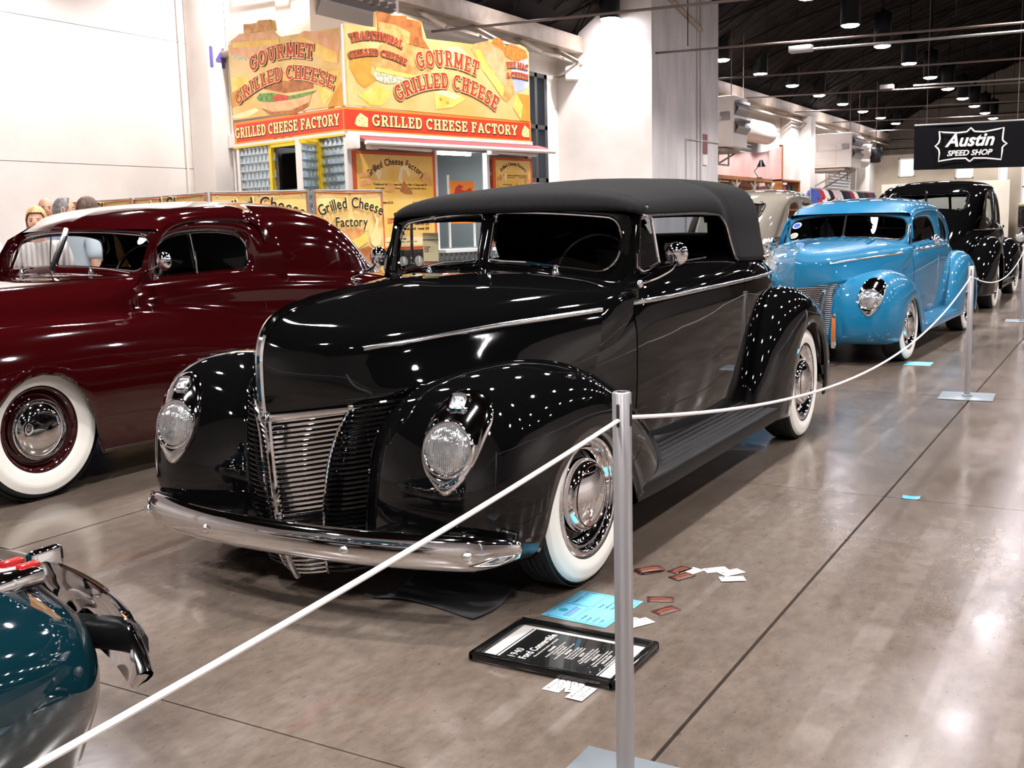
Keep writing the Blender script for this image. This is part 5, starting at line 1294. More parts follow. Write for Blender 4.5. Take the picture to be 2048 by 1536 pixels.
# outlines of the pictures printed on the stand
ART_LONG = [
 ('bread_picture','toast',2,[(0.43,3.41),(0.6,3.66),(0.79,3.74),(1.39,3.69),(1.59,3.6),(1.53,3.42),(1.17,3.26),(0.85,3.28),(0.52,3.31)]),
 ('crust_picture','crumb',3,[(0.44,3.28),(0.52,3.31),(0.85,3.28),(1.19,3.26),(0.99,3.19),(0.67,3.16),(0.5,3.19)]),
 ('filling_picture','cheese',3,[(0.51,3.36),(0.88,3.33),(1.2,3.31),(1.19,3.25),(0.85,3.27),(0.49,3.3)]),
 ('loaf_picture','toastd',2,[(0.55,4.07),(0.79,4.06),(0.8,4.04),(1.07,4.07),(1.07,4.03),(1.33,4.03),(1.35,3.81),(1.47,3.68),(1.31,3.68),(1.02,3.71),(0.56,3.71)]),
 ('loaf_picture','toast',3,[(0.57,3.94),(0.86,3.93),(1.13,3.86),(1.09,3.7),(0.96,3.71),(0.79,3.79),(0.58,3.82)]),
 ('cheese_picture','cheesed',1,[(0.08,3.45),(0.24,3.54),(0.49,3.52),(0.41,3.28),(0.5,3.18),(0.3,3.07),(0.18,3.14),(0.07,3.31)]),
 ('cheese_picture','cheese',2,[(0.18,2.98),(0.5,3.12),(0.79,3.06),(0.57,2.88),(0.4,2.86)]),
 ('cheese_picture','pale',1,[(0.24,2.95),(0.51,3.1),(0.69,3.06),(0.42,2.91)]),
 ('bun_picture','pale',1,[(1.59,3.6),(1.72,3.7),(2.01,3.78),(2.23,3.68),(2.33,3.53),(1.61,3.47)]),
 ('wedge_picture','cheese',2,[(1.52,3.11),(1.69,3.16),(2.08,3.09),(2.14,3.06),(1.87,2.93),(1.55,2.88)]),
 ('wedge_picture','pale',3,[(1.52,3.11),(1.69,3.16),(2.04,3.1),(1.91,3.04)]),
 ('hole_picture','cheesed',4,[(1.62,3.04),(1.67,3.05),(1.68,3.02),(1.64,3.0)]),
 ('hole_picture','cheesed',4,[(1.75,3.0),(1.8,3.01),(1.8,2.97),(1.76,2.97)]),
 ('sandwich_picture','toast',2,[(2.27,3.76),(2.37,3.85),(2.61,3.91),(2.92,3.82),(3.11,3.53),(3.15,3.2),(3.0,3.07),(2.9,3.11),(2.46,3.54)]),
 ('sandwich_picture','toastl',3,[(2.47,3.8),(2.68,3.85),(2.92,3.8),(3.07,3.53),(3.06,3.31),(2.9,3.3),(2.6,3.58)]),
 ('filling_picture','cheese',4,[(2.34,3.76),(2.45,3.77),(2.6,3.57),(2.94,3.28),(2.9,3.13),(2.46,3.52)]),
 ('macaroni_picture','mac',3,[(2.68,3.88),(2.75,3.96),(2.86,3.98),(2.93,3.94),(2.96,3.86),(3.09,3.91),(3.28,3.89),(3.43,3.85),(3.47,3.75),(3.2,3.66),(2.99,3.73),(2.89,3.82)]),
 ('cup_picture','cup',2,[(3.06,3.67),(3.47,3.75),(3.48,3.34),(3.35,3.27),(3.17,3.22)]),
 ('cube_picture','cheesed',2,[(3.19,3.22),(3.48,3.21),(3.49,2.82),(3.28,2.83),(3.12,3.0)]),
 ('cube_picture','cheese',3,[(3.12,3.01),(3.2,3.23),(3.34,3.04),(3.28,2.84)]),
]
ART_END = [
 ('bread_picture','toastl',2,[(2.46,3.96),(2.24,4.02),(1.95,3.99),(1.79,3.99),(1.44,3.95),(1.3,3.85),(1.29,3.72),(1.59,3.67),(2.11,3.68),(2.48,3.78)]),
 ('crust_picture','crumb',3,[(2.5,3.8),(2.11,3.68),(1.99,3.68),(2.03,3.64),(2.28,3.68),(2.48,3.74)]),
 ('loaf_picture','toast',3,[(2.12,4.14),(1.78,4.1),(1.74,4.14),(1.45,4.11),(1.45,3.98),(1.79,3.99),(2.12,4.01)]),
 ('filling_picture','cheese',3,[(2.42,3.93),(1.96,3.89),(1.3,3.83),(1.31,3.77),(1.93,3.81),(2.42,3.86)]),
 ('sandwich_picture','toastl',2,[(1.08,3.78),(0.74,3.86),(0.05,3.74),(-0.01,3.67),(0.06,3.36),(0.18,3.38),(0.62,3.61)]),
 ('filling_picture','cheese',3,[(0.93,3.78),(0.75,3.78),(0.07,3.5),(0.07,3.37),(0.35,3.43)]),
 ('bun_picture','toastd',2,[(1.71,3.22),(1.76,3.31),(1.62,3.38),(1.23,3.38),(0.79,3.31),(0.6,3.21),(0.6,3.12),(0.88,3.11),(1.25,3.12)]),
 ('bun_picture','toast',3,[(1.66,3.36),(1.5,3.41),(1.0,3.38),(0.72,3.29),(0.65,3.24),(1.13,3.26)]),
 ('lettuce_picture','green',3,[(1.9,3.12),(1.82,3.17),(1.52,3.15),(1.18,3.07),(0.81,3.08),(0.54,3.08),(0.67,3.04),(1.07,3.02),(1.57,3.03),(1.85,3.07)]),
 ('tomato_picture','redt',4,[(1.53,3.1),(1.37,3.12),(1.14,3.07),(1.19,3.02),(1.46,3.03)]),
 ('ham_picture','toastl',3,[(1.77,3.04),(1.26,3.04),(0.89,3.02),(0.63,3.06),(0.71,2.92),(0.98,2.84),(1.55,2.86),(1.82,2.98)]),
 ('crust_picture','toastd',4,[(1.82,2.98),(1.55,2.9),(1.12,2.88),(0.71,2.95),(0.73,2.9),(1.02,2.82),(1.63,2.87)]),
 ('cheese_picture','pale',1,[(2.55,2.93),(1.94,2.99),(1.86,2.94),(2.15,2.88),(2.51,2.89)]),
 ('cheese_picture','cheesed',1,[(2.51,3.25),(2.23,3.31),(1.99,3.23),(2.02,3.13),(2.52,3.04)]),
 ('cheese_picture','cheesed',2,[(0.32,2.86),(0.03,3.14),(-0.03,3.12),(-0.0,2.83)]),
 ('cheese_picture','cheese',1,[(0.52,3.14),(0.22,3.29),(0.03,3.27),(0.17,3.02),(0.4,2.87)]),
 ('cheese_picture','cheese',1,[(2.53,3.46),(2.1,3.44),(2.03,3.29),(2.49,3.25)]),
]
ART_MENU = [
 ('sandwich_picture','toast',2,[(0.13,1.98),(0.29,2.02),(0.32,1.97),(0.3,1.94),(0.14,1.93)]),
 ('sandwich_picture','toastl',2,[(0.16,1.89),(0.3,1.92),(0.35,1.9),(0.32,1.86),(0.19,1.83),(0.15,1.84)]),
 ('sandwich_picture','toast',2,[(0.52,1.78),(0.62,1.86),(0.7,1.87),(0.74,1.81),(0.69,1.76),(0.62,1.75)]),
 ('sandwich_picture','toastd',2,[(0.84,1.81),(0.9,1.9),(0.95,1.84),(1.03,1.77),(1.05,1.73),(0.91,1.73),(0.83,1.77)]),
 ('sandwich_picture','toast',2,[(1.21,1.92),(1.27,2.01),(1.32,2.02),(1.42,1.92),(1.42,1.85),(1.35,1.84)]),
 ('steam_picture','pale',1,[(0.79,1.93),(0.83,2.07),(0.89,2.11),(0.98,2.1),(1.02,2.0),(0.98,1.95),(0.93,2.04),(0.88,2.05),(0.86,1.9),(0.82,1.89)]),
 ('steam_picture','pale',1,[(0.4,1.99),(0.44,2.05),(0.51,2.03),(0.49,1.92),(0.44,1.92)]),
]
ART_BANNER = [
 ('steam_picture','pale',1,[(0.05,1.28),(0.09,1.35),(0.15,1.38),(0.16,1.33),(0.12,1.28),(0.09,1.21),(0.05,1.24)]),
 ('steam_picture','pale',1,[(0.67,1.19),(0.73,1.28),(0.75,1.35),(0.72,1.44),(0.78,1.38),(0.77,1.28),(0.81,1.19),(0.79,1.1),(0.72,1.08),(0.68,1.11)]),
 ('toast_picture','toast',2,[(0.09,1.14),(0.12,1.21),(0.22,1.25),(0.4,1.27),(0.54,1.27),(0.62,1.25),(0.54,1.19),(0.36,1.13),(0.22,1.05),(0.15,1.0),(0.1,1.06)]),
 ('filling_picture','cheese',3,[(0.15,1.0),(0.22,1.05),(0.36,1.13),(0.54,1.19),(0.62,1.25),(0.64,1.14),(0.53,1.08),(0.42,0.99),(0.31,0.92),(0.21,0.96)]),
 ('toast_picture','toastd',4,[(0.36,0.91),(0.42,0.99),(0.53,1.06),(0.64,1.09),(0.74,1.03),(0.8,0.94),(0.81,0.87),(0.6,0.87)]),
]
# ------------------------------------------------------------ the food stand and its banners
M_ART = {}
def _art():
    def a(k, c1, c2, sc, rough=.4): M_ART[k] = noise_mix(mat('print_'+k, c1, rough), c1, c2, sc, 5, .35, .65)
    a('base', srgb(222,178,100), srgb(238,206,144), 1.6); a('toast', srgb(205,138,70), srgb(236,180,110), 9); a('toastd', srgb(150,84,38), srgb(196,124,60), 9)
    a('toastl', srgb(240,190,140), srgb(232,160,105), 9); a('crumb', srgb(238,232,205), srgb(150,160,120), 25); a('cheese', srgb(244,190,70), srgb(250,215,120), 6)
    a('cheesed', srgb(205,140,40), srgb(225,165,70), 5); a('pale', srgb(246,216,150), srgb(250,230,185), 5); a('mac', srgb(226,150,50), srgb(190,110,40), 22)
    a('cup', srgb(170,180,205), srgb(205,205,215), 6); a('green', srgb(70,120,50), srgb(130,165,80), 18); a('redt', srgb(190,50,40), srgb(215,90,60), 12)
    a('banner', srgb(238,196,112), srgb(246,218,150), 2.2, .6); a('menu', srgb(232,180,70), srgb(243,205,125), 2.5)
_art()
M_SIGNRED = mat('sign_red', srgb(212,62,34), .4); M_ORANGE = mat('sign_orange', srgb(240,140,50), .4); M_LETR = mat('letter_red', srgb(190,58,38), .4); M_LETC = mat('letter_cream', srgb(252,232,160), .4)
M_LETD = mat('letter_brown', srgb(60,30,18), .5); M_INK = mat('ink_black', (.012,.010,.009), .6); M_BORDER = mat('banner_border', srgb(205,105,50), .6)
M_STEELQ = mat('quilted_steel', srgb(176,190,198), .30, metal=.55); M_YTRIM = mat('yellow_trim', srgb(226,196,40), .4); M_AWN = mat('awning_cloth', srgb(178,86,92), .6)
def frame_of(o, kind):
    """placing matrix for print on a face: long face looks to -y, end face looks to -x"""
    return {'long': lambda x, z, d=0: plane_frame((x, -d, z), (1,0,0), (0,0,1)), 'end': lambda y, z, d=0: plane_frame((-d, y, z), (0,-1,0), (0,0,1))}[kind]
def decals(root, arts, kind, base):
    for n, m, k, p in arts:
        d0, d1 = base, base+.002+.0015*k
        mb = MB()
        if kind == 'end': mb.prism(p, -d0, -d1, 'x')
        else: mb.prism(p, -d0, -d1, 'y')
        o = mb.build(n, M_ART[m], root, smooth=False); fixn(o)
def quilt(root, name, f, a0, a1, z0, z1, skip=None):
    """pressed steel sheet of little pyramids, f(a, z, d) gives the point"""
    mb = MB(); du, dv = .098, .115; j = 0; z = z0
    while z < z1-.01:
        off = (j % 2)*du/2; a = a0-off
        while a < a1:
            x0, x1, zz = max(a, a0), min(a+du, a1), min(z+dv, z1)
            if x1-x0 > .012 and not (skip and skip((x0+x1)/2, (z+zz)/2)):
                mb.add([f(x0, z, .034), f(x1, z, .034), f((x0+x1)/2, zz, .002), f(x0, z, 0), f(x1, z, 0), f(x0, zz, 0), f(x1, zz, 0)], [(0,1,2), (3,4,1,0), (3,0,2), (1,4,2), (3,2,5), (4,6,2)])
            a += du
        z += dv; j += 1
    return mb.build(name, M_STEELQ, root, smooth=False)
def sign_text(root, name, t, M, size, arc, width, back=M_LETC, front=M_LETR):
    h = size*.72; g = .055 if size > .2 else .035
    slab_text('outline_lettering', t, h, M_LETD, root, M @ Matrix.Translation((.008, -.008, 0)), arc=arc, width=width, depth=.002, grow=g)
    slab_text('outline_lettering', t, h, back, root, M @ Matrix.Translation((0, 0, .001)), arc=arc, width=width, depth=.004, grow=g)
    slab_text(name, t, h, front, root, M @ Matrix.Translation((0, 0, .005)), arc=arc, width=width, depth=.004)
def food_stand():
    root = empty('food_stand', (-8.83, 11.13, 0), math.radians(77), 'sandwich food stand with quilted steel walls, big yellow picture signs and red awning', 'food stand')
    FL, FE = frame_of(root, 'long'), frame_of(root, 'end')
    L, W_ = 3.52, 2.52
    # shell: walls, roof, floor; openings in the end (hatch) and long side (serving window)
    sh = MB()
    sh.box((.02,.02,.35), (L-.02,.08,.95)); sh.box((.02,.02,.95), (1.50,.08,2.50)); sh.box((2.59,.02,.95), (L-.02,.08,2.50)); sh.box((1.5,.02,2.33), (2.59,.08,2.5))
    sh.box((.02,1.64,.35), (.08,W_-.02,2.50)); sh.box((.02,.02,.35), (.08,.58,2.50)); sh.box((.02,.58,.35), (.08,1.64,1.2)); sh.box((.02,.58,2.42), (.08,1.64,2.5))
    sh.box((.02,W_-.08,.35), (L-.02,W_-.02,2.5)); sh.box((L-.08,.02,.35), (L-.02,W_-.02,2.5)); sh.box((.02,.02,2.5), (L-.02,W_-.02,2.82)); sh.box((.02,.02,.30), (L-.02,W_-.02,.36))
    sh.build('walls', M_GREYM, root, smooth=False)
    quilt(root, 'quilted_panel', lambda a, z, d: (.02-d, W_-.02-a, z), .0, 2.5, .40, 2.50, lambda a, z: (.86 < a < 1.92) and 1.2 < z < 2.42)
    quilt(root, 'quilted_panel', lambda a, z, d: (a, .02-d, z), .02, 3.5, .40, 2.50, lambda a, z: (1.50 < a < 2.59 and z > .95) or (z > 1.0 and (.08 < a < 1.5 or a > 2.62)))
    for x, y in ((.0,.0), (.0, W_-.05), (L-.05, .0)): MB().box((x-.02, y-.02, .35), (x+.05, y+.05, 2.53)).build('corner_post', M_WHITEP, root, smooth=False)
    for x in (.7, 2.8): MB().lathe([(.30,-.09),(.32,-.05),(.32,.05),(.30,.09),(.18,.09),(.16,.05),(.0005,.05)], (x, .30, .32), 'y', 24, -1).build('wheel', M_RUBBER, root)
    # hatch in the end wall: yellow frame, open flap, kitchen gear inside
    for a, b in (((1.64, 1.18), (1.70, 2.50)), ((.54, 1.18), (.58, 2.46)), ((.54, 2.42), (1.70, 2.50)), ((.54, 1.16), (1.70, 1.22))): MB().box((-.035, a[0], a[1]), (.05, b[0], b[1])).build('hatch_frame', M_YTRIM, root, smooth=False)
    for k in range(3): MB().box((-.03, 1.12+.18*k, 2.505), (.0, 1.21+.18*k, 2.545)).build('marker_lamp', mat('amber_lamp', srgb(190,80,30), .3), root, smooth=False)
    fd = empty('hatch_door', (-.03, .58, 0), math.radians(114.6), None); fd.parent = root
    MB().box((-.0, .0, 1.22), (.03, .52, 2.42)).build('door_sheet', M_WHITEP, fd, smooth=False)
    quilt(fd, 'door_quilt', lambda a, z, d: (.0-d*.7, a, z), .05, .47, 1.26, 2.37)
    for a, b in (((0, 1.22), (.05, 2.42)), ((0, 2.38), (.52, 2.42))): MB().box((-.025, a[0], a[1]), (.04, b[0], b[1])).build('door_edge', M_YTRIM, fd, smooth=False)
    MB().box((-.02, .47, 1.22), (.04, .525, 2.42)).build('door_edge', M_WHITEP, fd, smooth=False)
    MB().box((.5, .9, .36), (1.0, 2.2, 1.75), .02).build('refrigerator', M_GREYM, root); MB().box((.45, .85, 1.75), (1.05, 2.2, 1.88), .02).build('counter_top', M_WHITEP, root)
    MB().box((.6, .8, 1.88), (1.1, 2.3, 2.4), .02).build('oven', M_BLKTRIM, root)
    # lower red strip and lettering
    MB().box((-.03,-.03,2.52), (L,.02,2.83)).build('name_board', M_ORANGE, root, smooth=False); MB().box((-.036,-.036,2.555), (L-.04,-.0,2.795)).build('name_board_field', M_SIGNRED, root, smooth=False)
    MB().box((-.03,.02,2.52), (.02,W_,2.83)).build('name_board', M_ORANGE, root, smooth=False); MB().box((-.036,.03,2.555), (.0,W_-.06,2.795)).build('name_board_field', M_SIGNRED, root, smooth=False)
    MB().box((-.04,-.04,2.475), (L+.02,.0,2.525)).build('edge_trim', M_WHITEP, root, smooth=False); MB().box((-.04,-.04,2.49), (.0,W_+.02,2.525)).build('edge_trim', M_WHITEP, root, smooth=False); MB().box((-.042,.0,2.465), (.0,W_+.02,2.49)).build('edge_trim', M_YTRIM, root, smooth=False)
    for F_, cx, w in ((FL, 1.80, 2.80), (FE, 1.28, 2.40)):
        for m, d, g in ((M_LETD, .037, .03), (M_LETC, .040, .0)):
            slab_text('name_lettering', 'GRILLED CHEESE FACTORY', .145, m, root, F_(cx+(.008 if d < .038 else 0), 2.605-(.006 if d < .038 else 0), d), width=w, depth=.004, grow=g)
    for x in (.22, 3.38):
        s = .11 if x < 1 else .085; o = [(x-s, 2.62), (x-s*.7, 2.70), (x-s*.1, 2.76), (x+s, 2.70), (x+s*.95, 2.585), (x-s*.6, 2.59)]
        fixn(MB().prism(o, -.036, -.042, 'y').build('cheese_emblem', M_LETC, root, smooth=False))
        for dx, dz in ((-.3, .0), (.1, .03), (.5, -.02), (.2, -.05)): MB().lathe([(.011, 0), (.0005, .003)], (x+dx*s, -.042, 2.66+dz), 'y', 8, -1).build('emblem_hole', M_ART['cheesed'], root)
    # tall picture boards
    top = [(.0,2.845),(3.50,2.82),(3.50,3.84),(3.42,3.90),(3.30,3.93),(3.10,3.90),(3.02,3.86),(2.95,3.92),(2.84,3.97),(2.70,3.94),(2.60,3.86),(2.38,3.835),(1.42,3.815),(1.34,4.03),(1.08,4.06),(1.07,4.04),(.80,4.065),(.79,4.055),(.55,4.065),(.53,3.86),(.0,3.86)]
    fixn(MB().prism(top, -.035, .02, 'y').build('picture_board', M_ART['base'], root, smooth=False))
    top = [(-.035,2.845),(2.52,2.87),(2.55,3.91),(2.30,3.92),(2.26,4.03),(2.13,4.02),(2.12,4.13),(1.80,4.12),(1.79,4.14),(1.44,4.10),(1.42,3.98),(1.30,3.88),(1.25,3.86),(-.035,3.80)]
    fixn(MB().prism(top, -.035, .02, 'x').build('picture_board', M_ART['base'], root, smooth=False))
    MB().box((-.045,-.045,2.84), (-.02,-.02,3.84)).build('edge_trim', M_WHITEP, root, smooth=False)
    for x in (.6, 1.8, 3.0): MB().tube([(x, .02, 3.7), (x, .9, 2.84)], .02, 6).build('board_brace', M_GREYM, root)
    for y in (.6, 1.9): MB().tube([(.02, y, 3.7), (.9, y, 2.84)], .02, 6).build('board_brace', M_GREYM, root)
    decals(root, ART_LONG, 'long', .035); decals(root, ART_END, 'end', .035)
    sign_text(root, 'sign_lettering', 'TRADITIONAL', FL(.53, 3.70, .046), .155, 1.3, .86)
    sign_text(root, 'sign_lettering', 'GRILLED CHEESE', FL(.54, 3.50, .046), .125, 1.4, .96)
    sign_text(root, 'sign_lettering', 'GOURMET', FL(1.80, 3.475, .046), .30, 1.9, 1.15)
    sign_text(root, 'sign_lettering', 'GRILLED CHEESE', FL(1.79, 3.18, .046), .285, 1.9, 1.95)
    sign_text(root, 'sign_lettering', 'THE MAC', FL(3.22, 3.58, .046), .125, 1.2, .46); sign_text(root, 'sign_lettering', '& CHEESE', FL(3.22, 3.44, .046), .115, 1.2, .46)
    sign_text(root, 'sign_lettering', 'GOURMET', FE(1.28, 3.57, .046), .27, 2.6, 1.42)
    sign_text(root, 'sign_lettering', 'GRILLED CHEESE', FE(1.28, 3.29, .046), .25, 2.6, 2.25)
    # menu boards
    def menu(x0, x1, z0, z1, full):
        MB().box((x0-.05, -.045, z0-.04), (x1+.05, .02, z1+.04)).build('menu_board', M_SIGNRED if 0 else mat('menu_border', srgb(206,92,44), .4), root, smooth=False)
        MB().box((x0, -.05, z0), (x1, -.04, z1)).build('menu_sheet', M_ART['menu'], root, smooth=False)
        w = x1-x0; c = (x0+x1)/2; k = w/1.34; sx = lambda t: x0+w*t; d = .053
        text_part('heading_lettering', 'Grilled Cheese Factory', .125*k, M_LETD, root, FL(c, z1-.125*k, d), arc=.72*k, width=1.03*k, depth=.003, bold=.016)
        for t, a, z, s in (('Traditional Grilled Cheese $6.50', .20, .40, .040), ('Swiss, Cheddar and American Cheese', .22, .445, .028), ('The Mac n Cheese $6.50', .60, .40, .040), ('Three Cheese Mac & Bacon', .66, .445, .028), ('Ham & Cheese Melt $7.50', .12, .64, .040), ('Turkey Melt $7.00', .70, .64, .040), ('Swiss, Cheddar and American Cheese', .70, .685, .026)):
            text_part('menu_lettering', t, s*k, M_INK, root, FL(sx(a), z1-z*k, d), depth=.002, bold=.012, align='LEFT')
        if full:
            text_part('menu_lettering', 'COMBOS FOR A\nCUP OF TOMATO', .042, M_LETR, root, FL(sx(.36), z1-.86, d), depth=.002, bold=.02, align='LEFT')
            text_part('menu_lettering', 'Cup of Tomato Soup   $3.00    Bottled Water   $2.00\nTomato Bisque   $3.50    Canned Drinks   $2.50\nMac n Cheese Bowl   $5.00    Lemonade   $3.00\nBLT Melt\nHot Coffee', .044, M_INK, root, FL(sx(.50), z1-.86, d), width=.62, depth=.002, bold=.014, align='LEFT', line=1.5)
            MB().box((x0+.02, -.052, z0+.02), (x1-.02, -.049, z0+.13)).build('menu_footer', M_ART['pale'], root, smooth=False)
            text_part('menu_lettering', 'For your enjoyment every sandwich is grilled to order', .03, M_INK, root, FL(c, z0+.06, d), depth=.002)
    menu(.10, 1.44, 1.02, 2.24, True); menu(2.70, 3.46, 1.02, 2.23, False)
    decals(root, ART_MENU, 'long', .052)
    decals(root, [(n, m, k, [(2.68+(x-.06)*.56, z+.0) for x, z in p]) for n, m, k, p in ART_MENU if max(q[1] for q in p) < 2.1], 'long', .052)
    # serving window: posts, panes, lit kitchen behind
    for x in (1.50, 2.54): MB().box((x, -.03, .95), (x+.05, .06, 2.33)).build('window_post', M_WHITEP, root, smooth=False)
    for x in (1.78, 2.28): MB().box((x, .0, .98), (x+.018, .03, 2.0 if x < 2 else 1.92)).build('window_bar', M_WHITEP, root, smooth=False)
    v = [(1.55, .03, 1.0), (2.54, .03, 1.0), (2.54, .03, 2.33), (1.55, .03, 2.33)]; mesh('serving_glass', v, [(0,1,2,3)], M_PANE, root, smooth=False)
    MB().box((1.40, -.30, .92), (2.70, .06, .96)).build('counter', M_WHITEP, root, smooth=False)
    MB().box((1.6, .10, 2.29), (2.35, .16, 2.33)).build('kitchen_light', mat('tube_light', (1,1,1), emit=(.80,.95,1), es=70), root, smooth=False)
    kl = bpy.data.lights.new('kitchen_light', 'AREA'); kl.energy = 55; kl.size = .7; kl.color = (.78,.93,1); ko = bpy.data.objects.new('kitchen_light', kl); COL.objects.link(ko); ko.parent = root; ko.location = (2.0, 1.0, 2.30)  # unseen area lamp added to brighten the kitchen, beside the visible tube
    MB().box((2.28, 1.0, 1.86), (2.50, 1.2, 1.96), .03).build('heat_lamp', mat('work_light', (1,1,1), emit=(.9,.97,1), es=30), root)
    MB().box((1.4, 2.2, .4), (2.7, 2.40, 2.45)).build('kitchen_wall', mat('kitchen_blue', srgb(120,150,168), .35), root, smooth=False)
    MB().box((1.5, 1.5, 1.35), (2.1, 2.1, 2.05), .02).build('kitchen_rack', M_GREYM, root); MB().box((1.62, .6, 1.2), (1.72, .9, 1.9), .01).build('kitchen_post', M_BLKTRIM, root)
    MB().box((2.0, 1.9, 1.8), (2.5, 2.15, 2.35), .02).build('kitchen_hood', M_GREYM, root)
    MB().box((1.80, -.012, 1.32), (2.28, -.004, 1.92)).build('window_poster', M_ORANGE, root, smooth=False)
    fixn(MB().prism([(1.86,1.68),(1.90,1.82),(1.98,1.87),(2.06,1.84),(2.0,1.80),(2.1,1.78),(2.2,1.83),(2.25,1.74),(2.2,1.62),(1.95,1.58)], -.012, -.016, 'y').build('poster_picture', M_LETR, root, smooth=False))
    # two gauges hang low beside the window, seen through the black car's windshield
    MB().box((.62, -.09, .62), (1.35, -.03, .98), .01).build('control_box', M_BLKTRIM, root)
    for x in (.8, 1.08): MB().lathe([(.075, 0), (.07, .012), (.0005, .014)], (x, -.09, .82), 'y', 18, -1).build('dial', M_GREYM, root); MB().box((x-.008, -.112, .80), (x+.008, -.10, .88)).build('dial_hand', M_WHITEP, root, smooth=False)
    # awning: rolled case, cloth, front bar, arms
    aw = np.array([[(x, y, z) for x in np.linspace(.05, 3.62, 16)] for y, z in ((.0, 2.47), (-.08, 2.465), (-.22, 2.43), (-.36, 2.375), (-.37, 2.35))])
    thick(MB().grid(aw).build('awning_cloth', M_AWN, root), .006)
    MB().tube([(.0, -.375, 2.355), (3.66, -.375, 2.355)], .028, 10).build('awning_bar', M_WHITEP, root)
    for z, y in ((2.43, -.05),): MB().tube([(-.02, y, z), (3.6, y, z)], .035, 10).build('awning_roller', M_WHITEP, root)
    MB().box((-.12, -.30, 2.28), (-.02, -.12, 2.47), .02).build('awning_bracket', M_WHITEP, root)
    for x0, x1 in ((.30, 1.30), (2.55, 3.45)):
        MB().tube([(x0, -.18, 2.335), (x1, -.18, 2.315)], .028, 8).build('awning_arm', M_WHITEP, root); MB().box((x0-.1, -.22, 2.29), (x0+.06, -.12, 2.39), .015).build('awning_elbow', M_WHITEP, root)
        MB().tube([(x1-.2, -.18, 2.33), (x1-.2, -.1, 2.42)], .012, 6).build('awning_strut', M_WHITEP, root)
    return root
food_stand()
def banners():
    pts = [(-6.943, 9.375), (-7.276, 8.559), (-8.17, 7.99), (-9.75, 8.40), (-11.25, 8.63)]
    labs = ['yellow printed sandwich banner nearest the black car', 'yellow printed banner behind the red car roof', 'yellow banner with orange edge mostly hidden behind the red car roof', 'leftmost yellow banner, behind the heads of the onlookers']
    for k in range(4):
        b, a = np.array(pts[k]), np.array(pts[k+1]); a, b = a+(b-a)*.02, b-(b-a)*.02; d = b-a; w = np.linalg.norm(d)
        o = empty('banner', (a[0], a[1], 0), math.atan2(d[1], d[0]), labs[k], 'banner', 'printed banners fencing the food stand')
        xs, zs = np.linspace(.025, w-.025, 15), np.linspace(.38, 1.66, 17)
        G = np.array([[(x, .012*math.sin(x/w*9)*math.exp(-(1.66-z)*3)+.006*math.sin(7*z+3*x)+.012, z-.012*math.sin(PI*(x-.02)/(w-.04))*(1 if z > 1.6 else 0)) for x in xs] for z in zs])
        MB().grid(G).build('banner_cloth', M_ART['banner'], o)
        for q in ((0, 'h'), (-1, 'h'), (0, 'v'), (-1, 'v')):
            e = G[q[0]] if q[1] == 'h' else G[:, q[0]]
            MB().tube(np.array(e), .020, 6, flat=.25, up=(0,1,0) if q[1] == 'h' else (0,1,0)).build('banner_border', M_BORDER, o)
        for x in (.025, w-.025):
            MB().tube([(x, .03, 0), (x, .03, 1.68)], .018, 8).build('banner_pole', M_GREYM, o)
        MB().tube([(.02, .03, 1.67), (w-.02, .03, 1.67)], .012, 6).build('banner_rail', M_GREYM, o)
        MB().box((.0, -.03, 0), (.05, .09, .02)).build('banner_foot', M_GREYM, o, smooth=False); MB().box((w-.05, -.03, 0), (w, .09, .02)).build('banner_foot', M_GREYM, o, smooth=False)
        for x in np.linspace(.08, w-.08, 5): MB().lathe([(.010, 0), (.006, .003)], (x, -.004, 1.63), 'y', 8, -1).build('grommet', M_CHROMED, o)
        # each print is taken from the first one, fitted to the panel's width
        f = w/.88
        for n, m, kk, p in ART_BANNER:
            fixn(MB().prism([(x*f, z) for x, z in p], -.005, -.008-.0015*kk, 'y').build(n, M_ART[m], o, smooth=False))
        for m, dd, bb in ((M_LETC, .018, .06), (M_INK, .022, .012)):
            if k < 2 or dd < .02 or True:
                big = 1. if k == 0 else 1.05
                text_part('banner_lettering', 'Grilled Cheese', .165*f**.6*big, m, o, plane_frame((w*.5, -dd, 1.49), (1,0,0), (0,0,1)), arc=.85*f, width=w*.88, depth=.003, bold=bb)
                text_part('banner_lettering', 'Factory', .15*f**.6, m, o, plane_frame((w*.5, -dd, 1.30), (1,0,0), (0,0,1)), arc=3, width=w*.44, depth=.003, bold=bb)
banners()
# ------------------------------------------------------------ stanchions, ropes, papers
M_ALU = mat('brushed_aluminium', srgb(176,174,176), .32, metal=.75); M_PLATE = mat('zinc_plate', srgb(120,128,134), .42, metal=.5); M_ROPE = mat('white_cord', srgb(222,216,214), .7)
def post(loc, label, rz=0.):
    r = empty('barrier_post', (*loc, 0), rz, label, 'barrier post', 'barrier posts along the aisle')
    MB().box((-.175, -.175, 0), (.175, .175, .008), .002).build('base_plate', M_PLATE, r)
    MB().lathe([(.034, .008), (.034, .014), (.021, .02)], n=20).build('collar', M_PLATE, r)
    MB().lathe([(.020, .008), (.020, .907), (.0175, .910), (.0175, .899), (.0005, .899)], n=28).build('tube', M_ALU, r)
    MB().lathe([(.0165, .900), (.0165, .907), (.012, .909), (.010, .902), (.0005, .902)], n=16).build('cap', M_CHROMED, r)
    for a in (0, PI/2, PI, -PI/2):
        c, s_ = math.cos(a), math.sin(a)
        o = MB().box((-.0035, -.003, -.024), (.0035, .003, .024), .002).build('slot', M_DARK, r, loc=(c*.0195, s_*.0195, .862)); o.rotation_euler = (0, 0, a+PI/2)
    return r
post((-.905, 2.010), 'satin metal post nearest the camera, beside the framed sign')
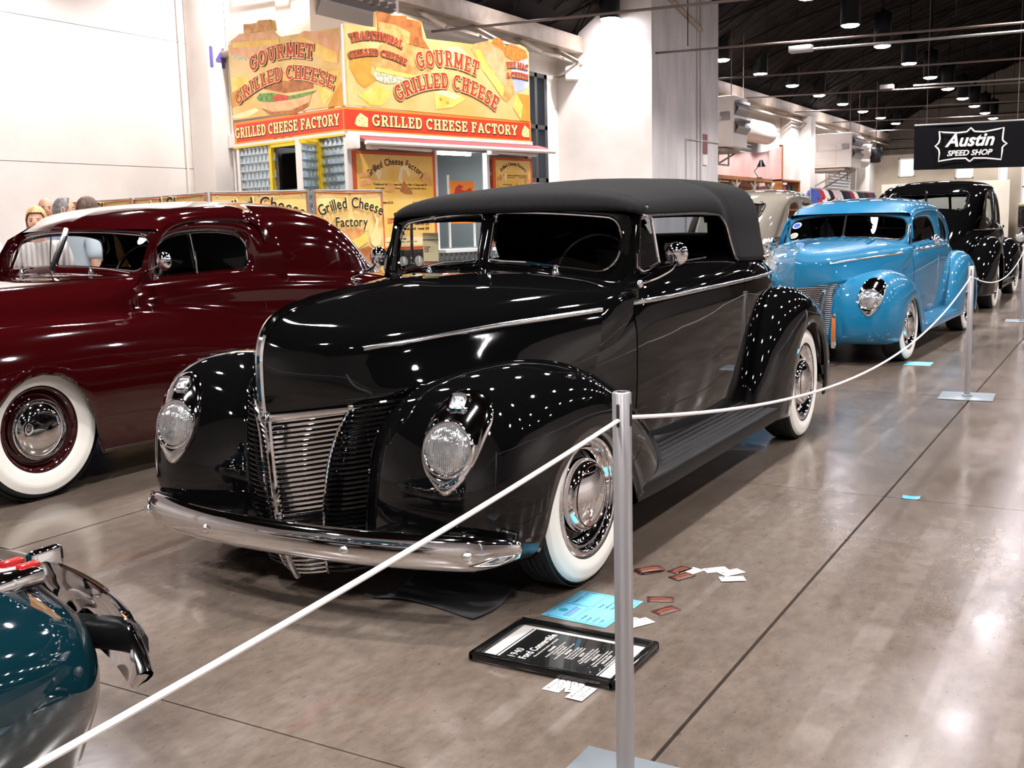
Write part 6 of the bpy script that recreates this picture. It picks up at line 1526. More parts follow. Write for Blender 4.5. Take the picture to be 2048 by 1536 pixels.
post((-.953, 7.95), 'satin metal post standing beside the blue coupe', .05)
post((-1.10, 13.9), 'satin metal post farthest away, in front of the antique car', .05)
post((-.96, -3.55), 'satin metal post behind the camera, carrying the end of the nearest cord')
def rope(a, b, sag, label):
    a, b = np.array(a), np.array(b); t = np.linspace(0, 1, 40)[:, None]
    p = a+(b-a)*t; p[:, 2] -= sag*4*(t*(1-t))[:, 0]
    tag(MB().tube(p, .0045, 8).build('barrier_rope', M_ROPE), label, 'cord', 'white cords between the posts')
rope((-.905, 1.991, .852), (-.96, -3.53, .835), .15, 'white cord running from the nearest post towards the camera')
rope((-.905, 2.030, .852), (-.953, 7.93, .838), .225, 'white cord sagging from the nearest post past the black convertible')
rope((-.953, 7.97, .838), (-1.10, 13.88, .838), .17, 'white cord hanging from the post beside the blue coupe to the farthest post')
rope((-1.10, 13.92, .838), (-1.35, 21.5, .838), .12, 'white cord beyond the farthest post, beside the antique car')
tag(MB().lathe([(.016,0),(.014,.86),(.0005,.87)], (-1.36, 21.52, 0), 'z', 12).build('far_post', M_ALU), 'slim metal post at the end of the last cord by the antique car', 'barrier post')

M_SHEETB = mat('sky_blue_paper', srgb(104,190,222), .6); M_CARDW = mat('white_card', srgb(222,214,210), .6); M_CARDD = noise_mix(mat('maroon_card', (.05,.01,.01), .4), srgb(46,12,12), srgb(84,30,22), 60, 4); M_GOLD = mat('gold_ink', srgb(150,84,40), .5)
def sheet(name, c, w, h, ang, m, label, cat, group=None, z=.0008, th=.0006, curl=0.):
    """flat paper; its text reads along its local x"""
    r = empty(name, (c[0], c[1], 0), ang, label, cat, group)
    G = np.array([[(x, y, z+th+curl*max(0, (abs(x)/w*2-.5))**2) for x in np.linspace(-w/2, w/2, 7)] for y in np.linspace(-h/2, h/2, 4)])
    o = MB().grid(G).build('card' if w < .15 else 'sheet', m, r); thick(o, th)
    return r
up90 = PI/2
def flat_text(r, name, t, x, y, size, m, width=None, align='CENTER', bold=.012, z=.0022, line=1.1, arc=None):
    return text_part(name, t, size, m, r, Matrix.Translation((x, y, z)), width=width, align=align, depth=.0004, bold=bold, line=line, arc=arc)
def place_frame():
    r = empty('framed_sign', (-1.392, 2.664, 0), PI/2, 'framed black show board lying flat beside the nearest post', 'sign board')
    w, h = .325, .47
    MB().box((-w/2+.01, -h/2+.01, 0), (w/2-.01, h/2-.01, .010)).build('backing', M_CARDW, r, smooth=False)
    for a, b in (((-w/2, -h/2), (w/2, -h/2+.024)), ((-w/2, h/2-.024), (w/2, h/2)), ((-w/2, -h/2), (-w/2+.024, h/2)), ((w/2-.024, -h/2), (w/2, h/2))): MB().box((*a, 0), (*b, .028), .008).build('frame_bar', M_BLKGLOSS, r)
    MB().box((-.118, -.155, .010), (.118, .158, .0115)).build('black_panel', M_BLKTRIM, r, smooth=False)
    for y in (.166, -.163): MB().box((-.118, y, .010), (.118, y+.003, .0114)).build('rule', M_BLKTRIM, r, smooth=False)
    k = dict(z=.0122)
    flat_text(r, 'title_lettering', '1940', -.072, .112, .036, M_CARDW, align='CENTER', bold=.0, **k)
    flat_text(r, 'title_lettering', 'Ford Convertible', 0, .076, .036, M_CARDW, width=.205, bold=.02, **k)
    flat_text(r, 'owner_lettering', 'Owned by the builder and family', -.0, .058, .010, M_CARDW, width=.15, **k)
    y = .038
    for head, rows in (('CHASSIS', ('Original frame, boxed and lowered', 'Dropped front axle', 'Long rear shackles', 'Front disc brakes, drums at the rear')), ('ENGINE', ('Flathead V8, finned heads', 'Two carburetors, headers', 'Three speed transmission')), ('BODY', ('Chopped windshield and top', 'Shaved and leaded, skirts removed', 'Black lacquer, hand rubbed')), ('INTERIOR', ('Rolled and pleated black leather', 'Steering wheel and gauges restored')), ('UPHOLSTERY', ('Canvas top sewn in black', 'by a shop in California'))):
        flat_text(r, 'heading_lettering', head, 0, y, .0115, M_CARDW, bold=.03, **k); y -= .0115
        for t in rows: flat_text(r, 'list_lettering', t, 0, y, .0088, M_CARDW, bold=.012, **k); y -= .0098
        y -= .004
    v = [(-w/2+.022, -h/2+.022, .0165), (w/2-.022, -h/2+.022, .0165), (w/2-.022, h/2-.022, .0165), (-w/2+.022, h/2-.022, .0165)]; mesh('cover_glass', v, [(0,1,2,3)], M_PANE, r, smooth=False)
M_BLKGLOSS = mat('black_gloss', (.004,.004,.004), .12)
place_frame()
def entry_sheet():
    r = sheet('entry_sheet', (-1.485, 3.050), .272, .236, PI/2-.05, M_SHEETB, 'bright blue entry sheet with printed boxes lying behind the framed sign', 'paper')
    for a, b in (((-.125, .012), (-.0, .105)), ((.006, .012), (.125, .105)), ((-.125, -.108), (.125, .004))):
        MB().tube([(p[0], p[1], .0020) for p in rrect(a[0], b[0], a[1], b[1], .008, 4)], .0008, 4, closed=True).build('printed_box', M_INKBLUE, r)
    pl = MB()
    for i in range(8): pl.box((-.105+.011*i, .028, .0018), (-.099+.011*i, .045, .0021))
    pl.box((-.108, .048, .0018), (-.014, .053, .0021)); pl.build('emblem_columns', mat('emblem_red', srgb(90,90,170), .6), r, smooth=False)
    MB().lathe([(.0005, .0021), (.016, .0021), (.016, .0018)], (-.060, .078, 0), 'z', 16).build('emblem_disc', mat('emblem_green', srgb(40,120,140), .6), r)
    flat_text(r, 'heading_lettering', 'Display ID #   1117', .065, .078, .013, M_INKBLUE)
    for i, (a, b) in enumerate((('OWNER', 'Entrant'), ('FROM', 'California CA'), ('VEHICLE', '1940 Ford'), ('CLASS', 'Convertible'))):
        flat_text(r, 'form_lettering', a, -.112, -.020-.022*i, .012, M_INKBLUE, align='LEFT'); flat_text(r, 'form_lettering', b, .01, -.020-.022*i, .013, M_INKBLUE, align='LEFT')
M_INKBLUE = mat('navy_ink', srgb(20,60,90), .6)
entry_sheet()
def white_card(c, ang, label, group, k=0):
    r = sheet('business_card', c, .089, .051, ang, M_CARDW, label, 'card', group, z=.0008+.0012*k)
    z = .0022+.0012*k
    flat_text(r, 'card_lettering', 'Custom Auto & Rod Shop', .006, .010, .0062, M_INK, z=z); flat_text(r, 'card_lettering', '* Owner *', .006, .002, .0052, M_INK, z=z)
    flat_text(r, 'card_lettering', '1218 Main Street   (555) 214 0090', .004, -.010, .0048, M_INK, z=z); flat_text(r, 'card_lettering', 'by appointment', -.016, -.018, .0042, M_INK, z=z)
    o = [(-.036, .012), (-.026, .020), (-.030, .012), (-.024, .006)]; MB().prism(o, z, z+.0004, 'z').build('card_emblem', M_INK, r, smooth=False)
white_card((-1.312, 2.470), 1.53, 'white business card nearest the framed sign, leftmost of three', 'white cards before the framed sign')
white_card((-1.268, 2.486), 1.95, 'white business card lying across its two neighbours before the framed sign', 'white cards before the framed sign', 1)
white_card((-1.230, 2.447), 1.53, 'white business card nearest the camera, before the framed sign', 'white cards before the framed sign', 2)
white_card((-1.255, 3.602), .75, 'white business card at the back of the three beyond the post', 'white cards beyond the post')
white_card((-1.194, 3.594), 1.0, 'white business card in the middle of the three beyond the post', 'white cards beyond the post', 1)
white_card((-1.168, 3.525), .55, 'white business card at the front of the three beyond the post', 'white cards beyond the post', 2)
white_card((-1.318, 2.985), 1.25, 'white business card half hidden behind the nearest post', 'white cards behind the post')
white_card((-1.296, 2.995), 1.05, 'white business card lying on another, behind the nearest post', 'white cards behind the post', 1)
def maroon_card(c, ang, label, k=0, w=.089):
    r = sheet('flyer_card', c, w, .051, ang, M_CARDD, label, 'card', 'maroon cards on the floor', z=.0008+.0012*k)
    z = .0024+.0012*k
    MB().tube([(.034*math.cos(a), .011*math.sin(a), z) for a in np.linspace(0, 2*PI, 26, endpoint=False)], .0008, 4, closed=True).build('oval_line', M_GOLD, r)
    flat_text(r, 'card_lettering', 'HOT ROD SHOW', 0, -.003, .0085, M_GOLD, width=.05, z=z)
maroon_card((-1.372, 3.545), 1.27, 'maroon and gold card between the stack and the white cards, upper one'); maroon_card((-1.338, 3.478), 1.13, 'maroon and gold card just before the upper one beyond the post', 1)
maroon_card((-1.318, 3.226), .40, 'maroon and gold card alone, lying nearly level beyond the post'); maroon_card((-1.262, 3.136), 1.12, 'maroon and gold card tilted, nearest to the post')
for k in range(7): maroon_card((-1.467+.006*math.sin(k*2.1), 3.49+.008*math.cos(k*1.7)), .95+.16*math.sin(k*3), 'maroon and gold card, %s in the loose stack behind the post' % ('lowest', 'second from the bottom', 'third from the bottom', 'fourth from the bottom', 'third from the top', 'second from the top', 'topmost')[k], k)
white_card((-1.330, 3.545), 1.2, 'white card under the maroon cards beyond the post', 'white cards under the maroon ones')
r = sheet('blue_tag', (-.810, 4.948), .075, .06, .1, mat('blue_scrap', srgb(70,150,220), .6), 'small folded blue paper scrap alone on the floor right of the black car', 'paper', curl=.012)
r['label'] = 'small folded blue paper scrap lying alone beyond the floor joint'
r = sheet('blue_notice', (-1.550, 9.640), .215, .25, .02, M_SHEETB, 'light blue entry sheet on the floor beside the front wheel of the blue coupe', 'paper')
sheet('blue_slip', (-.42, 8.9), .06, .03, .2, mat('blue_scrap', (.1,.3,.7), .6), 'tiny blue slip of paper on the floor beyond the second post', 'paper')
# dark drip mat under the nose of the black car
mt = np.array([[(-2.20+.42*a+.02*math.sin(5*b), 2.80+.35*b+.03*math.sin(4*a), .004+.006*max(0, math.sin(7*a+2*b))) for a in np.linspace(0, 1, 22)] for b in np.linspace(0, 1, 14)])
tag(thick(MB().grid(mt).build('floor_mat', mat('grey_felt', (.035,.035,.038), .95)), .004), 'dark felt drip mat under the nose of the black convertible', 'mat')
# curved tire mark is part of the floor's wear; the rest of the room's fittings follow
# ------------------------------------------------------------ heaters, far banner, booths
M_HEAT = mat('heater_enamel', srgb(236,228,222), .45); M_LOUV = mat('heater_louver', srgb(150,146,146), .4, metal=.3)
def heater(y0, y1, x0, label, z0=3.45, z1=4.92):
    x1 = -10.4
    r = empty('wall_heater', (x1, y0, z0), 0, label, 'heater', 'heaters on the left wall')
    w, d, h = x1-x0, y1-y0, z1-z0
    MB().box((-w, 0, 0), (0, d, h), .02).build('casing', M_HEAT, r)
    for k in range(2):
        zb = h*(.22+.36*k)
        hd = np.array([[(.0, d*.06, zb+.42), (.0, d*.94, zb+.42)], [(.13, d*.04, zb+.26), (.13, d*.96, zb+.26)], [(.13, d*.04, zb+.22), (.13, d*.96, zb+.22)], [(.0, d*.06, zb+.06), (.0, d*.94, zb+.06)]])
        MB().grid(hd).build('louver_hood', M_LOUV, r, smooth=False)
        for q in range(9): MB().box((.01, d*(.08+.098*q), zb+.40), (.14, d*(.085+.098*q)+.012, zb+.48)).build('louver_fin', M_LOUV, r, smooth=False)
    MB().box((-w*.95, -.02, h*.08), (-w*.35, 0, h*.66), .006).build('access_panel', M_HEAT, r); MB().box((-w*.9, -.03, h*.70), (-w*.1, -.01, h*.74), .006).build('seam', M_HEAT, r)
    MB().box((-w*.22, -.05, h*.52), (-w*.06, 0, h*.68), .006).build('switch_box', M_GREYM, r)
    MB().tube([(-w*.8, -.05, h*.8), (-w*.8, -.05, h*.5), (-w*.2, -.05, h*.5), (-w*.2, -.05, h*.6)], .02, 6).build('gas_pipe', M_HEAT, r)
    MB().box((-w-.3 if x0 > -12 else -w, -.15, -.14), (-.25, d+.1, -.04), .01).build('shelf', M_BEAM, r)
    for y in (.05, d-.05): MB().tube([(-.3, y, -.1), (-(x1+12.5)+.0, y, -1.05)], .03, 6).build('bracket', M_BEAM, r); MB().tube([(-(x1+12.5), y, -.09), (-.3, y, -.09)], .03, 6).build('bracket', M_BEAM, r)
    for x, y in ((-.1, .1), (-.1, d-.1)): MB().tube([(x, y, h), (x, y, roofz(x1+x)-z0)], .015, 5).build('hanger_rod', M_ROD, r)
    MB().tube([(-.5, .1, -.1), (-.5, .1, -.5), (-.5, d*.8, -.5), (-.5, d*.8, -.1)], .03, 6).build('drain_pipe', M_GREYM, r)
heater(12.4, 14.6, -12.2, 'cream box heater on the wall, mostly behind the top of the food stand', 4.02, 5.30)
heater(31.27, 32.6, -12.2, 'cream box heater with grey louvers just beyond the concrete pillar')
heater(46.6, 48.5, -12.2, 'cream box heater with grey louvers farthest down the left wall', 3.38, 4.80)
b = empty('fan_motor', (-10.4, 49.0, 3.9), 0, 'round grey fan and motor on the far heater, hanging above the far booths', 'fan')
MB().tube([(-.2, 0, .2), (.35, 0, .2)], .32, 16).build('fan_drum', M_HEAT, b); MB().box((.3, -.25, -.3), (.75, .25, .35), .05).build('motor', M_STEELD if 'M_STEELD' in globals() else M_BLKTRIM, b); MB().tube([(.5, 0, .3), (.5, 0, roofz(-9.9)-3.9)], .02, 5).build('hanger', M_ROD, b); MB().tube([(-2.1, 0, .2), (-.2, 0, .2)], .05, 6).build('arm', M_BEAM, b)
# white speaker box on the corner of the pillar, hanging basketball backboard frame beneath the far heater
s = empty('wall_box', (-12.0, 23.92, 4.9), .5, 'small white box fixed high beside the concrete pillar, below the timber plate', 'box')
MB().box((-.17, -.14, -.16), (.17, .16, .16), .02).build('casing', M_WHITEP, s); MB().tube([(-.1, .16, 0), (-.3, .30, -.05), (-.42, .18, -.05)], .025, 6).build('bracket', M_BEAM, s)
# number 14 on the wall column
M_PURP = mat('purple_paint', srgb(88,78,150), .6)
text_part('number_lettering', '14', .40, M_PURP, bpy.data.objects['wall_left'], plane_frame((-12.045, 12.16, 3.74), (0,1,0), (0,0,1)), depth=.006, bold=.03)
for z0, z1, y in ((0.2, 5.4, 12.38),):
    MB().tube([(-12.02, y, z0), (-12.02, y, z1)], .018, 6).build('conduit', M_WALL, bpy.data.objects['wall_left']); MB().box((-12.04, y-.08, 2.55), (-11.95, y+.08, 2.75)).build('junction_box', M_WALL, bpy.data.objects['wall_left'], smooth=False)
MB().tube([(-12.46, 11.85, .2), (-12.46, 11.85, 5.6)], .015, 5).build('conduit', M_WALL, bpy.data.objects['wall_left'])
# black shop banner hung across the hall
def shop_banner():
    r = empty('hanging_banner', (-5.10, 30, 2.46), -.05, 'big black hanging banner with a white framed emblem, high above the far cars', 'banner')
    w, h = 2.75, 1.12
    G = np.array([[(x, .03*math.sin(2.2*x)+.012*math.sin(5*x+3*z), z-.05*(x/w)+.0) for x in np.linspace(0, w, 30)] for z in np.linspace(0, h, 10)])
    MB().grid(G).build('cloth', mat('black_banner', (.004,.004,.005), .8, spec=.1), r)
    MB().tube([(0, 0, h+.02), (w, 0, h-.03)], .025, 8).build('top_pole', M_GREYM, r)
    for x in (.3, w-.3): MB().tube([(x, 0, h), (x, 0, roofz(-5.1+x)-2.46)], .008, 5).build('hanger', M_ROD, r)
    cx, cz = 1.38, .56; o = []
    q = [(-.82,.40),(-.72,.37),(-.35,.34),(-.10,.36),(-.06,.40),(0,.46),(.06,.40),(.10,.36),(.35,.34),(.72,.40),(.84,.43),(.82,.20),(.82,.10),(.86,.05),(.93,.0),(.86,-.05),(.82,-.10),(.82,-.2),(.80,-.42),(.40,-.37),(.10,-.36),(.06,-.40),(0,-.45),(-.06,-.40),(-.10,-.36),(-.40,-.36),(-.82,-.42),(-.80,-.2),(-.82,-.10),(-.86,-.05),(-.92,.0),(-.86,.05),(-.82,.10),(-.80,.2)]
    MB().tube([(cx+x*.92, -.045, cz+z*.92-.02*x) for x, z in q], .020, 6, closed=True, flat=.3, up=(0,0,1)).build('emblem_border', M_WHITEP, r)
    F = plane_frame((cx-.02, -.05, cz-.02), (1,0,-.018), (0,0,1))
    text_part('banner_lettering', 'Austin', .44, M_WHITEP, r, F, width=1.18, depth=.006, bold=.028, shear=.28); text_part('banner_lettering', 'SPEED SHOP', .19, M_WHITEP, r, F @ Matrix.Translation((.0, -.235, 0)), width=1.08, depth=.006, bold=.03, shear=.25)
shop_banner()
# stalls along the left wall beyond the pillar
def stall():
    M_PINK = noise_mix(mat('pink_cloth', (.6,.4,.4), .8), srgb(196,158,156), srgb(212,178,174), 1.2, 4); M_WOOD = noise_mix(mat('stall_wood', (.3,.15,.06), .5), srgb(140,84,40), srgb(170,108,56), 3, 5, stretch=(1,1,4))
    c = empty('hung_cloth', (-12.1, 34.2, 2.8), PI/2, 'long pale pink cloth slung above the wooden stall beyond the pillar', 'cloth'); w = 8.0
    G = np.array([[(x, .05*math.sin(3*x), h*(1.05+.25*(x/w))-.35*math.sin(PI*x/w)*(1-h*.1)) for x in np.linspace(0, w, 40)] for h in np.linspace(0, 1, 10)]); MB().grid(G).build('cloth', M_PINK, c)
    for x in (0, w): MB().box((x-.08, -.06, -2.8), (x+.08, .06, 1.35)).build('pole', M_WOOD, c, smooth=False)
    s = empty('wooden_stall', (-11.9, 33.2, 0), PI/2, 'brown wooden stall with arched braces under the pink cloth', 'stall')
    MB().box((0, -.3, 2.62), (6.2, .3, 2.74)).build('top_beam', M_WOOD, s, smooth=False); MB().box((0, .22, .0), (6.2, .3, 2.6)).build('back_board', M_WOOD, s, smooth=False); MB().box((0, -.3, 1.0), (6.2, .2, 1.06)).build('counter', M_WOOD, s, smooth=False)
    for x in (0.05, 2.1, 4.1, 6.1):
        MB().box((x-.07, -.3, 0), (x+.07, -.16, 2.62)).build('post', M_BEAM, s, smooth=False)
        for d in (1, -1): MB().tube(catmull([(x, -.23, 2.1), (x+d*.12, -.23, 2.4), (x+d*.45, -.23, 2.58)], 8), .06, 6).build('brace', M_BEAM, s)
    l = empty('desk_lamp', (-11.7, 38.0, 2.74), 0, 'small black desk lamp standing on top of the wooden stall', 'lamp')
    MB().lathe([(.12, 0), (.12, .03), (.0005, .035)], n=14).build('base', M_BLKTRIM, l); MB().tube([(0, 0, .02), (-.1, -.2, .25), (.1, -.1, .5)], .015, 6).build('arm', M_BLKTRIM, l); MB().lathe([(.16, 0), (.08, .16), (.05, .24), (.0005, .25)], (.12, -.1, .40), 'z', 14).build('shade', M_BLKTRIM, l)
    sh = empty('shelf_rack', (-11.8, 40.2, 0), PI/2, 'wooden shelf rack with dark bags beside the stall', 'shelf')
    for z in (1.6, 2.15, 2.7): MB().box((0, -.3, z), (2.6, .2, z+.06)).build('shelf_board', M_WOOD, sh, smooth=False)
    for x in (0, 2.5): MB().box((x, -.3, 0), (x+.1, .2, 2.75)).build('upright', M_WOOD, sh, smooth=False)
    for k, (x, cl) in enumerate(((.25, (.4,.05,.05)), (.85, (.02,.02,.025)), (1.5, (.015,.015,.02)))):
        tag(MB().box((-11.9-.1, 40.3+x, 2.21), (-11.55, 40.3+x+.5, 2.58), .08).build('bag', mat('bag_%d' % k, cl, .7)), ['dark red bag on the shelf rack', 'black bag in the middle of the shelf rack', 'black bag at the far end of the shelf rack'][k], 'bag', 'bags on the shelf rack')
    # rail of shirts
    rl = empty('clothes_rail', (-11.3, 43.6, 0), PI/2, 'long clothes rail hung with shirts along the left wall, behind the blue coupe', 'clothes rail')
    MB().tube([(0, 0, 2.50), (12.2, 0, 2.50)], .025, 6).build('rail', M_GREYM, rl)
    for x in (0, 4, 8.1, 12.2): MB().tube([(x, 0, 0), (x, 0, 2.5)], .03, 6).build('rail_leg', M_GREYM, rl)
    cols = [('royal blue', srgb(60,80,160)), ('red', srgb(170,45,50)), ('white', srgb(225,222,220)), ('black', (.012,.012,.014)), ('pale pink', srgb(225,190,190)), ('white', srgb(232,226,224)), ('black', (.014,.014,.016)), ('navy', srgb(40,46,90)), ('red', srgb(180,50,45)), ('white', srgb(220,220,222)), ('black', (.01,.01,.012)), ('charcoal', (.03,.03,.034)), ('black', (.012,.012,.012)), ('dark red', srgb(120,30,40)), ('navy', srgb(30,40,80))]
    od = ['first', 'second', 'third', 'fourth', 'fifth', 'sixth', 'seventh', 'eighth', 'ninth', 'tenth', 'eleventh', 'twelfth', 'thirteenth', 'fourteenth', 'fifteenth']
    for k, (nm, cl) in enumerate(cols):
        o = empty('hanging_shirt', (-11.3, 44.0+.78*k, 2.46), 1.15, '%s shirt, %s from the near end of the clothes rail' % (nm, od[k]), 'shirt', 'shirts on the clothes rail')
        m = mat('shirt_'+nm.replace(' ', '_'), cl, .8)
        fixn(MB().prism([(-.24,-.75),(.24,-.75),(.25,-.30),(.36,-.42),(.46,-.34),(.28,-.08),(.10,0),(-.10,0),(-.28,-.08),(-.46,-.34),(-.36,-.42),(-.25,-.30)], -.05, .05, 'y').build('cloth', m, o, smooth=False)); MB().tube([(-.2, 0, -.02), (0, 0, .04), (0, 0, .07)], .01, 5).build('hanger', M_GREYM, o)
stall()
# partition along the end wall, tall posts of the far roller door
tag(MB().box((-11.9, 60.6, 0), (-5.6, 60.75, 3.0)).build('partition', noise_mix(mat('partition_board', (.6,.57,.5), .7), srgb(214,206,190), srgb(222,215,200), 1, 3), None, smooth=False), 'plain pale partition board along the far wall behind the cars', 'partition')
# ------------------------------------------------------------ onlookers by the maroon coupe
M_SKIN = noise_mix(mat('skin', (.55,.32,.24), .5), srgb(205,150,122), srgb(222,172,146), 14, 3); M_EYEW = mat('eye_white', (.7,.7,.68), .3); M_EYED = mat('eye_dark', (.02,.015,.012), .2); M_LIP = mat('lips', srgb(170,95,88), .5)
def skin_mesh(name, pts, edges, rad, m, parent, root=0, sub=2):
    me = bpy.data.meshes.new(name); me.from_pydata([tuple(p) for p in pts], edges, []); me.update()
    o = link(name, me, m, parent); md = o.modifiers.new('skin', 'SKIN'); md.use_smooth_shade = True
    if not me.skin_vertices: me.attributes.new  # noqa
    for i, r in enumerate(rad):
        v = me.skin_vertices[0].data[i]; v.radius = (r, r) if np.isscalar(r) else r; v.use_root = (i == root)
    s = o.modifiers.new('smooth', 'SUBSURF'); s.levels = sub; s.render_levels = sub
    return o
def person(loc, rz, hgt, lean, turn, label, shirt, pants, hair, hair_style, arms):
    """standing figure facing local -y; lean bends the trunk forward, turn turns the head"""
    k = hgt/1.75; r = empty('person', loc, rz, label, 'person')
    V, E, Rd = [], [], []
    def add(p, rad, par=None):
        V.append(np.array(p, float)*k); Rd.append(tuple(np.array(rad)*k) if not np.isscalar(rad) else rad*k)
        if par is not None: E.append((par, len(V)-1))
        return len(V)-1
    L = lambda p: (p[0], p[1]*math.cos(lean)-(p[2]-.95)*math.sin(lean) if p[2] > .95 else p[1], .95+(p[2]-.95)*math.cos(lean)+p[1]*math.sin(lean) if p[2] > .95 else p[2])
    pel = add((0, 0, .95), (.155, .11)); sp = add(L((0, .01, 1.12)), (.135, .10), pel); ch = add(L((0, 0, 1.32)), (.16, .115), sp); nk = add(L((0, .01, 1.47)), (.058, .058), ch); hb = add(L((0, -.01, 1.55)), (.055, .06), nk)
    hands = []
    for s, pose in ((1, arms[0]), (-1, arms[1])):
        sh = add(L((s*.185, .01, 1.40)), .062, ch); sp_ = np.array(L((s*.185, .01, 1.40)))
        el = sp_+np.array([s*pose[0], pose[1], pose[2]]); wr = el+np.array([s*pose[3], pose[4], pose[5]])
        e = add(el, .042, sh); w = add(wr, .028, e); d = (wr-el)/np.linalg.norm(wr-el); pa = add(wr+d*.075, (.038, .020), w)
        sd = np.cross(d, (0, 0, 1)); sd = sd/max(np.linalg.norm(sd), 1e-6); dn = np.array([0, 0, -1.])
        for q, ln in ((-1.5, .058), (-.5, .070), (.5, .074), (1.5, .066)):
            f1 = add(wr+d*.10+sd*q*.018, .0095, pa); f2 = add(wr+d*(.10+ln*.6)+sd*q*.020+dn*.010, .0085, f1); add(wr+d*(.10+ln)+sd*q*.020+dn*.028, .007, f2)
        t1 = add(wr+d*.045+sd*.040, .011, w); add(wr+d*.085+sd*.058+dn*.012, .009, t1)
    for s in (1, -1):
        hp = add((s*.095, 0, .90), .088, pel); kn = add((s*.10, -.015, .49), .058, hp); an = add((s*.105, .01, .09), .038, kn); add((s*.115, -.14, .035), .032, an)
    b = skin_mesh('body', V, E, Rd, M_SKIN, r)
    # clothes
    cv, ce, cr = [], [], []
    def ad(p, rad, par=None):
        cv.append(np.array(p, float)*k); cr.append(tuple(np.array(rad)*k) if not np.isscalar(rad) else rad*k)
        if par is not None: ce.append((par, len(cv)-1))
        return len(cv)-1
    a = ad((0, 0, .86), (.185, .135)); c0 = ad(L((0, .01, 1.12)), (.168, .128), a); c1 = ad(L((0, 0, 1.32)), (.188, .138), c0); ad(L((0, .01, 1.44)), (.10, .085), c1)
    for s, pose in ((1, arms[0]), (-1, arms[1])):
        sp_ = np.array(L((s*.185, .01, 1.40))); q = ad(sp_, .084, c1); ad(sp_+np.array([s*pose[0], pose[1], pose[2]])*.82, .072, q)
    skin_mesh('shirt', cv, ce, cr, shirt, r)
    cv, ce, cr = [], [], []
    a = ad((0, 0, .96), (.17, .125))
    for s in (1, -1): h_ = ad((s*.095, 0, .88), .108, a); q = ad((s*.10, -.012, .49), .080, h_); ad((s*.105, .01, .10), .066, q)
    skin_mesh('trousers', cv, ce, cr, pants, r)
    for s in (1, -1): MB().box((s*.11*k-.048*k, -.20*k, 0), (s*.11*k+.048*k, .075*k, .085*k), .03).build('shoe', M_BLKTRIM, r)
    # head: skull, jaw, nose, ears, eyes, mouth; hair as a cap
    hd = empty('head', tuple(np.array(L((0, -.02, 1.635)))*k), turn); hd.parent = r
    bm = bmesh.new(); bmesh.ops.create_uvsphere(bm, u_segments=28, v_segments=20, radius=1)
    for v in bm.verts:
        x, y, z = v.co; j = max(0, -z)
        X = x*.076*(1-.28*j**1.5); Y = y*.098*(1-.10*j)-.012*j; Z = z*.118
        if y < 0:
            g = math.exp(-(x/.14)**2)
            Y -= .022*g*math.exp(-((z+.12)/.16)**2)*(1 if z > -.32 else .4)      # nose
            Y += .007*math.exp(-((abs(x)-.38)/.20)**2)*math.exp(-((z-.06)/.13)**2)  # eye sockets
            Y -= .006*math.exp(-(x/.3)**2)*math.exp(-((z+.82)/.14)**2)             # chin
        v.co = (X*k, Y*k, Z*k)
    me = bpy.data.meshes.new('face'); bm.to_mesh(me); bm.free(); me.shade_smooth(); f = link('face', me, M_SKIN, hd)
    for s in (1, -1):
        MB().lathe([(.0095*k, 0), (.0075*k, .005*k), (.0005, .0075*k)], (s*.030*k, -.083*k, .006*k), 'y', 14, -1).build('eye', M_EYEW, hd); MB().lathe([(.0065*k, 0), (.0005, .002*k)], (s*.030*k, -.0898*k, .006*k), 'y', 12, -1).build('iris', M_EYED, hd)
        MB().tube([(s*.016*k, -.094*k, .024*k), (s*.032*k, -.093*k, .029*k), (s*.046*k, -.083*k, .024*k)], .0035*k, 6).build('eyebrow', hair, hd)
        er = MB().tube([(s*.075*k, .004*k+.014*k*math.cos(t), -.004*k+.028*k*math.sin(t)) for t in np.linspace(0, 2*PI, 14, endpoint=False)], .008*k, 6, closed=True).build('ear', M_SKIN, hd)
    MB().tube([(-.022*k, -.088*k, -.058*k), (0, -.096*k, -.055*k), (.022*k, -.088*k, -.058*k)], .0055*k, 6, flat=.6).build('mouth', M_LIP, hd)
    P = []
    lo = {'full': -.36, 'short': .02, 'bald': -.5, 'thin': -.45}[hair_style]; hl = {'full': .55, 'short': .62, 'bald': .6, 'thin': .86}[hair_style]; vol = {'full': 1.17, 'short': 1.08, 'bald': 1.045, 'thin': 1.06}[hair_style]
    for z in np.linspace(.985, lo, 14):
        row = []
        for a in np.linspace(0, 2*PI, 30, endpoint=False):
            c_, s_ = math.cos(a), math.sin(a); fr = max(0, -s_)
            zz = z if s_ > -.15 else max(z, lo+(hl-lo)*min(1, (fr-.15)*1.9))
            if hair_style == 'bald': zz = min(z*.55-.16, .34)
            q = math.sqrt(max(0, 1-zz*zz)); g = vol+.02*math.sin(9*a+4*z)*(0 if z > .95 else 1)
            row.append((c_*q*.076*g*k, s_*q*.098*g*k, zz*.118*g*k))
        P.append(row)
    mb = MB().grid(np.array(P), close_v=True)
    if hair_style == 'bald': mb.f = [q for q in mb.f if np.mean([mb.v[i][1] for i in q]) > -.002*k]
    thick(mb.build('hair', hair, hd), .006*k)
    return r
SHIRT = lambda n, c: mat('shirt_cloth_'+n, c, .85)
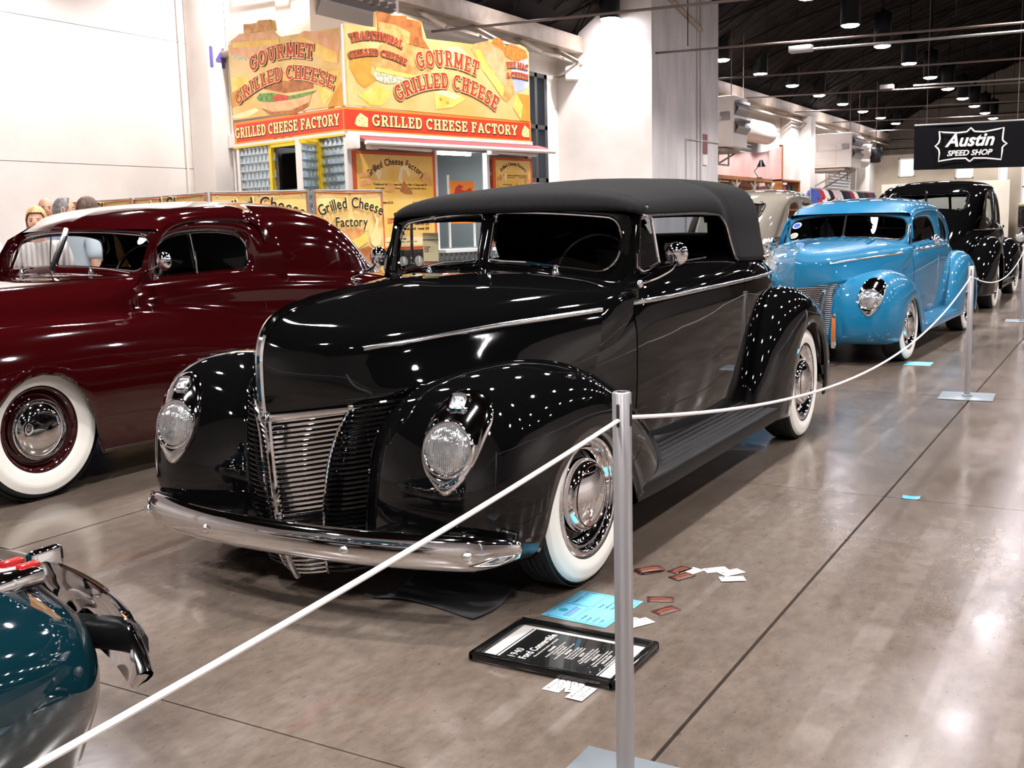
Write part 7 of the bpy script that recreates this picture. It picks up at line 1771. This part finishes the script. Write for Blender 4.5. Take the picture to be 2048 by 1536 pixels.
def plaid():
    m = mat('plaid_shirt', (.6,.5,.45), .85); N, L, b = nt(m); tc = N.new('ShaderNodeTexCoord'); w = N.new('ShaderNodeTexWave'); w.inputs['Scale'].default_value = 9; w.bands_direction = 'X'
    r = N.new('ShaderNodeValToRGB'); e = r.color_ramp.elements; e[0].color = (*srgb(228,216,205)[:3], 1); e[1].color = (*srgb(190,170,150)[:3], 1); q = e.new(.5); q.color = (*srgb(200,205,215)[:3], 1)
    L.new(tc.outputs['Object'], w.inputs[0]); L.new(w.outputs[0], r.inputs[0]); L.new(r.outputs[0], b.inputs['Base Color']); return m
H_BLOND = noise_mix(mat('blond_hair', (.4,.28,.14), .6), srgb(150,116,72), srgb(196,164,112), 30, 4, stretch=(1,1,.2)); H_GREY = noise_mix(mat('grey_hair', (.2,.2,.2), .6), srgb(96,92,92), srgb(140,136,136), 30, 4); H_BROWN = noise_mix(mat('brown_hair', (.05,.03,.02), .6), srgb(52,38,30), srgb(92,66,48), 30, 4)
JEANS = mat('blue_jeans', srgb(70,84,110), .85); KHAKI = mat('khaki_trousers', srgb(140,124,100), .85); SHORTS = mat('dark_trousers', srgb(58,50,70), .85)
AD = (.05, .02, -.28, .0, -.06, -.25); AF = (.03, -.10, -.25, -.06, -.22, -.06)
person((-6.90, 5.08, 0), .9, 1.48, .12, -.15, 'blond person in a pale plaid shirt bending to look into the maroon coupe', plaid(), KHAKI, H_BLOND, 'full', (AD, AF))
person((-8.16, 6.16, 0), 2.1, 1.61, .14, .3, 'balding grey-haired person in a blue-grey shirt behind the blond onlooker', SHIRT('blue', srgb(150,166,190)), JEANS, H_GREY, 'thin', (AD, AD))
person((-7.55, 5.95, 0), 2.9, 1.58, .10, .2, 'brown-haired person in a white t-shirt turned away, behind the maroon coupe roof', SHIRT('white', srgb(200,212,222)), JEANS, H_BROWN, 'full', (AD, AD))
person((-9.30, 6.98, 0), .6, 1.65, .08, .4, 'pink balding head of the person farthest back, against the white wall', SHIRT('tan', srgb(190,180,170)), KHAKI, H_GREY, 'bald', (AD, AD))
person((-7.10, 4.63, 0), .5, 1.62, .1, .0, 'person in a white shirt and dark trousers beside the nose of the maroon coupe', SHIRT('plain', srgb(226,230,236)), SHORTS, H_BROWN, 'short', ((.10,.02,-.26,.18,-.06,-.14), AD))
